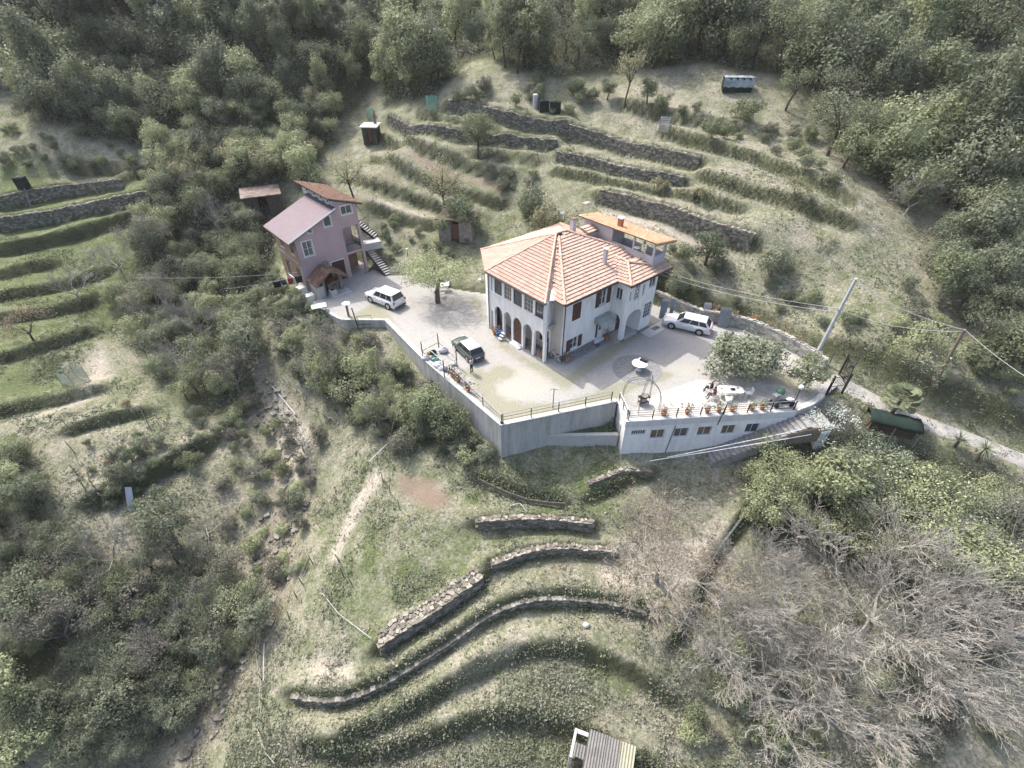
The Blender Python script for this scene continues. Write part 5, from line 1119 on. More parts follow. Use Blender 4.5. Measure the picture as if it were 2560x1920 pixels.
# hero trees: kind, leaf, base px, crown width px, label
HERO = [
 ('umbrella', L_PALE, (1095,757), 215, 'broad yellow green tree shading the gravel between the two houses', .95),
 ('magnolia', leafm('leaf_glossy', (.08,.095,.045), (.235,.255,.145), .2, .42), (1848,938), 205, 'large glossy round evergreen tree on the patio beside the white tables', .80),
 ('round', L_MID, (2003,972), 108, 'small citrus tree at the gate end of the patio', .8),
 ('round', L_MID, (1196,392), 92, 'green fruit tree standing on the grassy terrace below the dark wall', 1.15),
 ('sparse', L_YEL, (1117,548), 120, 'half leafed tree above the ivy covered cellar', 1.2),
 ('sparse', L_YEL, (888,512), 105, 'thin yellowish tree just behind the pink house', 1.1),
 ('sparse', L_YEL, (1561,268), 78, 'pale golden tree standing alone on the upper bank', 1.5),
 ('round', L_DARK, (1617,258), 56, 'small dark evergreen tree right of the golden tree', 1.1),
 ('round', L_DARK, (1518,250), 50, 'small dark evergreen tree left of the golden tree', 1.0),
 ('round', L_DARK, (1762,662), 104, 'dark glossy round tree right of the rooftop terrace', .85),
 ('bush', L_YEL, (1370,578), 92, 'bright yellow green shrub behind the white house roof', 1.3),
 ('bush', L_GREY, (1330,545), 110, 'grey green shrub beside the solar panel', 1.1),
 ('bush', L_GREY, (1925,692), 100, 'grey green bush on the slope above the drive wall', 1.2),
 ('bush', L_MID, (1862,300), 92, 'round dark bush on the bank below the tarpaulin covered box', .85),
 ('oak', L_PALE, (2250,425), 185, 'large olive yellow tree at the upper right edge of the dry slope', .95),
 ('oak', L_MID, (2110,365), 110, 'green tree left of the large olive yellow tree', 1.0),
 ('oak', L_GREY, (2390,520), 190, 'loose grey green tree at the right edge of the dry slope', 1.15),
 ('willow', L_PALE, (770,462), 92, 'drooping pale green willow behind the pink house', 1.1),
 ('tall', L_DARK, (952,205), 46, 'tall ivy clad dark tree by the upper ravine', 1.3),
 ('tall', L_PALE, (1308,165), 95, 'pale green spreading tree at the foot of the wood, top centre', .75),
 ('oak', L_PALE, (415,405), 82, 'bright green young tree on the left above the ravine', 1.3),
 ('fine', leafm('leaf_elder', (.10,.12,.065), (.31,.345,.21)), (2345,1325), 235, 'leafy elder bush dotted with white flowers, right one', .8),
 ('fine', leafm('leaf_elder', (0,0,0), (0,0,0)), (2180,1225), 215, 'leafy elder bush dotted with white flowers, left one', .8),
 ('fine', L_PALE, (2330,1440), 270, 'pale green round tree below the flowering elder bushes', .9),
 ('bush', L_DARK, (1090,700), 60, 'dark low hedge shrub beside the courtyard tree', .8),
 ('bush', L_MID, (1240,800), 33, 'clipped round bush on a stem at the arcade corner', 1.6),
 ('round', L_DARK, (1790,690), 60, 'dark shrub on the bank behind the white estate car', .8),
 ('bush', L_GREY, (1690,735), 74, 'grey green shrub between the white house and the drive wall', 1.2),
 ('bush', L_GREY, (1215,1145), 62, 'rounded shrub at the foot of the courtyard corner wall', 1.2),
]
HT = []
for kind, leaf, (x, y), wp_, lab, hs_ in HERO:
    p = G(x, y); HT.append((lab, plant(kind, leaf, p, wpx(p, wp_), lab, 'bush' if kind == 'bush' else 'tree', None, None, hs_)))
# white flower heads on the elders and the blossom shrub
def blossoms(label, t, n, size):
    c = [o for o in t.children if o.name.startswith('crown')][0]; v = np.empty(len(c.data.vertices) * 3, np.float32); c.data.vertices.foreach_get('co', v); v = v.reshape(-1, 3); r = np.random.default_rng(n)
    k = v[v[:, 2] > np.quantile(v[:, 2], .55)]; rad = np.hypot(k[:, 0], k[:, 1]); k = k[r.choice(len(k), n)]; V, F = leaves(k * 1.04, size / t.scale.x, r, 2.0)
    o = quadmesh('flower_heads', V, F, L_WHITE, t, r.random(n)); o['kind'] = 'stuff'
for (lab, t) in HT:
    if 'elder' in lab: blossoms(lab, t, 80, .2)
bare(G(2065,1085), wpx(G(2065,1085), 135), 'blossoming shrub covered in small white flowers by the stair head', 31, L_WHITE, 4, .7, .2, .1, M_BARK, .9, None, 4, .13)
# bare and budding trees
for (x, y), wd, lab, sd, bd, dp, hs_, bk in [
 ((1640,1455),335,'budding walnut tree with pale branches and brown buds on the bare terrace',11,L_BUD,5,.7,M_TWIG),
 ((1905,1765),430,'huge leafless grey tree at the lower right, nearest its foot',12,None,6,.75,M_TWIG),
 ((2150,1590),480,'leafless grey tree in the middle of the lower right thicket',13,None,6,.7,M_TWIG),
 ((2360,1750),470,'leafless grey tree in the lower right corner',14,None,6,.7,M_TWIG),
 ((2520,1560),330,'leafless tree at the right edge below the elders',13,None,6,.75,M_TWIG),
 ((1960,1560),300,'leafless tree just right of the bare terrace fence',12,None,6,.7,M_TWIG),
 ((1800,1640),300,'leafless tree beside the dark strip under the terrace fence',14,None,6,.7,M_TWIG),
 ((2060,1800),380,'leafless grey tree at the bottom edge, right of the corrugated shed',13,None,6,.7,M_TWIG),
 ((2330,1520),330,'leafless tree just below the pale green round tree',12,None,6,.7,M_TWIG),
 ((2500,1290),260,'brownish leafless tree at the right edge beside the lane',15,L_BROWN,5,.8,M_BARK),
 ((84,852),130,'small budding fruit tree on the fifth left terrace',16,L_BUD,4,.9,M_BARK),
 ((200,752),140,'leaning bare fruit tree with white twigs on the left terraces',17,None,5,.85,M_TWIG),
 ((310,690),150,'bare fruit tree at the right end of the left terraces',18,None,5,.9,M_TWIG),
 ((245,485),60,'small bare fruit tree on the second left terrace',16,None,4,.8,M_TWIG),
 ((305,540),50,'small bare sapling on the third left terrace',17,None,4,.8,M_TWIG),
 ((170,570),45,'small bare sapling below the tall left wall',18,None,4,.8,M_TWIG),
 ((640,1180),120,'white twigged bare bush in the dark gully',19,None,4,.5,M_TWIG),
 ((520,1340),150,'bare arching bush above the dark thicket, lower left',20,None,5,.5,M_TWIG),
 ((480,500),120,'bare grey tree in the hollow left of the pink house',15,None,5,.9,M_TWIG),
 ((1985,500),70,'spindly yellow budded sapling on the dry slope',16,L_YEL,4,1.0,M_BARK),
 ((1745,512),48,'thin budding sapling on the dry slope, left one',17,L_YEL,4,1.2,M_BARK),
 ((1640,485),48,'thin budding sapling beside the broken wall',18,L_YEL,4,1.2,M_BARK),
 ((1335,325),40,'single bare sapling in front of the highest wall',16,None,3,1.3,M_TWIG),
 ((2260,540),130,'leafless pale tree under the loose grey green tree',19,None,5,.9,M_TWIG),
 ((2290,900),150,'pale bare tree on the bank above the lane',20,L_PALE,5,.9,M_BARK),
 ((2050,620),60,'young sapling in wire guard on the dry slope',18,L_YEL,3,1.0,M_TWIG)]:
    p = G(x, y); bare(p, wpx(p, wd), lab, sd, bd, dp, .68, .24, .2, bk, hs_ * (1.15 if dp == 6 else 1))

# feathery leafless trees mixed into the gully and thickets
for i, (x, y, wd, wh) in enumerate([(420,800,150,'the upper gully thicket, left'),(520,860,150,'the upper gully thicket, middle'),(600,980,140,'the dry stream bank'),(470,950,150,'the gully beside the fenced plot'),(380,650,140,'the ravine left of the pink house, low'),(560,590,120,'the ravine left of the pink house, high'),(830,930,150,'the slope under the left retaining wall, top'),(950,1070,150,'the slope under the left retaining wall, bottom'),(760,1130,120,'the pale path'),(300,1420,170,'the lower left thicket, top'),(180,1600,190,'the lower left thicket, far left'),(430,1620,190,'the lower left thicket, middle'),(560,1470,150,'the lower left thicket, right'),(1850,1560,280,'the terrace fence, upper'),(2230,1640,380,'the middle of the brushwood, lower right'),(2440,1480,320,'the right edge of the brushwood')]):
    p = G(x, y); bare(p, wpx(p, wd), 'feathery leafless tree in ' + wh if 'fence' not in wh else 'feathery leafless tree beside ' + wh, 12 + i % 3 if wd > 250 else 15 + i % 4, None if i % 2 else L_BROWN if wd < 250 else None, 6 if wd > 250 else 5, .68, .24, .2, M_TWIG, 1.15)
# woods and thickets: individual trees placed on the slopes
FOREST = [
 ('oak tall', [L_DARK, L_GREY, L_DARK, L_MID, L_PALE, L_GREY], [(-40,-10),(560,-10),(660,120),(640,330),(480,380),(330,350),(200,320),(100,290),(60,190),(-40,180)], 90, (4.4,7.6), 'the upper left wood', 2.3),
 ('tall oak', [L_GREY, L_MID, L_PALE, L_DARK], [(560,-10),(960,-10),(955,190),(840,290),(660,220)], 46, (4.2,6.6), 'the wood left of the ravine', 2.0),
 ('tall oak', [L_PALE, L_MID, L_GREY, L_PALE, L_MID], [(960,-10),(1480,-10),(1480,170),(1330,195),(1180,150),(1090,240),(960,260)], 58, (5.0,8.4), 'the top centre wood', 2.3),
 ('oak tall', [L_MID, L_GREY, L_DARK, L_MID, L_PALE], [(1480,-10),(2050,-10),(2080,250),(1940,200),(1780,165),(1640,170),(1480,200)], 44, (5.8,9.2), 'the wood above the covered box', 2.7),
 ('oak tall', [L_DARK, L_GREY, L_MID, L_GREY, L_MID, L_PALE], [(2050,-10),(2600,-10),(2600,580),(2500,540),(2340,430),(2180,330),(2060,250)], 54, (6.0,9.6), 'the upper right wood', 2.9),
 ('oak round', [L_PALE, L_GREY, L_YEL, L_MID, L_PALE], [(400,400),(480,350),(620,250),(840,260),(840,350),(790,430),(700,450),(560,500),(430,480)], 48, (3.2,5.4), 'the hollow behind the pink house', 1.5),
 ('oak round', [L_GREY, L_MID, L_DARK, L_PALE], [(390,480),(560,480),(640,560),(680,680),(620,750),(480,730),(380,690),(350,600)], 40, (2.6,4.6), 'the ravine left of the pink house', 1.35),
 ('oak round', [L_PALE, L_GREY, L_MID, L_GREY], [(270,720),(420,720),(640,760),(650,890),(600,960),(550,1050),(450,1000),(350,880)], 40, (2.4,4.2), 'the thicket along the gully', 1.2),
 ('fine round', [L_GREY, L_DARK, L_MID, L_PALE, L_GREY, L_BROWN], [(-20,1100),(70,1130),(140,1330),(330,1440),(400,1350),(560,1390),(680,1500),(650,1620),(540,1760),(420,1860),(200,1905),(-20,1915)], 84, (2.4,4.0), 'the lower left thicket', 1.25),
 ('fine round', [L_PALE, L_PALE, L_MID, L_GREY], [(1890,1210),(2120,1210),(2300,1230),(2440,1290),(2570,1390),(2570,1560),(2300,1500),(2060,1370),(1880,1340),(1850,1230)], 40, (3.4,5.4), 'the thicket below the low building', 1.3),
 ('oak sparse', [L_PALE, L_GREY, L_PALE, L_MID], [(720,850),(900,900),(1040,985),(1150,1105),(1000,1110),(850,1020),(740,960)], 15, (2.8,4.8), 'the slope below the left retaining wall', 1.8),
 ('oak round', [L_PALE, L_MID, L_GREY, L_MID], [(1950,250),(2100,300),(2300,420),(2540,580),(2540,680),(2330,580),(2150,450),(1980,330)], 17, (3.8,6.4), 'the wood edge above the dry slope', 2.6),
 ('oak round', [L_GREY, L_MID, L_DARK], [(2400,560),(2580,560),(2580,980),(2460,930),(2360,800),(2330,640)], 22, (2.6,4.4), 'the right hillside', 1.8),
]
LANE = np.array(rp)
def lane_d(p):
    d, b = sdist(np.array([p[0]]), np.array([p[1]]), LANE); return math.hypot(float(d[0]), float(b[0]))
def scatter_px(poly, n, mind, have, tries=60):
    xs = [p[0] for p in poly]; ys = [p[1] for p in poly]; got = []
    for _ in range(n * tries):
        if len(got) >= n: break
        x = random.uniform(min(xs), max(xs)); y = random.uniform(min(ys), max(ys))
        if not inpoly(np.array([x]), np.array([y]), poly)[0]: continue
        p = G(x, y)
        if lane_d(p) < 3.4: continue
        if any((p[0] - q[0]) ** 2 + (p[1] - q[1]) ** 2 < mind * mind for q in have): continue
        have.append(p); got.append(p)
    return got
KW = {L_DARK: 'dark', L_GREY: 'grey green', L_MID: 'mid green', L_PALE: 'pale green', L_YEL: 'yellowish', L_BROWN: 'brownish', L_BUD: 'orange budded'}
def proj(p):
    q = np.array(p) - CAMP; d = q[1] * _ct - q[2] * _st; return 1280 + FPX * q[0] / d, 960 - FPX * (q[1] * _st + q[2] * _ct) / d
def place(p, poly):
    x, y = proj(p); xs = [a for a, _ in poly]; ys = [b for _, b in poly]; fx = (x - max(0, min(xs))) / (min(2560, max(xs)) - max(0, min(xs))); fy = (y - max(0, min(ys))) / (min(1920, max(ys)) - max(0, min(ys)))
    c = ['far left', 'left', 'middle', 'right', 'far right'][int(np.clip(fx * 5, 0, 4))]; r_ = ['topmost', 'upper', 'lower', 'lowest'][int(np.clip(fy * 4, 0, 3))]
    return f'{r_} {c} of {{}}'
def size_word(w, wr): t = (w - wr[0]) / (wr[1] - wr[0]); return 'small ' if t < .3 else ('large ' if t > .75 else 'medium ')
have = []
for kinds, lf_, poly, n_, wr, where, md in FOREST:
    ks = kinds.split()
    for p in scatter_px(poly, n_, md, have):
        leaf = random.choice(lf_); u_ = random.random(); k = ks[0] if u_ < .45 else (ks[1] if u_ < .72 else 'sparse'); w0 = random.uniform(*wr); wd = w0 * random.choice((.8, 1, 1, 1.15))
        ev = leaf is L_DARK
        plant(k, leaf, p, wd * (.75 if k == 'tall' else 1), size_word(w0, wr) + KW[leaf] + (' slender' if k == 'tall' else ' broad') + ' tree, ' + place(p, poly).format(where), 'evergreen tree' if ev else ('slender tree' if k == 'tall' else 'tree'), ('evergreen trees of ' if ev else KW[leaf] + ' trees of ') + where, 'evergreen_tree' if ev else ('slender_tree' if k == 'tall' else ('shrubby_tree' if k in ('fine', 'round') else 'tree')))
# bushes on banks and slopes
BUSHES = [
 ([L_PALE, L_GREY, L_PALE, L_BROWN, L_MID], [(690,800),(900,850),(1060,950),(1190,1110),(1170,1170),(1010,1140),(900,1080),(790,980),(690,900)], 72, (1.2,2.8), 'bush on the overgrown slope below the left retaining wall', 'bushes below the left retaining wall', .55),
 ([L_MID, L_GREY, L_DARK], [(640,640),(700,690),(760,770),(850,810),(760,840),(680,800),(620,720)], 34, (1.2,2.6), 'bush on the bank in front of the pink house', 'bushes in front of the pink house', .6),
 ([L_GREY, L_MID, L_BROWN, L_DARK], [(1090,230),(1340,200),(1500,260),(1480,300),(1280,270),(1110,255)], 18, (1.3,2.8), 'low scrub bush above the dark green tanks', 'bushes above the dark green tanks', 1.0),
 ([L_GREY, L_MID, L_BROWN], [(1620,290),(1800,250),(2000,330),(2150,440),(2100,470),(1900,380),(1750,350)], 20, (1.2,2.6), 'scrub bush along the top of the dry slope', 'bushes along the top of the dry slope', 1.0),
 ([L_GREY, L_MID, L_BROWN, L_PALE], [(2330,560),(2560,520),(2560,1000),(2420,960),(2300,880),(2190,860),(2260,700)], 26, (1.4,3.0), 'bush on the rough hillside at the right edge', 'bushes on the right hillside', 1.2),
 ([L_GREY, L_MID, L_DARK], [(1650,600),(1780,700),(2000,720),(2160,800),(2120,880),(2000,790),(1850,760),(1700,720)], 14, (1.0,2.2), 'bush on the slope above the curved drive wall', 'bushes above the drive wall', 1.0),
 ([L_MID, L_DARK, L_GREY], [(880,560),(1000,560),(1180,600),(1230,640),(1100,680),(1000,660),(890,630)], 18, (.9,2.0), 'garden shrub between the stair flights and the white house', 'bushes behind the courtyard tree', .8),
 ([L_GREY, L_MID, L_BROWN], [(1250,440),(1340,420),(1330,560),(1250,560)], 8, (1.0,2.2), 'shrub beside the grassy ramp', 'bushes beside the grassy ramp', .9),
 ([L_PALE, L_GREY, L_MID, L_BROWN], [(620,960),(760,1100),(800,1200),(760,1420),(690,1500),(640,1420),(560,1300),(560,1150)], 42, (.9,2.2), 'bush among the stones of the dry stream bed', 'bushes along the stream bed', .6),
 ([L_GREY, L_MID, L_DARK], [(250,1160),(420,1080),(560,1010),(600,1120),(420,1240),(280,1290)], 22, (1.0,2.2), 'bush on the bank under the fenced garden plot', 'bushes under the fenced plot', .9),
 ([L_BROWN, L_PALE, L_GREY, L_PALE, L_MID], [(1700,1640),(1800,1480),(2100,1480),(2560,1500),(2560,1920),(1700,1920)], 44, (1.0,2.4), 'low brown brush under the leafless trees', 'bushes under the leafless trees', .8),
 ([L_DARK, L_GREY, L_MID], [(0,330),(330,340),(480,400),(460,430),(330,410),(100,440),(0,420)], 22, (1.2,2.6), 'dark scrub bush between the wood and the left terraces', 'bushes above the left terraces', 1.0),
]
hb = []
for lf_, poly, n_, wr, lab, grp, md in BUSHES:
    where = grp.split(' ', 1)[1]
    for p in scatter_px(poly, n_, md, hb):
        if inpoly(np.array([p[0]]), np.array([p[1]]), YARD)[0]: continue
        leaf = random.choice(lf_); w0 = random.uniform(*wr); plant('bush', leaf, p, w0, size_word(w0, wr) + KW[leaf] + ' bush, ' + place(p, poly).format('growth ' + where), 'dry bush' if leaf is L_BROWN else 'bush', KW[leaf] + ' ' + grp, 'dry_bush' if leaf is L_BROWN else 'bush', random.uniform(.8, 1.3))
# small plants in the fenced plot
for i, (x, y, lab) in enumerate([(320,1015,'by its upper wall'),(345,1095,'at its right side'),(310,1130,'in its middle'),(355,1140,'near its lower right corner'),(275,1160,'near its lower edge'),(235,1180,'at its lower left'),(275,1195,'just outside its lower edge'),(225,1115,'near its left fence')]):
    p = G(x, y); plant('bush', [L_BUD, L_MID, L_BROWN, L_MID][i % 4], p, wpx(p, 26), 'small shrub in the fenced plot, ' + lab, 'bush', None, 'shrub', 1.2)

# ground cover: grass tufts, weeds, scrub on the banks (nobody could count these)
def cover(name, n, leaf, size, wfun, height, blades, region=None, seed=1, near=True):
    r = np.random.default_rng(seed); m = n * 14
    u = r.random(m); Yv = 9 + (u ** 1.5) * 85; Xv = (r.random(m) - .5) * (34 + Yv * 2.1)
    w_ = wfun(Xv, Yv); ok = r.random(m) < w_; Xv = Xv[ok][:n]; Yv = Yv[ok][:n]; ins, de, df = yard_d(Xv, Yv); k = (~ins) & (de > .35); Xv = Xv[k]; Yv = Yv[k]; Z = H(Xv, Yv)
    base_ = np.stack([Xv, Yv, Z], -1); P_ = np.repeat(base_, blades, 0); q = len(P_)
    sc = np.repeat(r.uniform(.6, 1.4, len(Xv)), blades)
    P_ = P_ + r.normal(size=(q, 3)) * np.array([size, size, 0]) * .7; P_[:, 2] += height * sc * r.uniform(.1, 1, q)
    V, F = leaves(P_, size, r, .9 if size > .2 else .1); V = V.reshape(-1, 4, 3); cen_ = V.mean(1, keepdims=True); V = (cen_ + (V - cen_) * sc[:, None, None]).reshape(-1, 3)
    o = quadmesh(name, V, F, leaf, None, np.repeat(r.random(len(Xv)), blades) * .6 + r.random(q) * .4); tag(o, kind='stuff'); return o
def interp_(A):
    def f(X, Y):
        i = np.clip(np.searchsorted(GX, X) - 1, 0, len(GX) - 1); j = np.clip(np.searchsorted(GY, Y) - 1, 0, len(GY) - 1); return A[j, i]
    return f
g_green, g_brush, g_soil = interp_(gr), interp_(brush), interp_(np.clip(soil + pale, 0, 1))
patch = lambda X, Y, s=2.6, k=9: np.clip((vnoise(X, Y, s, k) - .38) * 3, 0, 1)
cover('grass_tufts', 30000, leafm('grass_blade', (.08,.092,.04), (.24,.255,.13), .2, .8), .15, lambda X, Y: np.clip(g_green(X, Y) * 1.1, 0, 1) * patch(X, Y) * (1 - g_soil(X, Y)) * (Y < 60), .13, 5, seed=2)
cover('dry_grass', 24000, leafm('dry_blade', (.16,.14,.09), (.36,.32,.23), .2, .9), .16, lambda X, Y: np.clip(1 - g_green(X, Y), 0, 1) * patch(X, Y, 2.0, 4) * (Y < 75), .14, 4, seed=3)
cover('bank_scrub', 6500, leafm('scrub_leaf', (.045,.052,.026), (.17,.18,.10), .2, .8), .15, lambda X, Y: np.clip(g_brush(X, Y) * 1.3 - .25, 0, 1) * patch(X, Y, 1.6, 6), .26, 7, seed=4)
cover('weeds', 3000, L_MID, .18, lambda X, Y: .25 * patch(X, Y, 4.5, 12) * (1 - g_soil(X, Y) * .8), .3, 5, seed=5)
# grass and creepers hanging over the terrace edges
def edge_growth(name, which, leaf, per_m, size, hang, seed):
    r = np.random.default_rng(seed); A_ = []
    for i in which:
        xy, dz, w = STEPW[i]; t = np.r_[0, np.cumsum(np.hypot(*np.diff(xy, axis=0).T))]; k = int(t[-1] * per_m); s = r.random(k) * t[-1]
        p = np.c_[np.interp(s, t, xy[:, 0]), np.interp(s, t, xy[:, 1])]; q = np.c_[np.interp(s + .1, t, xy[:, 0]), np.interp(s + .1, t, xy[:, 1])] - p; q /= np.linalg.norm(q, axis=1)[:, None] + 1e-9
        o = r.normal(size=k) * .2 - .02; p = p + np.c_[-q[:, 1], q[:, 0]] * o[:, None]; z = H(p[:, 0], p[:, 1]); m = vnoise(p[:, 0], p[:, 1], 1.8, 21) > .33; A_.append(np.c_[p, z + r.uniform(-.1, hang, k)][m])
    P_ = np.concatenate(A_); P_ = np.repeat(P_, 4, 0) + r.normal(size=(len(P_) * 4, 3)) * np.array([.12, .12, .1]); V, F = leaves(P_, size, r, .6); tag(quadmesh(name, V, F, leaf, None, r.random(len(F))), kind='stuff')
edge_growth('edge_grass', list(range(27, 36)), leafm('grass_blade', (0, 0, 0), (0, 0, 0)), 42, .13, .12, 41)
edge_growth('wall_creepers', [0, 2, 5, 6, 8, 15, 16], L_MID, 34, .17, .1, 43)
edge_growth('edge_scrub', list(range(0, 27)), leafm('scrub_leaf', (0, 0, 0), (0, 0, 0)), 26, .17, .22, 42)
# ivy on the narrow terrace below the railing
r = np.random.default_rng(8); ia, ib = P(1362, 1095, -2.5), P(1545, 1092, -2.5); k = r.random((2600, 2)); q = ia + (ib - ia) * k[:, :1] + np.array([0, 1.5, 0]) * k[:, 1:] + np.array([0, .25, 0]); q[:, 2] = -2.5 + r.random(2600) * (.35 + 1.7 * np.clip((k[:, 1] - .6) * 2.5, 0, 1)) * (.4 + vnoise(q[:, 0], q[:, 1], .8, 3)); V, F = leaves(q, .22, r); tag(quadmesh('ivy', V, F, L_MID, None, r.random(len(F))), kind='stuff')
# undergrowth filling the woods: one mass
r = np.random.default_rng(19); A_ = []
for q, dn in zip(WOODS, (1300, 900, 1300, 1000, 600, 350, 120)):
    q = np.array(q); X = r.uniform(q[:, 0].min(), q[:, 0].max(), dn * 4); Yv = r.uniform(q[:, 1].min(), q[:, 1].max(), dn * 4); k = inpoly(X, Yv, q); X = X[k][:dn]; Yv = Yv[k][:dn]; k = ~inpoly(X, Yv, YARD); X = X[k]; Yv = Yv[k]; A_.append(np.c_[X, Yv, H(X, Yv), np.full(len(X), np.clip(Yv / 55, .35, 1.2))])
A_ = np.concatenate(A_); nb_ = 44; B_ = np.repeat(A_, nb_, 0); d = r.normal(size=(len(B_), 3)); d /= np.linalg.norm(d, axis=1)[:, None]; d[:, 2] = np.abs(d[:, 2]); rad = np.repeat(r.uniform(.7, 1.6, len(A_)), nb_) * B_[:, 3]
Pq = B_[:, :3] + d * (rad * r.uniform(.5, 1.05, len(B_)))[:, None]; V, F = leaves(Pq, .26, r, .5, d); V = V.reshape(-1, 4, 3); c_ = V.mean(1, keepdims=True); V = (c_ + (V - c_) * B_[:, 3][:, None, None]).reshape(-1, 3)
tag(quadmesh('undergrowth', V, F, leafm('undergrowth_leaf', (.06,.065,.042), (.25,.255,.165)), None, np.repeat(r.random(len(A_)), nb_) * .6 + r.random(len(F)) * .4), kind='stuff')
# far side of the ridge and slopes beyond the frame: one mass of wood
r = np.random.default_rng(77); V = []; F = []; k = 0
for i in range(150):
    a = r.random()
    if a < .5: x, y = r.uniform(-125, 125), r.uniform(104, 146)
    elif a < .75: x, y = r.uniform(-126, -88), r.uniform(10, 110)
    else: x, y = r.uniform(84, 126), r.uniform(20, 110)
    z = float(H(x, y)); L = lobes_for(r.uniform(5, 8), r.uniform(6, 9), 1, r, 6); q = crown_pts(L, 420, r) + np.array([x, y, z]); vv, ff = leaves(q, .75, r); V.append(vv); F.append(ff + k); k += len(vv)
V = np.concatenate(V); F = np.concatenate(F); tag(quadmesh('distant_wood', V, F, L_DARK, None, r.random(len(F))), kind='stuff')
# loose stones of the stream bed
r = np.random.default_rng(5); V = []; F = []; R = []
t = np.r_[0, np.cumsum(np.hypot(*np.diff(STREAM, axis=0).T))]
for i in range(600):
    s = r.random() * t[-1]; x = np.interp(s, t, STREAM[:, 0]) + r.normal() * .9; y = np.interp(s, t, STREAM[:, 1]) + r.normal() * .9
    sz = .09 + .32 * r.random() ** 4; sv, sf_ = STM[r.integers(10)]; a = r.random() * 6; u = np.array([math.cos(a), math.sin(a), 0]); w_ = np.array([-u[1], u[0], 0]); p = np.array([x, y, float(H(x, y)) + sz * .15]); k = len(V)
    for q in sv: V.append(p + u * q[0] * sz * 1.5 + w_ * q[1] * sz * 1.1 + np.array([0, 0, q[2] * sz * .9]))
    F += [tuple(j + k for j in f) for f in sf_]; R += [r.random()] * 6
tag(mobj('stream_stones', V, F, pm('pale_river_stone', [(.07,.065,.055),(.16,.15,.13),(.31,.295,.26)], 2, .95, .3, rnd=.7), None, False, R), kind='stuff')
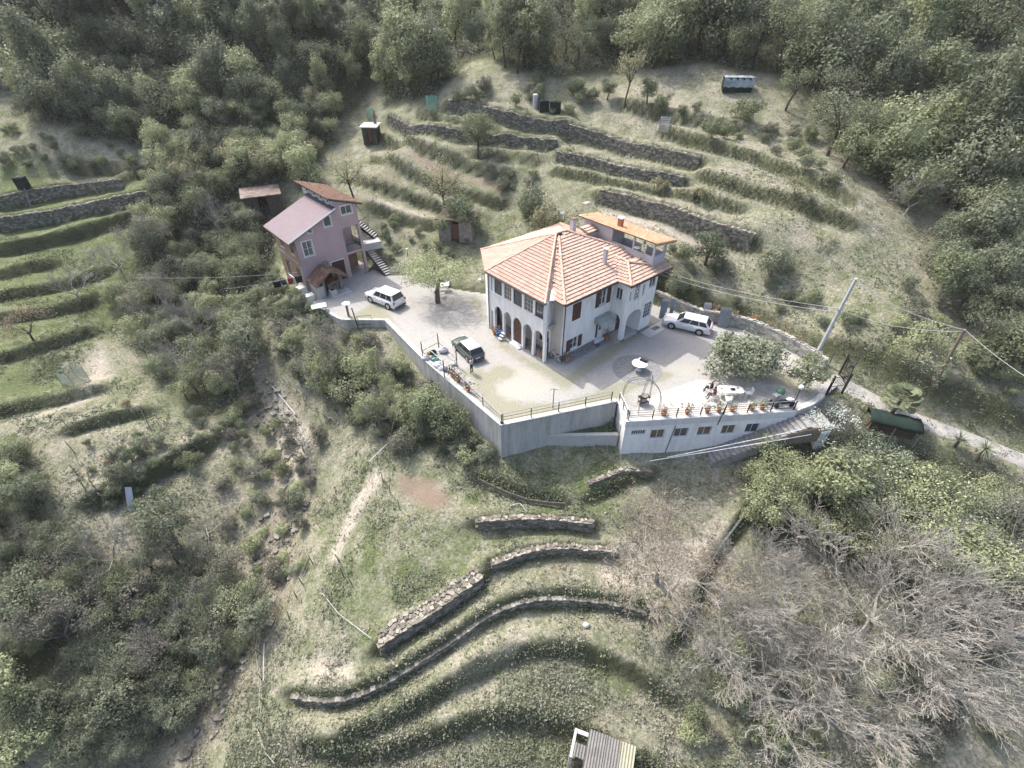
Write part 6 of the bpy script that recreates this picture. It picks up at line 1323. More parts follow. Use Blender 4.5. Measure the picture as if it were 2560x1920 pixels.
# ------------------------------------------------------------------ vehicles
m_carw = pm('white_car_paint', (.70,.70,.70), 1, .25, spec=.6); m_carg = pm('green_car_paint', [(.05,.075,.066),(.07,.10,.09)], 1, .3, spec=.6)
m_tyre = pm('tyre_rubber', (.02,.02,.02), 8, .8); m_rim = pm('alloy_rim', (.45,.46,.47), 6, .35, metal=.6); m_red = pm('red_lens', (.35,.02,.02), 5, .3); m_lens = pm('clear_lens', (.6,.62,.65), 5, .15); m_plate = pm('number_plate', (.6,.6,.58), 9, .6)
m_cglass = glassm('tinted_car_glass', (.02,.022,.026), .25)
def car(label, p, deg, L, Wd, Hh, belt, wb, wr, sec, gh, paint, roofm=None, cat='car', bumper=None):
    """sec: lower body stations (x fraction from the tail, top z, half width factor); gh: greenhouse x positions (rear base, rear top, front top, front base)"""
    t = thing('parked_car', label, cat, (p[0], p[1], p[2] if len(p) > 2 else 0), math.radians(deg), None, world=False); hw = Wd / 2; V = []; F = []
    for (fx, zt, k) in sec:
        x = (fx - .5) * L; w_ = hw * k
        for (yy, zz_) in [(-.86, .2), (-1, .34), (-1, belt * .72), (-.95, zt - .05), (-.72, zt), (0, zt + .02), (.72, zt), (.95, zt - .05), (1, belt * .72), (1, .34), (.86, .2)]: V.append((x, yy * w_, zz_))
    m = 11; n_ = len(sec)
    for i in range(n_ - 1):
        for j in range(m): F.append((i * m + j, (i + 1) * m + j, (i + 1) * m + (j + 1) % m, i * m + (j + 1) % m))
    F += [tuple(range(m)), tuple((n_ - 1) * m + j for j in range(m))[::-1]]
    mobj('body', V, F, paint, t, True)
    xb0, xt0, xt1, xb1 = [(f - .5) * L for f in gh]; hb = hw * .93; ht = hw * .74; zb = belt - .03; zt = Hh
    q = [(xb0, -hb, zb), (xb1, -hb, zb), (xb1, hb, zb), (xb0, hb, zb), (xt0, -ht, zt - .05), (xt1, -ht, zt - .05), (xt1, ht, zt - .05), (xt0, ht, zt - .05)]
    MB().hexa(q).build('cabin', paint, t)
    r = MB(); r.hexa([(xt0 - .02, -ht - .02, zt - .055), (xt1 + .02, -ht - .02, zt - .055), (xt1 + .02, ht + .02, zt - .055), (xt0 - .02, ht + .02, zt - .055), (xt0 + .12, -ht + .1, zt), (xt1 - .15, -ht + .1, zt), (xt1 - .15, ht - .1, zt), (xt0 + .12, ht - .1, zt)]); r.build('roof', roofm or paint, t)
    A = [np.array(x) for x in q]
    def panel(c, s0, s1, t0, t1, name, off_):
        a, b, d, e = c; f = lambda s, u: (a * (1 - s) + b * s) * (1 - u) + (e * (1 - s) + d * s) * u; nr = unit(np.cross(b - a, e - a)) * off_
        V_ = [f(s0, t0) + nr, f(s1, t0) + nr, f(s1, t1) + nr, f(s0, t1) + nr]; V2 = [v - nr * .5 for v in V_]
        return mobj(name, V_ + V2, [(0, 1, 2, 3), (7, 6, 5, 4), (0, 4, 5, 1), (1, 5, 6, 2), (2, 6, 7, 3), (3, 7, 4, 0)], m_cglass, t)
    panel((A[1], A[2], A[6], A[5]), .07, .93, .08, .95, 'windscreen', .012); panel((A[3], A[0], A[4], A[7]), .07, .93, .12, .92, 'rear_window', .012)
    for (c, nm) in (((A[0], A[1], A[5], A[4]), 'side_window'), ((A[2], A[3], A[7], A[6]), 'side_window')):
        for (s0, s1) in (((.06, .30), (.33, .61), (.64, .92)) if c[0][1] < 0 else ((.08, .36), (.39, .67), (.70, .94))): panel(c, s0, s1, .12, .88, nm, .012)
    for sx in (-1, 1):
        for sy in (-1, 1):
            x = sx * wb / 2 + .02 * L * 0
            MB().disc((x, sy * (hw - .06), wr * .98), (0, 1, 0), wr + .07, .13, 20).build('wheel_well_disc', m_black, t)  # black disc stands in for the dark hollow of the wheel well
            w_ = MB().disc((x, sy * (hw - .085), wr), (0, 1, 0), wr, .2, 20).build('wheel', m_tyre, t); MB().disc((x, sy * (hw + .018), wr), (0, 1, 0), wr * .66, .012, 14).build('rim', m_rim, w_)
        MB().box((xb1 - .25, sx * (hw + .06), belt - .02), (.12, .16, .12)).build('mirror', paint, t)
        zf = belt * .78; MB().box((L / 2 - .07, sx * hw * .66, zf - .08), (.12, hw * .42, .14)).build('headlight', m_lens, t); MB().box((-L / 2 + .05, sx * hw * .84, zf - .08), (.1, hw * .2, .26)).build('tail_light', m_red, t)
    MB().box((-L / 2 - .012, 0, .48), (.025, .5, .11)).build('number_plate', m_plate, t); MB().box((L / 2 + .012, 0, .36), (.025, .5, .11)).build('number_plate', m_plate, t)
    for x in (-L / 2 - .0, L / 2): MB().box((x, 0, .24), (.1, Wd * .86, .2)).build('bumper', bumper or paint, t)
    h = MB(); [h.box((xx, sy * (hw + .006), belt - .14), (.16, .02, .03)) for xx in (-.55, .45) for sy in (-1, 1)]; h.build('door_handles', m_pipe, t)
    return t
def side_axis(f, r_, wb, half):
    f = P(*f); r_ = P(*r_); d = unit((f - r_)[:2]); lf = np.array([-d[1], d[0]]); c = (f + r_)[:2] / 2 - lf * half; return c, math.degrees(math.atan2(d[1], d[0]))
c, a = side_axis((930,757), (970,773), 2.66, .88)
car('white off-road car parked on the gravel near the pink house', c, a, 4.5, 1.9, 1.72, 1.06, 2.66, .37, [(0,.95,.86),(.03,1.02,.96),(.2,1.06,1),(.55,1.06,1),(.72,1.05,1),(.86,1.0,.97),(.96,.92,.9),(1,.72,.8)], (.02,.09,.6,.74), m_carw, None, 'car', m_pipe)
c, a = side_axis((1676.5,821.7), (1746,838), 2.69, .85)
car('white estate car parked along the curved stone faced wall', c, a, 4.69, 1.81, 1.46, .94, 2.69, .33, [(0,.84,.86),(.03,.92,.95),(.2,.95,1),(.5,.95,1),(.66,.94,1),(.8,.9,.98),(.93,.82,.92),(1,.6,.78)], (.03,.13,.58,.72), m_carw)
fl_ = P(1130,868); rl_ = P(1174,911); d = unit((fl_ - rl_)[:2]); lf = np.array([-d[1], d[0]]); c = (fl_ + rl_)[:2] / 2 - lf * .78
car('old dark green hatchback with pale sunlit roof, beside the standing woman', c, math.degrees(math.atan2(d[1], d[0])), 3.75, 1.56, 1.42, .9, 2.35, .29, [(0,.82,.92),(.02,.88,.97),(.2,.9,1),(.6,.9,1),(.7,.88,1),(.86,.82,.98),(.97,.76,.94),(1,.6,.9)], (.0,.1,.56,.7), m_carg, pm('sun_paled_roof', (.40,.46,.45), 2, .3, spec=.6), 'car', m_pipe)  # roof colour paled to stand in for sun on the dark green paint

# ------------------------------------------------------------------ people
m_skin = pm('skin', (.50,.32,.24), 3, .7)
def fingers(V, E, R, h, d, s):
    n0 = h; side = unit(np.cross(d, [0, 0, 1.0])) if abs(d[2]) < .9 else np.array([0, 1.0, 0])
    p0 = np.array(V[h])
    for i, (o, L) in enumerate(((-.03, .07), (-.01, .085), (.012, .08), (.032, .062))):
        V += [tuple(p0 + side * o + d * .06), tuple(p0 + side * o * 1.2 + d * (.06 + L * .55)), tuple(p0 + side * o * 1.2 + d * (.05 + L) + np.array([0, 0, -.012]))]; R += [.011, .009, .008]; k = len(V); E += [(h, k - 3), (k - 3, k - 2), (k - 2, k - 1)]
    V += [tuple(p0 + side * s * .045 + d * .03), tuple(p0 + side * s * .06 + d * .065)]; R += [.011, .009]; k = len(V); E += [(h, k - 2), (k - 2, k - 1)]
def person(label, p, deg, J, top, legs, hair, hairlen=.1, skirt=None, scale=1.0):
    """J: joints as (x forward, y left, z). One continuous skinned body; hair and shoes are children"""
    names = ['pelvis', 'chest', 'neck', 'head', 'shL', 'elL', 'haL', 'shR', 'elR', 'haR', 'hiL', 'knL', 'anL', 'toL', 'hiR', 'knR', 'anR', 'toR']
    rad = dict(pelvis=.135, chest=.145, neck=.055, head=.098, shL=.062, elL=.045, haL=.032, shR=.062, elR=.045, haR=.032, hiL=.092, knL=.062, anL=.042, toL=.036, hiR=.092, knR=.062, anR=.042, toR=.036)
    V = [tuple(np.array(J[n_], float) * scale) for n_ in names]; R = [rad[n_] * scale for n_ in names]; ix = {n_: i for i, n_ in enumerate(names)}
    E = [(ix[a], ix[b]) for a, b in [('pelvis', 'chest'), ('chest', 'neck'), ('neck', 'head'), ('chest', 'shL'), ('shL', 'elL'), ('elL', 'haL'), ('chest', 'shR'), ('shR', 'elR'), ('elR', 'haR'), ('pelvis', 'hiL'), ('hiL', 'knL'), ('knL', 'anL'), ('anL', 'toL'), ('pelvis', 'hiR'), ('hiR', 'knR'), ('knR', 'anR'), ('anR', 'toR')]]
    for h, e, s in (('haL', 'elL', -1), ('haR', 'elR', 1)): fingers(V, E, R, ix[h], unit(np.array(J[h]) - np.array(J[e])), s)
    me = bpy.data.meshes.new('tmp'); me.from_pydata(V, E, []); o = bpy.data.objects.new('tmp', me); COL.objects.link(o)
    md = o.modifiers.new('skin', 'SKIN'); sv = me.skin_vertices[0].data
    for i, r_ in enumerate(R): sv[i].radius = (r_, r_); sv[i].use_root = i == 0
    o.modifiers.new('sub', 'SUBSURF').levels = 1; dg = bpy.context.evaluated_depsgraph_get(); bm_ = bpy.data.meshes.new_from_object(o.evaluated_get(dg)); bpy.data.objects.remove(o)
    for m in (m_skin, top, legs, m_black): bm_.materials.append(m)
    segs = [('pelvis', 'chest', 1), ('chest', 'neck', 1), ('neck', 'head', 0), ('head', 'head', 0), ('chest', 'shL', 1), ('shL', 'elL', 1), ('elL', 'haL', 1), ('chest', 'shR', 1), ('shR', 'elR', 1), ('elR', 'haR', 1), ('haL', 'haL', 0), ('haR', 'haR', 0), ('pelvis', 'hiL', 2), ('hiL', 'knL', 2), ('knL', 'anL', 2), ('anL', 'toL', 3), ('pelvis', 'hiR', 2), ('hiR', 'knR', 2), ('knR', 'anR', 2), ('anR', 'toR', 3)]
    S_ = [(np.array(J[a]) * scale, np.array(J[b]) * scale, k) for a, b, k in segs]
    for f in bm_.polygons:
        c_ = np.array(f.center); bd = 9; km = 1
        for a_, b_, k in S_:
            d_ = b_ - a_; t_ = np.clip((c_ - a_) @ d_ / (d_ @ d_ + 1e-9), 0, 1); q_ = np.linalg.norm(c_ - a_ - t_ * d_)
            if q_ < bd: bd = q_; km = k
        f.material_index = km; f.use_smooth = True
    t = thing('person', label, 'person', p, math.radians(deg), None, world=False)
    b = bpy.data.objects.new('body', bm_); COL.objects.link(b); b.parent = t
    hd = np.array(J['head']) * scale; h = MB(); h.ball(hd + np.array([-.02, 0, .035]), (.112, .105, .105), 10, 7)
    if hairlen > .12: h.ball(hd + np.array([-.06, 0, -.05]), (.075, .1, hairlen), 8, 6)
    h.build('hair', hair, t, True)
    f = MB(); f.ball(hd + np.array([.105, 0, -.01]), (.022, .014, .024), 6, 4); f.ball(hd + np.array([0, .1, -.005]), (.02, .014, .03), 6, 4); f.ball(hd + np.array([0, -.1, -.005]), (.02, .014, .03), 6, 4); f.build('nose_and_ears', m_skin, t, True)
    e = MB(); e.ball(hd + np.array([.092, .035, .02]), .012, 6, 4); e.ball(hd + np.array([.092, -.035, .02]), .012, 6, 4); e.bf(lambda a, b, c: hd + np.array([c, a, b]), -.022, .022, -.052, -.044, .088, .1); e.build('eyes_and_mouth', m_brown, t)
    return t
STAND = dict(pelvis=(0,0,.93), chest=(0,0,1.24), neck=(.01,0,1.45), head=(.035,0,1.58), shL=(0,.18,1.37), elL=(-.03,.25,1.1), haL=(.14,.2,.98), shR=(0,-.18,1.37), elR=(.0,-.26,1.1), haR=(.2,-.12,1.12), hiL=(0,.1,.87), knL=(.03,.11,.48), anL=(0,.12,.08), toL=(.14,.13,.04), hiR=(0,-.1,.87), knR=(.02,-.1,.48), anR=(-.03,-.1,.08), toR=(.11,-.11,.04))
SIT = dict(pelvis=(0,0,.52), chest=(.02,0,.84), neck=(.06,0,1.05), head=(.1,0,1.17), shL=(.03,.19,.97), elL=(.1,.26,.72), haL=(.34,.16,.76), shR=(.03,-.19,.97), elR=(.1,-.26,.72), haR=(.34,-.14,.78), hiL=(.06,.1,.5), knL=(.45,.12,.5), anL=(.46,.12,.1), toL=(.6,.13,.05), hiR=(.06,-.1,.5), knR=(.44,-.12,.5), anR=(.52,-.12,.1), toR=(.66,-.13,.05))
m_navy = pm('navy_cloth', (.022,.022,.035), 5, .9); m_maroon = pm('maroon_cloth', (.10,.02,.03), 5, .9); m_grt = pm('pale_grey_cloth', (.42,.42,.44), 5, .9); m_blk = pm('black_cloth', (.018,.018,.02), 5, .9); m_redhair = pm('auburn_hair', (.25,.09,.04), 9, .7); m_dkhair = pm('dark_hair', (.04,.03,.025), 9, .7); m_grhair = pm('grey_hair', (.3,.28,.26), 9, .7)
person('person with auburn hair in pale grey top and black trousers, standing behind the green car', P(1180,932), 150, STAND, m_grt, m_blk, m_redhair, .16)
# ------------------------------------------------------------------ garden furniture
m_plast = pm('white_plastic', (.70,.70,.69), 4, .5)
def chair_(label, p, deg, group=None):
    t = thing('garden_chair', label, 'chair', p, math.radians(deg), group, world=False)
    MB().box((0, 0, .42), (.46, .46, .035)).build('seat', m_plast, t)
    b = MB(); b.tube([(-.22, -.22, .44), (-.3, -.2, .85), (-.3, .2, .85), (-.22, .22, .44)], .022, 5); [b.tube([(-.23, y, .44), (-.3, y, .85)], .018, 4) for y in (-.1, 0, .1)]; b.build('backrest', m_plast, t)
    for s in (-1, 1): MB().tube([(-.24, s * .24, .62), (.16, s * .25, .62), (.2, s * .24, .42)], .02, 5).build('armrest', m_plast, t)
    for x in (-.2, .2):
        for y in (-.2, .2): MB().tube([(x, y, .43), (x * 1.25, y * 1.2, 0)], .022, 5).build('leg', m_plast, t)
    return t
def table_(label, p, deg, lx, ly, m, h=.73, cat='table', rnd=True):
    t = thing('garden_table', label, cat, p, math.radians(deg), None, world=False)
    V = [(lx / 2 * math.copysign(abs(math.cos(a)) ** .55, math.cos(a)), ly / 2 * math.copysign(abs(math.sin(a)) ** .55, math.sin(a))) if rnd else (lx / 2 * math.cos(a), ly / 2 * math.sin(a)) for a in np.linspace(0, 2 * math.pi, 29)[:-1]]
    MB().slab([(x, y, h) for x, y in V], .04).build('tabletop', m, t)
    for x in (-1, 1):
        for y in (-1, 1): MB().tube([(x * lx * .33, y * ly * .3, h - .04), (x * lx * .38, y * ly * .38, 0)], .03, 5).build('leg', m, t)
    return t
tp = P(1821, 990); TD = -3
table_('white plastic oval table on the patio with things laid on it', tp, TD, 2.1, 1.0, m_plast)
T_ = Frame((tp[0], tp[1]), TD)
for lab, u, v, r in [('white plastic chair at the right end of the patio table', 1.5, 0, 180), ('white plastic chair on the railing side of the patio table', -.35, -.85, 85), ('white plastic chair under the person in maroon', -1.35, -.45, 0), ('white plastic chair under the person in navy', -1.4, .3, 0)]: chair_(lab, T_.pt(u, v, 0), r + TD)
person('seated person in maroon top leaning at the left end of the patio table', T_.pt(-1.36, -.45, 0), 175 + TD, SIT, m_maroon, m_navy, m_dkhair)
person('seated person in navy top at the far left corner of the patio table', T_.pt(-1.42, .32, 0), 150 + TD, SIT, m_navy, m_blk, m_grhair)
for lab, u, v, sx, sy, sz, m in [('black bag lying on the patio table', .15, -.05, .35, .26, .1, m_blk), ('small dark cup on the left of the patio table', -.75, 0, .1, .1, .1, m_black), ('pinkish packet at the right end of the patio table', .62, .18, .2, .14, .05, pm('pink_paper', (.45,.15,.2), 6, .7)), ('white paper lying on the patio table edge', .55, -.25, .3, .22, .01, m_plast)]:
    q = T_.pt(u, v, .732); b = MB(); b.box(q, (sx, sy, sz * .8), TD + 12); b.box(q + np.array([0, 0, sz * .8]), (sx * .7, sy * .7, sz * .2), TD + 12); tag(b.build('table_item', m, at=q), lab, 'object')
rt = P(1596, 925); t = thing('round_table', 'round white table standing on the gravel disc', 'table', rt, 0, None, world=False)
MB().lathe((0, 0, .7), [(.55, 0), (.68, .02), (.68, .05), (.1, .06)], 24).build('tabletop', m_plast, t); MB().lathe((0, 0, 0), [(.3, 0), (.12, .06), (.06, .2), (.06, .7)], 10).build('pedestal', m_plast, t)
q = P(1607, 916) ; q[2] = 0; t = thing('folded_parasol', 'black and white bundle lying on the round table', 'bundle', (rt[0] + .35, rt[1] + .3, .76)); b = MB(); [b.ball(np.array([rt[0] + .2 + .12 * i, rt[1] + .42 - .1 * i, .86]), (.16, .13, .1), 8, 5) for i in range(4)]; b.build('cloth', m_blk, t); MB().ball((rt[0] + .1, rt[1] + .5, .9), (.12, .1, .1), 8, 5).build('white_fold', m_plast, t)
MB_d = MB(); MB_d.lathe((rt[0] - .1, rt[1] + .1, -.02), [(2.2, 0), (2.2, .035), (.1, .04)], 40); tag(MB_d.build('gravel_disc', m_plinth, at=(rt[0], rt[1], 0)), kind='structure')
tt = P(1107, 726); table_('white table in the shade of the broad yellow green tree', tt, 5, 1.6, .9, m_plast)
for lab, x, y, r in [('white chair behind the shaded table, near the trunk', 1068, 706, -60), ('white chair at the far side of the shaded table', 1120, 714, -100), ('white chair on the near side of the shaded table', 1107, 742, 90), ('white chair at the left of the shaded table', 1085, 728, 0)]: chair_(lab, P(x, y), r)
# barbecue trolley, hoops, garden machine
bq = P(1607, 1010); t = thing('barbecue', 'dark barbecue trolley with round pan near the patio corner', 'barbecue', bq, .3, None, world=False)
MB().box((0, 0, .75), (.9, .5, .06)).build('tray', m_black, t); MB().lathe((0, 0, .81), [(.12, 0), (.26, .06), (.3, .12), (.26, .1)], 14).build('pan', m_wood, t); MB().box((0, 0, .25), (.8, .45, .04)).build('shelf', m_pipe, t)
for x in (-.38, .38):
    for y in (-.2, .2): MB().tube([(x, y, 0), (x, y, .76)], .02, 5).build('leg', m_pipe, t)
def hoop(label, a, b, h):
    t = thing('garden_hoop', label, 'garden arch', a); m = (a + b) / 2; d = (b - a) / 2; n_ = 16
    for o_ in (0, .25): MB().tube([m - d * math.cos(math.pi * i / n_) + np.array([0, o_, h * math.sin(math.pi * i / n_) ** .6]) for i in range(n_ + 1)], .02, 5).build('tube', m_iron, t)
    MB().tube([m + np.array([0, 0, h]), m + np.array([0, .25, h])], .015, 4).build('spacer', m_iron, t)
hoop('tall dark metal hoop across the patio corner', P(1556, 1000), P(1648, 1030), 2.7)
hoop('second dark metal hoop crossing behind the barbecue', P(1596, 1036), P(1625, 990), 2.7)
t = thing('cement_mixer', 'green and grey garden machine with wheel under the citrus tree', 'garden machine', P(1942, 1000), .5, None, world=False)
MB().ball((.25, .1, .75), (.42, .34, .32), 12, 8).build('green_hood', pm('green_plastic', [(.05,.14,.08),(.10,.22,.13)], 4, .4), t, True); b = MB(); b.box((-.35, 0, .3), (.6, .4, .45)); b.tube([(-.7, .2, .3), (.6, .2, .35)], .03, 5); b.tube([(-.7, -.2, .3), (.6, -.2, .35)], .03, 5); b.build('grey_frame', m_galv, t); MB().disc((-.95, 0, .22), (0, 1, .2), .22, .1, 16).build('wheel', m_tyre, t)
t = thing('scooter', 'covered dark scooter beside the patio railing at the right', 'scooter', P(1958, 1018), .15, None, world=False)
b = MB(); b.ball((0, 0, .62), (.7, .22, .2), 10, 6); b.build('seat', m_blk, t, True); MB().box((-.1, 0, .25), (.9, .22, .3)).build('body', m_lilac, t); MB().ball((.3, 0, .82), (.35, .2, .08), 8, 5).build('white_cover', m_plast, t)
for x in (-.6, .65): MB().disc((x, 0, .26), (0, 1, 0), .26, .1, 16).build('wheel', m_tyre, t)
MB().tube([(.6, 0, .4), (.45, 0, 1.0), (.4, .3, 1.02)], .025, 5).build('handlebar', m_pipe, t)
# bicycle
bp_ = W.pt(-.55, .35, 0); t = thing('bicycle', 'black bicycle leaning at the corner of the white house', 'bicycle', (bp_[0], bp_[1], 0), math.radians(128), None, world=False)
for x in (-.52, .52):
    w_ = MB(); n_ = 20; w_.tube([(x + .33 * math.cos(2 * math.pi * i / n_), 0, .34 + .33 * math.sin(2 * math.pi * i / n_)) for i in range(n_ + 1)], .022, 5); wo = w_.build('wheel', m_tyre, t); s_ = MB(); [s_.tube([(x, 0, .34), (x + .32 * math.cos(k), 0, .34 + .32 * math.sin(k))], .004, 3) for k in np.linspace(0, 6.28, 11)[:-1]]; s_.build('spokes', m_galv, wo)
b = MB(); [b.tube(q, .02, 5) for q in ([(-.52, 0, .34), (-.1, 0, .3), (-.25, 0, .8), (-.52, 0, .34)], [(-.1, 0, .3), (.38, 0, .75), (-.22, 0, .72)], [(.38, 0, .85), (.52, 0, .34)])]; b.build('bike_frame', m_plast, t); MB().box((-.27, 0, .84), (.26, .12, .05)).build('saddle', m_black, t); MB().tube([(.36, -.28, .98), (.38, 0, .95), (.36, .28, .98)], .016, 5).build('handlebar', m_black, t)
# pots
def pot(label, p, s=.3, leaf=L_MID, m=None, group=None, plantit=True):
    t = thing('flower_pot', label, 'plant pot', p, 0, group, world=False); MB().lathe((0, 0, 0), [(s * .34, 0), (s * .5, s * .8), (s * .56, s * .8), (s * .56, s), (s * .48, s), (s * .45, s * .85)], 12).build('pot', m or m_terra, t)
    if plantit:
        r = np.random.default_rng(int(abs(p[0] * 31 + p[1] * 17))); q = r.normal(size=(70, 3)) * np.array([s * .6, s * .6, s * .45]) + np.array([0, 0, s * 1.7]); V, F = leaves(q, s * .55, r); quadmesh('plant', V, F, leaf, t, r.random(len(F)))
    return t
for i, (x, lab, lf_) in enumerate([(3.1,'first','b'),(5.0,'second','b'),(6.65,'third','b'),(7.6,'fourth','g'),(8.7,'fifth','b'),(10.3,'sixth','g'),(11.2,'last','g')]): pot(f'terracotta pot on the patio edge behind the railing, {lab} from the left', BL.pt(x, .42, 0.02), .38, L_BUD if lf_ == 'b' else L_MID)
for lab, x, y, z in [('first orange planter on the drive wall, nearest the estate car', 1786, 779, .8), ('second orange planter on the drive wall', 1837, 795, .8), ('third orange planter on the drive wall', 1884, 799, .8), ('fourth orange planter, at the bend of the drive wall', 1922, 822, .8), ('fifth orange planter on the drive wall', 1958, 832, .8), ('last orange planter on the drive wall, nearest the pole', 1992, 856, .8)]:
    q = P(x, y, z + .1); pot(lab, (q[0], q[1] - .1, z), .36, L_BUD, pm('orange_plastic', (.55,.22,.06), 6, .6))
for lab, u, v in [('terracotta pot inside the right hand arcade bay', -1.1, 1.6), ('terracotta pot in the second arcade bay from the right', -.9, 3.0), ('terracotta pot in the fourth arcade bay', -1.0, 6.0), ('terracotta pot in front of the left arcade bay', -1.9, 7.4), ('terracotta pot beside the entrance step', 5.75, -.35), ('terracotta pot at the corner by the bicycle', .35, -.35)]: pot(lab, W.pt(u, v, .0), .4, L_BUD)
b = MB(); q = W.pt(-1.75, 6.85, 0); b.lathe(q, [(.2, 0), (.26, .5), (.28, .5), (.28, .55), (.2, .52)], 12); tag(b.build('tub', pm('blue_plastic', (.03,.12,.35), 6, .5), at=q), 'blue plastic tub in front of the arcade', 'tub')
q = W.pt(-2.0, 6.1, 0); t = thing('step_stool', 'pale wooden step stool in front of the arcade', 'stool', q); [MB().bf(lambda a, b, c: W.pt(-2.3 + a, 6.0 + c, b), i * .2, i * .2 + .22, .2 + i * .22, .24 + i * .22, 0, .45).build('tread', m_frame, t) for i in range(3)]; s_ = MB(); [s_.tube([W.pt(-2.35, v, 0), W.pt(-1.7, v, .68), W.pt(-1.65, v, 0)], .02, 4) for v in (6.0, 6.45)]; s_.build('frame', m_frame, t)
# ------------------------------------------------------------------ lamps, pole, wires
m_globe = pm('opal_globe', (.82,.82,.80), 5, .3)
def globe_lamp(label, base_, top_, r=.2):
    t = thing('globe_lamp', label, 'lamp', base_); MB().tube([base_, top_], .035, 6).build('lamp_post', m_iron, t); MB().ball(np.array(top_) + np.array([0, 0, r * .9]), r, 14, 9).build('globe', m_globe, t, True)
globe_lamp('round white globe lamp on a post at the patio railing', BL.pt(7.55, -.12, -.9), BL.pt(7.75, -.1, 1.5))
globe_lamp('round white globe lamp at the gate end of the patio', BL.pt(13.9, .6, 0), BL.pt(14.0, .7, 1.7))
globe_lamp('white wall globe at the left corner of the white house', W.pt(-1.7, 9.1, 4.9), W.pt(-2.0, 9.3, 5.0), .16)
globe_lamp('low white globe lamp among shrubs beyond the courtyard tree', G(1020, 642), G(1020, 642) + np.array([0, 0, .8]), .16)
q = P(1382, 1020); t = thing('lamp_post', 'slim dark lamp post with short arms inside the front railing', 'lamp', q); MB().tube([q, q + np.array([0, 0, 2.0])], .035, 6).build('post', m_iron, t); MB().tube([q + np.array([-.35, 0, 1.85]), q + np.array([0, 0, 2.0]), q + np.array([.35, 0, 1.85])], .02, 5).build('arms', m_iron, t)
pb = G(2034, 899); ph = min(np.arange(4, 13, .02), key=lambda z: abs(P(2140, 697, pb[2] + z)[1] - pb[1])); pt_ = P(2140, 697, pb[2] + ph)
t = thing('utility_pole', 'tall pale grey utility pole beside the stone faced drive wall', 'pole', pb); MB().tube([pb - np.array([0, 0, .5]), pt_], [.17, .11], 8).build('pole', pm('pale_concrete_pole', [(.35,.36,.38),(.48,.49,.51)], 2, .8), t); md_ = pb * .35 + pt_ * .65
MB().box(md_ - np.array([0, 0, .1]), (.5, .1, .1)).build('bracket', m_galv, t)
p2 = G(2335, 962); h2 = 6.2; d2 = ray(2412, 824); tt_ = p2[1] / d2[1]; p2t = CAMP + d2 * tt_
t = thing('utility_pole', 'ivy clad wooden pole on the right hand hillside', 'pole', p2); MB().tube([p2 - np.array([0, 0, .4]), p2t], [.15, .11], 7).build('pole', m_wood, t); r = np.random.default_rng(3); k = r.random(260) ** 1.3 * .55; q = p2 + (p2t - p2) * k[:, None] + r.normal(size=(260, 3)) * .22; V, F = leaves(q, .22, r); quadmesh('ivy', V, F, L_PALE, t, r.random(len(F)))
m_wire = pm('pale_cable', (.5,.5,.5), 8, .6)
def wire(label, a, b, sag=.4, rad=.018, m=None, cat='cable', group=None):
    a = np.array(a); b = np.array(b); o = MB().tube([a * (1 - t) + b * t - np.array([0, 0, sag * 4 * t * (1 - t)]) for t in np.linspace(0, 1, 14)], rad, 4).build('cable', m or m_wire, at=a); tag(o, label, cat, group)
hw_ = W.pt(11.6, .3, 5.6)
wire('upper cable from the pale pole to the white house', md_ + np.array([0, 0, .1]), hw_, .5); wire('lower cable from the pale pole to the white house', md_ - np.array([0, 0, .25]), hw_ - np.array([0, 0, .35]), .6)
wire('cable between the pale pole top and the ivy clad pole', pt_ - np.array([0, 0, .2]), p2t, .5); wire('cable from the bracket of the pale pole to the ivy clad pole', md_, p2t - np.array([0, 0, .15]), .6); e2 = P(2560, 918, p2t[2] - .6); wire('cable leaving the ivy clad pole at the right edge', p2t, p2t + (e2 - p2t) * 2.2, .5)
kc = K.pt(-5.4, .5, 2.2); wire('upper clothes line running left from the pink house', kc, P(330, 694, 3.2), .3, .015); wire('lower clothes line with washing, running left from the pink house', kc - np.array([0, 0, .4]), P(560, 722, 1.3), .2, .015)
ca_, cb_ = kc - np.array([0, 0, .4]), P(560, 722, 1.3)
for i, (lab, f, m, w_, h_) in enumerate([('dark blue garment hanging on the clothes line, leftmost', .34, m_navy, .9, .75), ('blue grey garment hanging on the clothes line', .25, pm('denim', (.05,.06,.11), 5, .9), .6, .6), ('red garment hanging on the clothes line', .16, pm('red_cloth', (.30,.03,.03), 5, .9), .6, .7), ('dark garment hanging on the clothes line, nearest the pink house', .05, m_blk, .8, .75)]):
    c0_ = ca_ * (1 - f) + cb_ * f - np.array([0, 0, .2 * 4 * f * (1 - f)]); u = unit(cb_ - ca_); V = []; nn_ = 6; nrm_ = np.array([-u[1], u[0], 0])
    for j in range(nn_ + 1):
        for k, zz_ in enumerate((0, -h_ * .5, -h_)): V.append(c0_ + u * w_ * (j / nn_ - .5) * (1 - .08 * k) + np.array([0, 0, zz_]) + nrm_ * .05 * math.sin(j * 1.7 + k))
    o = mobj('garment', V, [(j * 3 + k, j * 3 + 3 + k, j * 3 + 4 + k, j * 3 + 1 + k) for j in range(nn_) for k in range(2)], m, None, True, None, c0_); o.modifiers.new('thick', 'SOLIDIFY').thickness = .02; tag(o, lab, 'laundry')
a_, b_ = P(1668, 1143, -2.7), P(2010, 1072, -.6); wire('upper long white tube along the garden stair', a_, b_, .05, .04, m_trim, 'tube'); a2_, b2_ = P(1625, 1152, -3.0), P(2028, 1086, -.9); wire('lower long white tube along the garden stair', a2_, b2_, .05, .04, m_trim, 'tube')
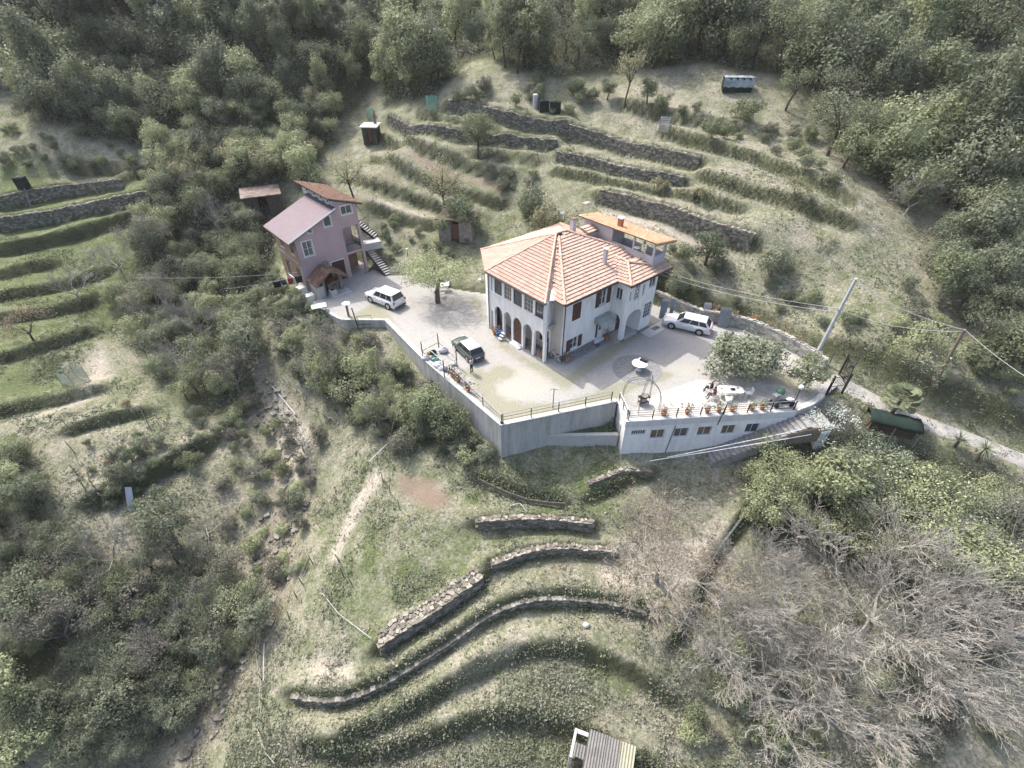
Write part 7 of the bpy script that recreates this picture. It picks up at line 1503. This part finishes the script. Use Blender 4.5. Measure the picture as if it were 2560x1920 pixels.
# ------------------------------------------------------------------ gate, fences
gt = thing('gate', 'dark iron bar gate standing open at the head of the lane', 'gate', P(2065, 990))
def leaf_gate(a, b, h, nbar, par, m, name='gate_leaf'):
    a = np.array(a); b = np.array(b); g = MB(); f = lambda s, z: a * (1 - s) + b * s + np.array([0, 0, z])
    for z in (.1, h * .5, h): g.tube([f(0, z), f(1, z)], .03, 5)
    for i in range(nbar + 1): g.tube([f(i / nbar, .1), f(i / nbar, h)], .04 if i in (0, nbar) else .025, 4)
    return g.build(name, m, par)
leaf_gate(P(2063, 990), P(2104, 984), 1.9, 10, gt, m_iron); leaf_gate(P(2112, 962), P(2098, 935), 1.9, 9, gt, m_iron)
for q in (P(2063, 990), P(2104, 984), P(2098, 935)): MB().box(q, (.12, .12, 2.1)).build('gate_post', m_iron, gt)
def postfence(label, pts, h=1.2, m=m_dboard, wires=(.4, .8, 1.1), wm=None, net=None, rad=.035, cat='fence', lean=.0, step=None):
    q = [np.array([x, y, gz(x, y)]) for x, y in (dens(pts, step) if step else pts)]; t = thing('wire_fence', label, cat, q[0]); tops = []
    for p in q: o_ = np.array([random.uniform(-lean, lean), random.uniform(-lean, lean), h]); MB().tube([p - np.array([0, 0, .3]), p + o_], [rad * 1.1, rad * .8], 5).build('post', m, t); tops.append(o_ / h)
    for z in wires: MB().tube([p + o_ * z for p, o_ in zip(q, tops)], .009, 3).build('wire', wm or m_pipe, t)
    return t
z7 = lambda a, b: G(a * .3888, 1280 + b * .3888)[:2]
postfence('rope fence along the pale path, upper run', [z7(*p) for p in [(2010,330),(1950,465),(1905,545),(1858,690),(1795,800)]], 1.1, m_wood, (.5, .95), pm('pale_rope', (.5,.48,.4), 6, .9), None, .045, 'fence', .12)
postfence('rope fence along the edge of the gully, lower left', [z7(*p) for p in [(1720,640),(1690,770),(1678,910),(1685,1080),(1692,1225),(1688,1350),(1672,1425),(1720,1560),(1790,1640)]], 1.1, m_wood, (.5, .95), pm('pale_rope', (.5,.48,.4), 6, .9), None, .04, 'fence', .15)
postfence('grey wire fence curving along the right edge of the terraces', [tuple(p) for p in STEPW[33][0]] , 1.2, m_galv, (.1, .3, .5, .7, .9, 1.1), pm('grey_net', (.38,.42,.42), 6, .7), None, .025, 'fence', .05, 1.6)
postfence('wire fence on the terrace above the vegetable bed', GP([(972,322),(990,336),(1018,345),(1036,352),(1062,360),(1090,368),(1120,386)]), 1.3, m_wood, (.5, 1.0), None, None, .03)
postfence('wire fence behind the gate above the lane', GP([(2040,895),(2070,915),(2110,925),(2130,930)]), 1.5, m_iron, (.5, 1.0, 1.4), m_iron, None, .03)
postfence('post and wire fence round the garden plot, lower left', GP([(178,1080),(185,1130),(195,1190),(215,1225),(245,1228)]), 1.5, m_wood, (.6, 1.2), None, None, .04, 'fence', .1)
postfence('post and wire fence round the garden plot, right side', GP([(362,1045),(378,1075),(372,1110),(325,1185),(290,1150)]), 1.5, m_wood, (.6, 1.2), None, None, .04, 'fence', .1)
postfence('stake fence at the edge of the earth patch below the courtyard wall', GP([(945,1160),(958,1205),(975,1235),(1000,1275)]), 1.2, m_wood, (.6,), None, None, .04, 'fence', .1)
postfence('wooden stakes along the path beside the gully', GP([(850,1405),(858,1440),(880,1460)]), 1.2, m_wood, (.6, 1.0), None, None, .045, 'fence', .15)
# board edging in the middle of the slope
e_ = dens(GP([(1198,1198),(1250,1222),(1300,1246),(1360,1256),(1412,1260)]), 1.2); t = thing('board_edging', 'weathered board edging holding the grass bank below the corner wall', 'edging', (*e_[0], gz(*e_[0])))
for a, b in zip(e_, e_[1:]):
    for k in range(2):
        za, zb_ = gz(*a) + .1 + k * .2, gz(*b) + .1 + k * .2; d = unit(b - a); nn_ = np.array([d[1], -d[0]]) * (.25 + .02 * k); c4 = lambda q, z, o_: (*(q + nn_ + np.array([d[1], -d[0]]) * o_), z)
        MB().hexa([c4(a, za, 0), c4(b, zb_, 0), c4(b, zb_, .04), c4(a, za, .04), c4(a, za + .18, 0), c4(b, zb_ + .18, 0), c4(b, zb_ + .18, .04), c4(a, za + .18, .04)]).build('board', m_wood, t)
    MB().tube([(*(a + np.array([.0, -.35])), gz(*a) - .3), (*(a + np.array([0, -.35])), gz(*a) + .8)], .04, 5).build('stake', m_wood, t)
# ------------------------------------------------------------------ small structures on the slopes
def stack(label, px, n_, m, h, w_=.9):
    p = P(*px); t = thing('panel_stack', label, 'panel stack', p, math.radians(-12), None, world=False)
    for i in range(n_):
        g = MB(); y = .1 * i; f = lambda a, b, c: np.array([a, y + c + b * .12, b]); g.bf(f, -w_ / 2, w_ / 2, 0, h, 0, .02); [g.bf(f, x - .03, x + .03, 0, h + .03, -.03, .0) for x in np.linspace(-w_ / 2, w_ / 2, 5)]; g.build('panel', m, t)
stack('blue grey steel panels leaning at the house end of the drive', (1655, 796), 3, pm('blue_grey_steel', (.20,.25,.31), 3, .5, metal=.4), 1.9, .6); stack('narrow steel panel leaning next to the shrubs', (1676, 790), 2, pm('blue_grey_steel', (.2, .25, .31)), 1.8, .3)
stack('bright galvanised panels standing behind the estate car', (1761, 802), 4, m_galv, 1.8, .6); stack('wide stack of steel panels leaning on the drive wall', (1806, 818), 5, pm('grey_steel', [(.16,.19,.22),(.28,.31,.34)], 5, .5, metal=.4), 1.9, .95)
def tank(label, px, w_, h_, m, rnd=False):
    p = G(*px); t = thing('water_tank', label, 'tank', p, random.uniform(-.2, .2), None, world=False)
    if rnd: MB().lathe((0, 0, -.1), [(w_ / 2, 0), (w_ / 2, h_), (w_ * .3, h_ + .1)], 14).build('drum', m, t)
    else:
        MB().box((0, 0, -.1), (w_, w_ * .95, h_)).build('body', m, t); b = MB(); [b.box((0, 0, z), (w_ + .04, w_ * .95 + .04, .05)) for z in (.1, h_ * .45, h_ - .2)]; b.build('bands', m_black, t); MB().lathe((0, 0, h_ - .1), [(.2, 0), (.2, .1), (.1, .12)], 10).build('lid', m_black, t)
    return t
m_dgr = pm('dark_green_plastic', [(.012,.022,.018),(.022,.036,.03)], 3, .85, spec=.1)
tank('dark green cube tank on the highest terrace, left of the pair', (1359, 277), 1.3, 1.35, m_dgr); tank('dark green cube tank on the highest terrace, right of the pair', (1388, 280), 1.4, 1.4, m_dgr); tank('pale grey upright drum beside the dark green tanks', (1338, 270), .7, 1.7, m_lilac, True); tank('dark green tank above the ladder on the left hillside', (62, 470), 1.1, 1.5, m_dgr)
p = G(1840, 224); t = thing('covered_box', 'low box wrapped in dark tarpaulin with pale top at the wood edge', 'covered box', p, -.15, None, world=False)
MB().box((0, 0, -.2), (3.6, 1.5, 1.6)).build('crate', m_dgr, t); V = []; nx_ = 14
for i in range(nx_ + 1):
    for j, (y, z) in enumerate(((-.82, .35), (-.8, 1.0), (-.72, 1.43), (0, 1.55), (.75, 1.45))): V.append((-1.85 + 3.7 * i / nx_, y + .04 * math.sin(i * 2.1 + j), z + .06 * math.sin(i * 1.7 + j * 2)))
mobj('tarpaulin', V, [(i * 5 + j, i * 5 + 5 + j, i * 5 + 6 + j, i * 5 + 1 + j) for i in range(nx_) for j in range(4)], pm('grey_tarpaulin', [(.10,.15,.17),(.42,.47,.49)], 1.2, .35), t, True)
def netting(label, px, w_, h_, m):
    p = G(*px); t = thing('plant_guard', label, 'net', p, random.uniform(-.4, .4), None, world=False)
    for x, y in ((-1, -1), (1, -1), (1, 1), (-1, 1)): MB().tube([(x * w_ / 2, y * w_ / 2, -.2), (x * w_ / 2, y * w_ / 2, h_)], .03, 5).build('stake', m_wood, t)
    g = MB()
    for k in range(9): z = .1 + (h_ - .1) * k / 8; g.tube([(-w_ / 2, -w_ / 2, z), (w_ / 2, -w_ / 2, z), (w_ / 2, w_ / 2, z), (-w_ / 2, w_ / 2, z), (-w_ / 2, -w_ / 2, z)], .022, 3)
    for k in range(9):
        a = w_ * (k / 8 - .5)
        for y in (-1, 1): g.tube([(a, y * w_ / 2, 0), (a, y * w_ / 2, h_)], .018, 3); g.tube([(y * w_ / 2, a, 0), (y * w_ / 2, a, h_)], .018, 3)
    g.build('net', m, t)
m_gnet = pm('green_net', (.12,.36,.30), 5, .7)
netting('green net guard at the left end of the highest terrace', (1081, 274), 1.3, 1.7, m_gnet); netting('green net guard by the dark hut door', (928, 297), 1.0, 1.4, m_gnet); netting('pale wire guard round a sapling on the dry slope', (1660, 328), 1.2, 1.6, m_galv)
netting('wire frame guard on the left lawn terrace', (190, 955), 1.5, 1.5, pm('thin_green_wire', (.25,.3,.26), 5, .6))
# ladder
la, lb_ = G(72, 516), G(56, 480); t = thing('ladder', 'pale blue ladder leaning on the left terrace wall', 'ladder', la); d = np.array([.28, 0, 0]); s_ = MB(); lb_ = np.array([la[0] - .5, la[1] + 1.2, la[2] + 2.4]); [s_.tube([la + d * s, lb_ + d * s], .035, 5) for s in (-1, 1)]; s_.build('stile', m_galv, t); [MB().tube([la * (1 - k) + lb_ * k - d, la * (1 - k) + lb_ * k + d], .025, 5).build('rung', m_galv, t) for k in np.linspace(.08, .95, 9)]
# huts
def hut(label, px, deg, lx, ly, h0, h1, mw, mr, door=True, th=.12, roof='flat', cat='shed', over=.25, local_door=None):
    p = G(*px); t = thing('garden_hut', label, cat, p, math.radians(deg), None, world=False)
    w_ = MB(); w_.box((-lx / 2 + .06, 0, -.4), (.12, ly, h0 + .4)); w_.box((lx / 2 - .06, 0, -.4), (.12, ly, h0 + .4)); w_.box((0, ly / 2 - .06, -.4), (lx - .24, .12, h1 + .4)); w_.box((-lx * .3, -ly / 2 + .06, -.4), (lx * .4 - .24, .12, h0 + .4)); w_.box((lx * .3, -ly / 2 + .06, -.4), (lx * .4 - .24, .12, h0 + .4)); w_.build('walls', mw, t)
    if door: MB().box((0, -ly / 2 + .1, -.05), (lx * .26, .06, min(1.9, h0 - .05))).build('door', m_brown, t)
    q = [(-lx / 2 - over, -ly / 2 - over, h0 + .1), (lx / 2 + over, -ly / 2 - over, h0 + .1), (lx / 2 + over, ly / 2 + over, h1 + .12), (-lx / 2 - over, ly / 2 + over, h1 + .12)]; MB().slab(q, th).build('roof', mr, t); return t
hut('dark hut with flat roof at the end of the vegetable beds', (932, 352), -5, 2.2, 2.0, 2.0, 2.2, m_dboard, m_conc)
lt = G(925, 350); t = thing('plank_lean', 'long pale planks leaning against the dark hut', 'planks', lt); [MB().tube([lt + np.array([1.2 + .12 * i, -.6, 0]), lt + np.array([.9 + .1 * i, .5, 3.4 + .2 * i])], .06, 4).build('plank', m_wood, t) for i in range(4)]
hut('ivy covered stone cellar with a brown door behind the courtyard tree', (1147, 586), -12, 4.2, 3.0, 2.3, 2.4, m_ston, pm('dark_soil', (.1, .09, .07)))
p = G(1147, 586)
for lab, dx, dy, z, wd in [('ivy mass over the left half of the stone cellar', -1.7, -.5, .4, 3.4), ('ivy mass over the roof of the stone cellar', .2, .2, 1.7, 5.0), ('ivy mass over the right half of the stone cellar', 1.8, -.5, .4, 3.2)]: plant('bush', L_MID, (p[0] + dx, p[1] + dy, p[2] + z), wd, lab, 'ivy', None, 'ivy_mass', 1.0)
bt = p + np.array([.3, 1.0, 2.6]); t = thing('blue_tarpaulin', 'bright blue tarpaulin heaped on the cellar roof', 'tarpaulin', bt); b = MB(); [b.ball(bt + np.array([.3 * math.sin(i * 2), .2 * math.cos(i * 3), .2 + .28 * i]), (.5 - .06 * i, .45 - .05 * i, .32), 9, 6) for i in range(4)]; b.build('heap', pm('blue_tarp', [(.03,.10,.34),(.08,.2,.5)], 3, .5), t, True)
t = hut('open lean-to store with rusty patched roof left of the pink house', (665, 528), 25, 4.6, 3.2, 2.5, 2.8, m_dboard, pm('patched_roof_sheet', [(.07,.05,.04),(.16,.12,.10),(.3,.28,.26)], .9, .9), False)
p = G(650, 530)
for i, (lab, dx, m) in enumerate([('blue barrel in front of the lean-to store, left one', -.6, pm('blue_plastic', (.03,.12,.35))), ('blue barrel in front of the lean-to store, right one', .5, pm('blue_plastic', (.03,.12,.35)))]): q = p + np.array([dx, -.9, 0]); b = MB(); b.lathe(q, [(.25, 0), (.3, .1), (.3, .8), (.25, .88)], 12); tag(b.build('barrel', m, at=q), lab, 'barrel')
hut('small shed with white roof at the left edge by the wood', (5, 215), 10, 2.4, 2.0, 1.9, 2.2, m_wood, m_trim)
# grey corrugated shed at the bottom edge
zc = -9.6; A_ = [P(1421, 1928, zc - .1), P(1580, 1928, zc), P(1590, 1866, zc + .25), P(1474, 1822, zc + .3)]
t = thing('corrugated_shed', 'shed roofed with weathered grey corrugated sheets at the bottom edge', 'shed', (A_[0] + A_[2]) / 2 - np.array([0, 0, 2.2]))
u_ = unit(A_[2] - A_[3]); v_ = unit(A_[0] - A_[3]); v_ = unit(v_ - u_ * (u_ @ v_)); wq = np.linalg.norm(A_[2] - A_[3]); O_ = A_[3]; m_oldsheet = pm('weathered_grey_sheet', [(.09,.085,.08),(.17,.165,.155),(.24,.23,.215)], 1.5, .9, fine=.3)
def sheet(x0, x1, y0, y1, m, lift=0.0): q = [O_ + u_ * x0 + v_ * y1 + np.array([0, 0, lift]), O_ + u_ * x1 + v_ * y1 + np.array([0, 0, lift]), O_ + u_ * x1 + v_ * y0 + np.array([0, 0, lift]), O_ + u_ * x0 + v_ * y0 + np.array([0, 0, lift])]; return corrugated(t, q, m, .16, .03, 'roof_sheet')
sheet(0, wq * .36, 0, 4.6, m_oldsheet, .05); sheet(wq * .34, wq * .70, 0, 4.6, m_oldsheet, .02); sheet(wq * .68, wq, 0, 4.6, pm('yellowed_plastic_sheet', [(.24,.235,.17),(.34,.33,.25)], 2, .8), 0)
sheet(-.75, .12, .9, 1.6, m_oldsheet, -.02); w_ = MB()
fq = lambda a, b, c: O_ + u_ * a + v_ * c + np.array([0, 0, b])
for q in ((.1, wq - .1, -2.4, -.12, .15, .27), (.1, .22, -2.4, -.12, .27, 4.4), (wq - .22, wq - .1, -2.4, -.12, .27, 4.4)): w_.bf(fq, *q)
w_.build('shed_walls', m_wood, t); w_ = MB(); w_.bf(fq, -.85, -.7, -2.2, .0, .25, 1.7); w_.bf(fq, -.85, 0, -.2, -.05, .2, .42); w_.build('timber_frame', m_conc, t)
# objects by the pink house bank
for lab, x, y, s3_ in [('white box on the concrete wall by the oven', 756, 737, (.8, .7, .9)), ('low white block beside the white box', 775, 748, (.9, .7, .5))]: q = P(x, y); b = MB(); b.box(q, s3_, 40); b.box(q + np.array([0, 0, s3_[2]]), (s3_[0] + .08, s3_[1] + .08, .05), 40); tag(b.build('block', m_trim, at=q), lab, 'block')
q = P(797, 765, .6); t = thing('sheet_table', 'pale green plastic sheet on low posts at the bank edge', 'sheet', q); MB().box(q + np.array([0, 0, .0]), (1.5, 1.0, .04), 25).build('sheet', pm('pale_green_sheet', (.42,.55,.48), 3, .5), t); [MB().tube([q + np.array([x, y, -1.2]), q + np.array([x, y, 0])], .03, 5).build('leg', m_wood, t) for x in (-.5, .5) for y in (-.25, .25)]
q = G(872, 790); t = thing('bird_bath', 'white disc on an ivy clad post near the off-road car', 'bird bath', q); MB().tube([q - np.array([0, 0, .4]), q + np.array([0, 0, 1.4])], .12, 7).build('post', m_wood, t); MB().lathe(q + np.array([0, 0, 1.4]), [(.2, 0), (.42, .06), (.42, .1), (.1, .06)], 14).build('disc', m_trim, t)
gb = G(915, 815); t = thing('side_gate', 'rusty tube frame gate at the end of the bank path', 'gate', gb); g = MB(); f = lambda s, z: gb + np.array([s, .15 * s, z]); g.tube([f(-.7, .2), f(.7, .2), f(.7, 1.2), f(-.7, 1.2), f(-.7, .2)], .035, 5); g.build('frame', m_iron, t); MB().tube([f(-.8, -.3), f(-1.0, 2.2)], .06, 6).build('post', m_pipe, t)
# caged corner with bags beside the green car
t = thing('metal_cage', 'open iron cage frame on the courtyard corner, full of bags', 'cage', P(1100, 905)); cp_ = [P(1058, 898), P(1112, 946), P(1143, 918), P(1098, 876)]
for q in cp_: MB().box(q, (.08, .08, 1.9)).build('post', m_iron, t)
for z in (.9, 1.85):
    for a, b in zip(cp_, cp_[1:] + cp_[:1]): MB().tube([a + np.array([0, 0, z]), b + np.array([0, 0, z])], .025, 5).build('bar', m_iron if z < 1 else m_frame, t)
for i, (lab, x, y, s_, m) in enumerate([('white sack lying in the front of the iron cage', 1096, 918, .5, m_plast), ('pale grey sack beside the white sack in the cage', 1108, 926, .42, m_grt), ('black bag in the back of the iron cage', 1083, 884, .36, m_blk), ('small brown bag in the back of the iron cage', 1074, 884, .3, pm('tan_cloth', (.35,.26,.14), 5, .9)), ('pale bundle at the left of the iron cage', 1065, 900, .45, m_grt), ('blue grey box behind the iron cage', 1108, 880, .5, m_lilac), ('white bucket at the right of the iron cage', 1134, 912, .3, m_plast)]):
    q = P(x, y); b = MB(); b.ball(q + np.array([0, 0, s_ * .5]), (s_, s_ * .8, s_ * .55), 9, 6); b.ball(q + np.array([s_ * .3, 0, s_ * .95]), (s_ * .3, s_ * .3, s_ * .3), 7, 5); tag(b.build('sack', m, None, True, q), lab, 'bag')
q = P(1088, 900); b = MB(); [b.tube([q + np.array([.35 * math.cos(k), .35 * math.sin(k), .1 + .06 * i + .02 * math.sin(k * 3)]) for k in np.linspace(0, 6.28, 18)], .025, 5) for i in range(4)]; tag(b.build('hose_coil', pm('green_hose', (.05,.28,.22), 5, .5), at=q), 'coiled green hose in the iron cage', 'hose')
# hanging flower box shrubs behind the railing
for lab, x, y in [('dry brown plant behind the left railing, first', 1133, 942), ('dry brown plant behind the left railing, second', 1146, 956), ('dry brown plant behind the left railing, third', 1170, 980)]: pot(lab, P(x, y), .42, L_BROWN)
# washing stand, white pipes, sheet, boulder, cabinet, pallet, trailer
def pipe(label, pts, rad, m, cat='pipe', lift=.12): q = [G(*p) + np.array([0, 0, lift]) for p in pts]; tag(MB().tube(q, rad, 6).build('pipe', m, at=q[0]), label, cat)
pipe('long white plank lying along the path above the stream', [(682,968),(712,1005),(742,1042)], .07, m_conc, 'plank'); pipe('short white plank at the end of the stream path', [(752,1072),(770,1118)], .1, m_conc, 'plank'); pipe('pale tube fence rail along the lower left path edge', [(666,1616),(664,1660),(664,1710)], .035, m_conc, 'pipe', .5); pipe('white pipe curving over the lower terrace end', [(808,1488),(850,1540),(890,1570),(930,1600)], .022, m_conc, 'pipe', .25); pipe('thin pale branch lying on the grass below the corner wall', [(1275,1268),(1300,1262),(1330,1300)], .03, m_frame, 'branch', .2); pipe('fallen white branch on the slope under the retaining wall', [(985,1060),(975,1110),(925,1160)], .05, m_frame, 'branch', .3)
q = G(338, 1262); t = thing('leaning_panel', 'grey striped corrugated panel leaning on the lower left bank', 'panel', q); cq = [q + np.array([-.25, -.6, 0]), q + np.array([.35, -.6, 0]), q + np.array([0, .7, 1.5]), q + np.array([-.6, .7, 1.5])]; corrugated(t, cq, m_galv, .12, .02)
q = G(1465, 1565); tag(MB().ball(q + np.array([0, 0, .12]), (.28, .22, .2), 7, 5).build('boulder', m_conc, at=q), 'single pale boulder on the terrace above the last curving wall', 'boulder')
q = G(2040, 1112); t = thing('meter_cabinet', 'white meter cabinet standing beside the stair head', 'cabinet', q, .2, None, world=False); MB().box((0, 0, -.3), (.75, .5, 1.9)).build('case', m_trim, t); MB().box((0, -.26, .5), (.6, .03, .95)).build('door', m_frame, t); MB().box((0, 0, 1.6), (.85, .6, .06)).build('top', m_trim, t)
q = G(1928, 1150); t = thing('pallet', 'grey wooden pallet leaning at the foot of the garden stair', 'pallet', q, .1, None, world=False); [MB().box((x, 0, .05), (.12, .05, 1.1)).build('slat', m_wood, t) for x in np.linspace(-.5, .5, 6)]; [MB().box((0, .06, z), (1.2, .06, .1)).build('batten', m_wood, t) for z in (.1, .55, 1.0)]
q = G(2222, 1075); t = thing('covered_trailer', 'dark green tarpaulin shelter with open front beside the lane', 'shelter', q, math.radians(-24), None, world=False)
V = []
for i in range(9):
    for j, (y, z) in enumerate(((-.9, .9), (-.8, 1.2), (0, 1.35), (.8, 1.2), (.95, .0))): V.append((-1.8 + 3.6 * i / 8, y, z + .06 * math.sin(i * 2 + j)))
o = mobj('tarpaulin', V, [(i * 5 + j, i * 5 + 5 + j, i * 5 + 6 + j, i * 5 + 1 + j) for i in range(8) for j in range(4)], m_dgr, t, True); o.modifiers.new('thick', 'SOLIDIFY').thickness = .03
for x in (-1.7, 0, 1.7): MB().tube([(x, -.88, -.4), (x, -.88, .95)], .04, 5).build('post', m_wood, t)
MB().box((0, .2, -.2), (3.2, 1.0, .7)).build('log_pile', pm('reddish_logs', [(.05,.03,.024),(.10,.065,.05)], 5, .95, .5), t)
# palm, yuccas
def fan_palm(label, px, h, R_, n_, m, fan=True, blade=.5, seed=1, cat='palm'):
    p = G(*px); r = np.random.default_rng(seed); t = thing('palm' if fan else 'yucca', label, cat, p, 0, None, world=False); MB().tube([(0, 0, -.3), (.05, 0, h * .5), (.1, .05, h)], [.16, .14, .12], 8).build('trunk', M_BARK, t)
    V = []; F = []
    for i in range(n_):
        a = r.random() * 6.28; e = r.uniform(-.5, 1.2); d = np.array([math.cos(a) * math.cos(e), math.sin(a) * math.cos(e), math.sin(e)]); L_ = R_ * r.uniform(.75, 1.1); c0_ = np.array([.1, .05, h]); s = unit(np.cross(d, [0, 0, 1.0])); up_ = np.cross(s, d)
        if fan:
            hub = c0_ + d * L_ * .5; k0 = len(V); V.append(hub)
            for j in range(-5, 6):
                b_ = j * .26; q = unit(d * math.cos(b_) + s * math.sin(b_) - np.array([0, 0, .15])); V.append(hub + q * L_ * .5 + np.array([0, 0, -.12 * abs(j) / 5])); V.append(hub + q * L_ * .3 + s * .03)
            for j in range(11): F.append((k0, k0 + 1 + 2 * j, k0 + 2 + 2 * j)); 
            for j in range(10): F.append((k0, k0 + 2 + 2 * j, k0 + 4 + 2 * j))
            k0 = len(V); V += [c0_, c0_ + up_ * .03, hub]; F.append((k0, k0 + 1, k0 + 2))
        else:
            k0 = len(V); V += [c0_ - s * .04, c0_ + s * .04, c0_ + d * L_ + np.array([0, 0, -.15 * L_])]; F.append((k0, k0 + 1, k0 + 2))
    mobj('fronds', V, F, m, t, False, r.random(len(F)))
fan_palm('fan palm with drooping fronds beside the bend of the lane', (2228,1035), 1.6, 1.7, 40, L_MID)
fan_palm('spiky blue green yucca beside the lane at the right', (2440,1150), 1.2, 1.2, 90, L_GREY, False, .5, 2, 'yucca')
fan_palm('smaller spiky yucca left of the lane edge', (2385,1115), .7, 1.0, 80, L_GREY, False, .5, 3, 'yucca')
fan_palm('low agave at the foot of the corner retaining wall', (1150,1110), .15, .9, 40, L_MID, False, .5, 4, 'agave')

# ------------------------------------------------------------------ thin haze volume added as a veil to lift the dark tones
hz = MB(); hz.box((0, 70, -27), (290, 190, 95)); hm = bpy.data.materials.new('added_veil'); hm.use_nodes = True; n, l = nt(hm)
n.remove(n['Principled BSDF']); pv = n.new('ShaderNodeVolumePrincipled'); pv.inputs['Color'].default_value = (1, .97, .92, 1); pv.inputs['Density'].default_value = .0002; pv.inputs['Anisotropy'].default_value = 0
l.new(pv.outputs[0], n['Material Output'].inputs['Volume']); tag(hz.build('haze', hm), kind='stuff')
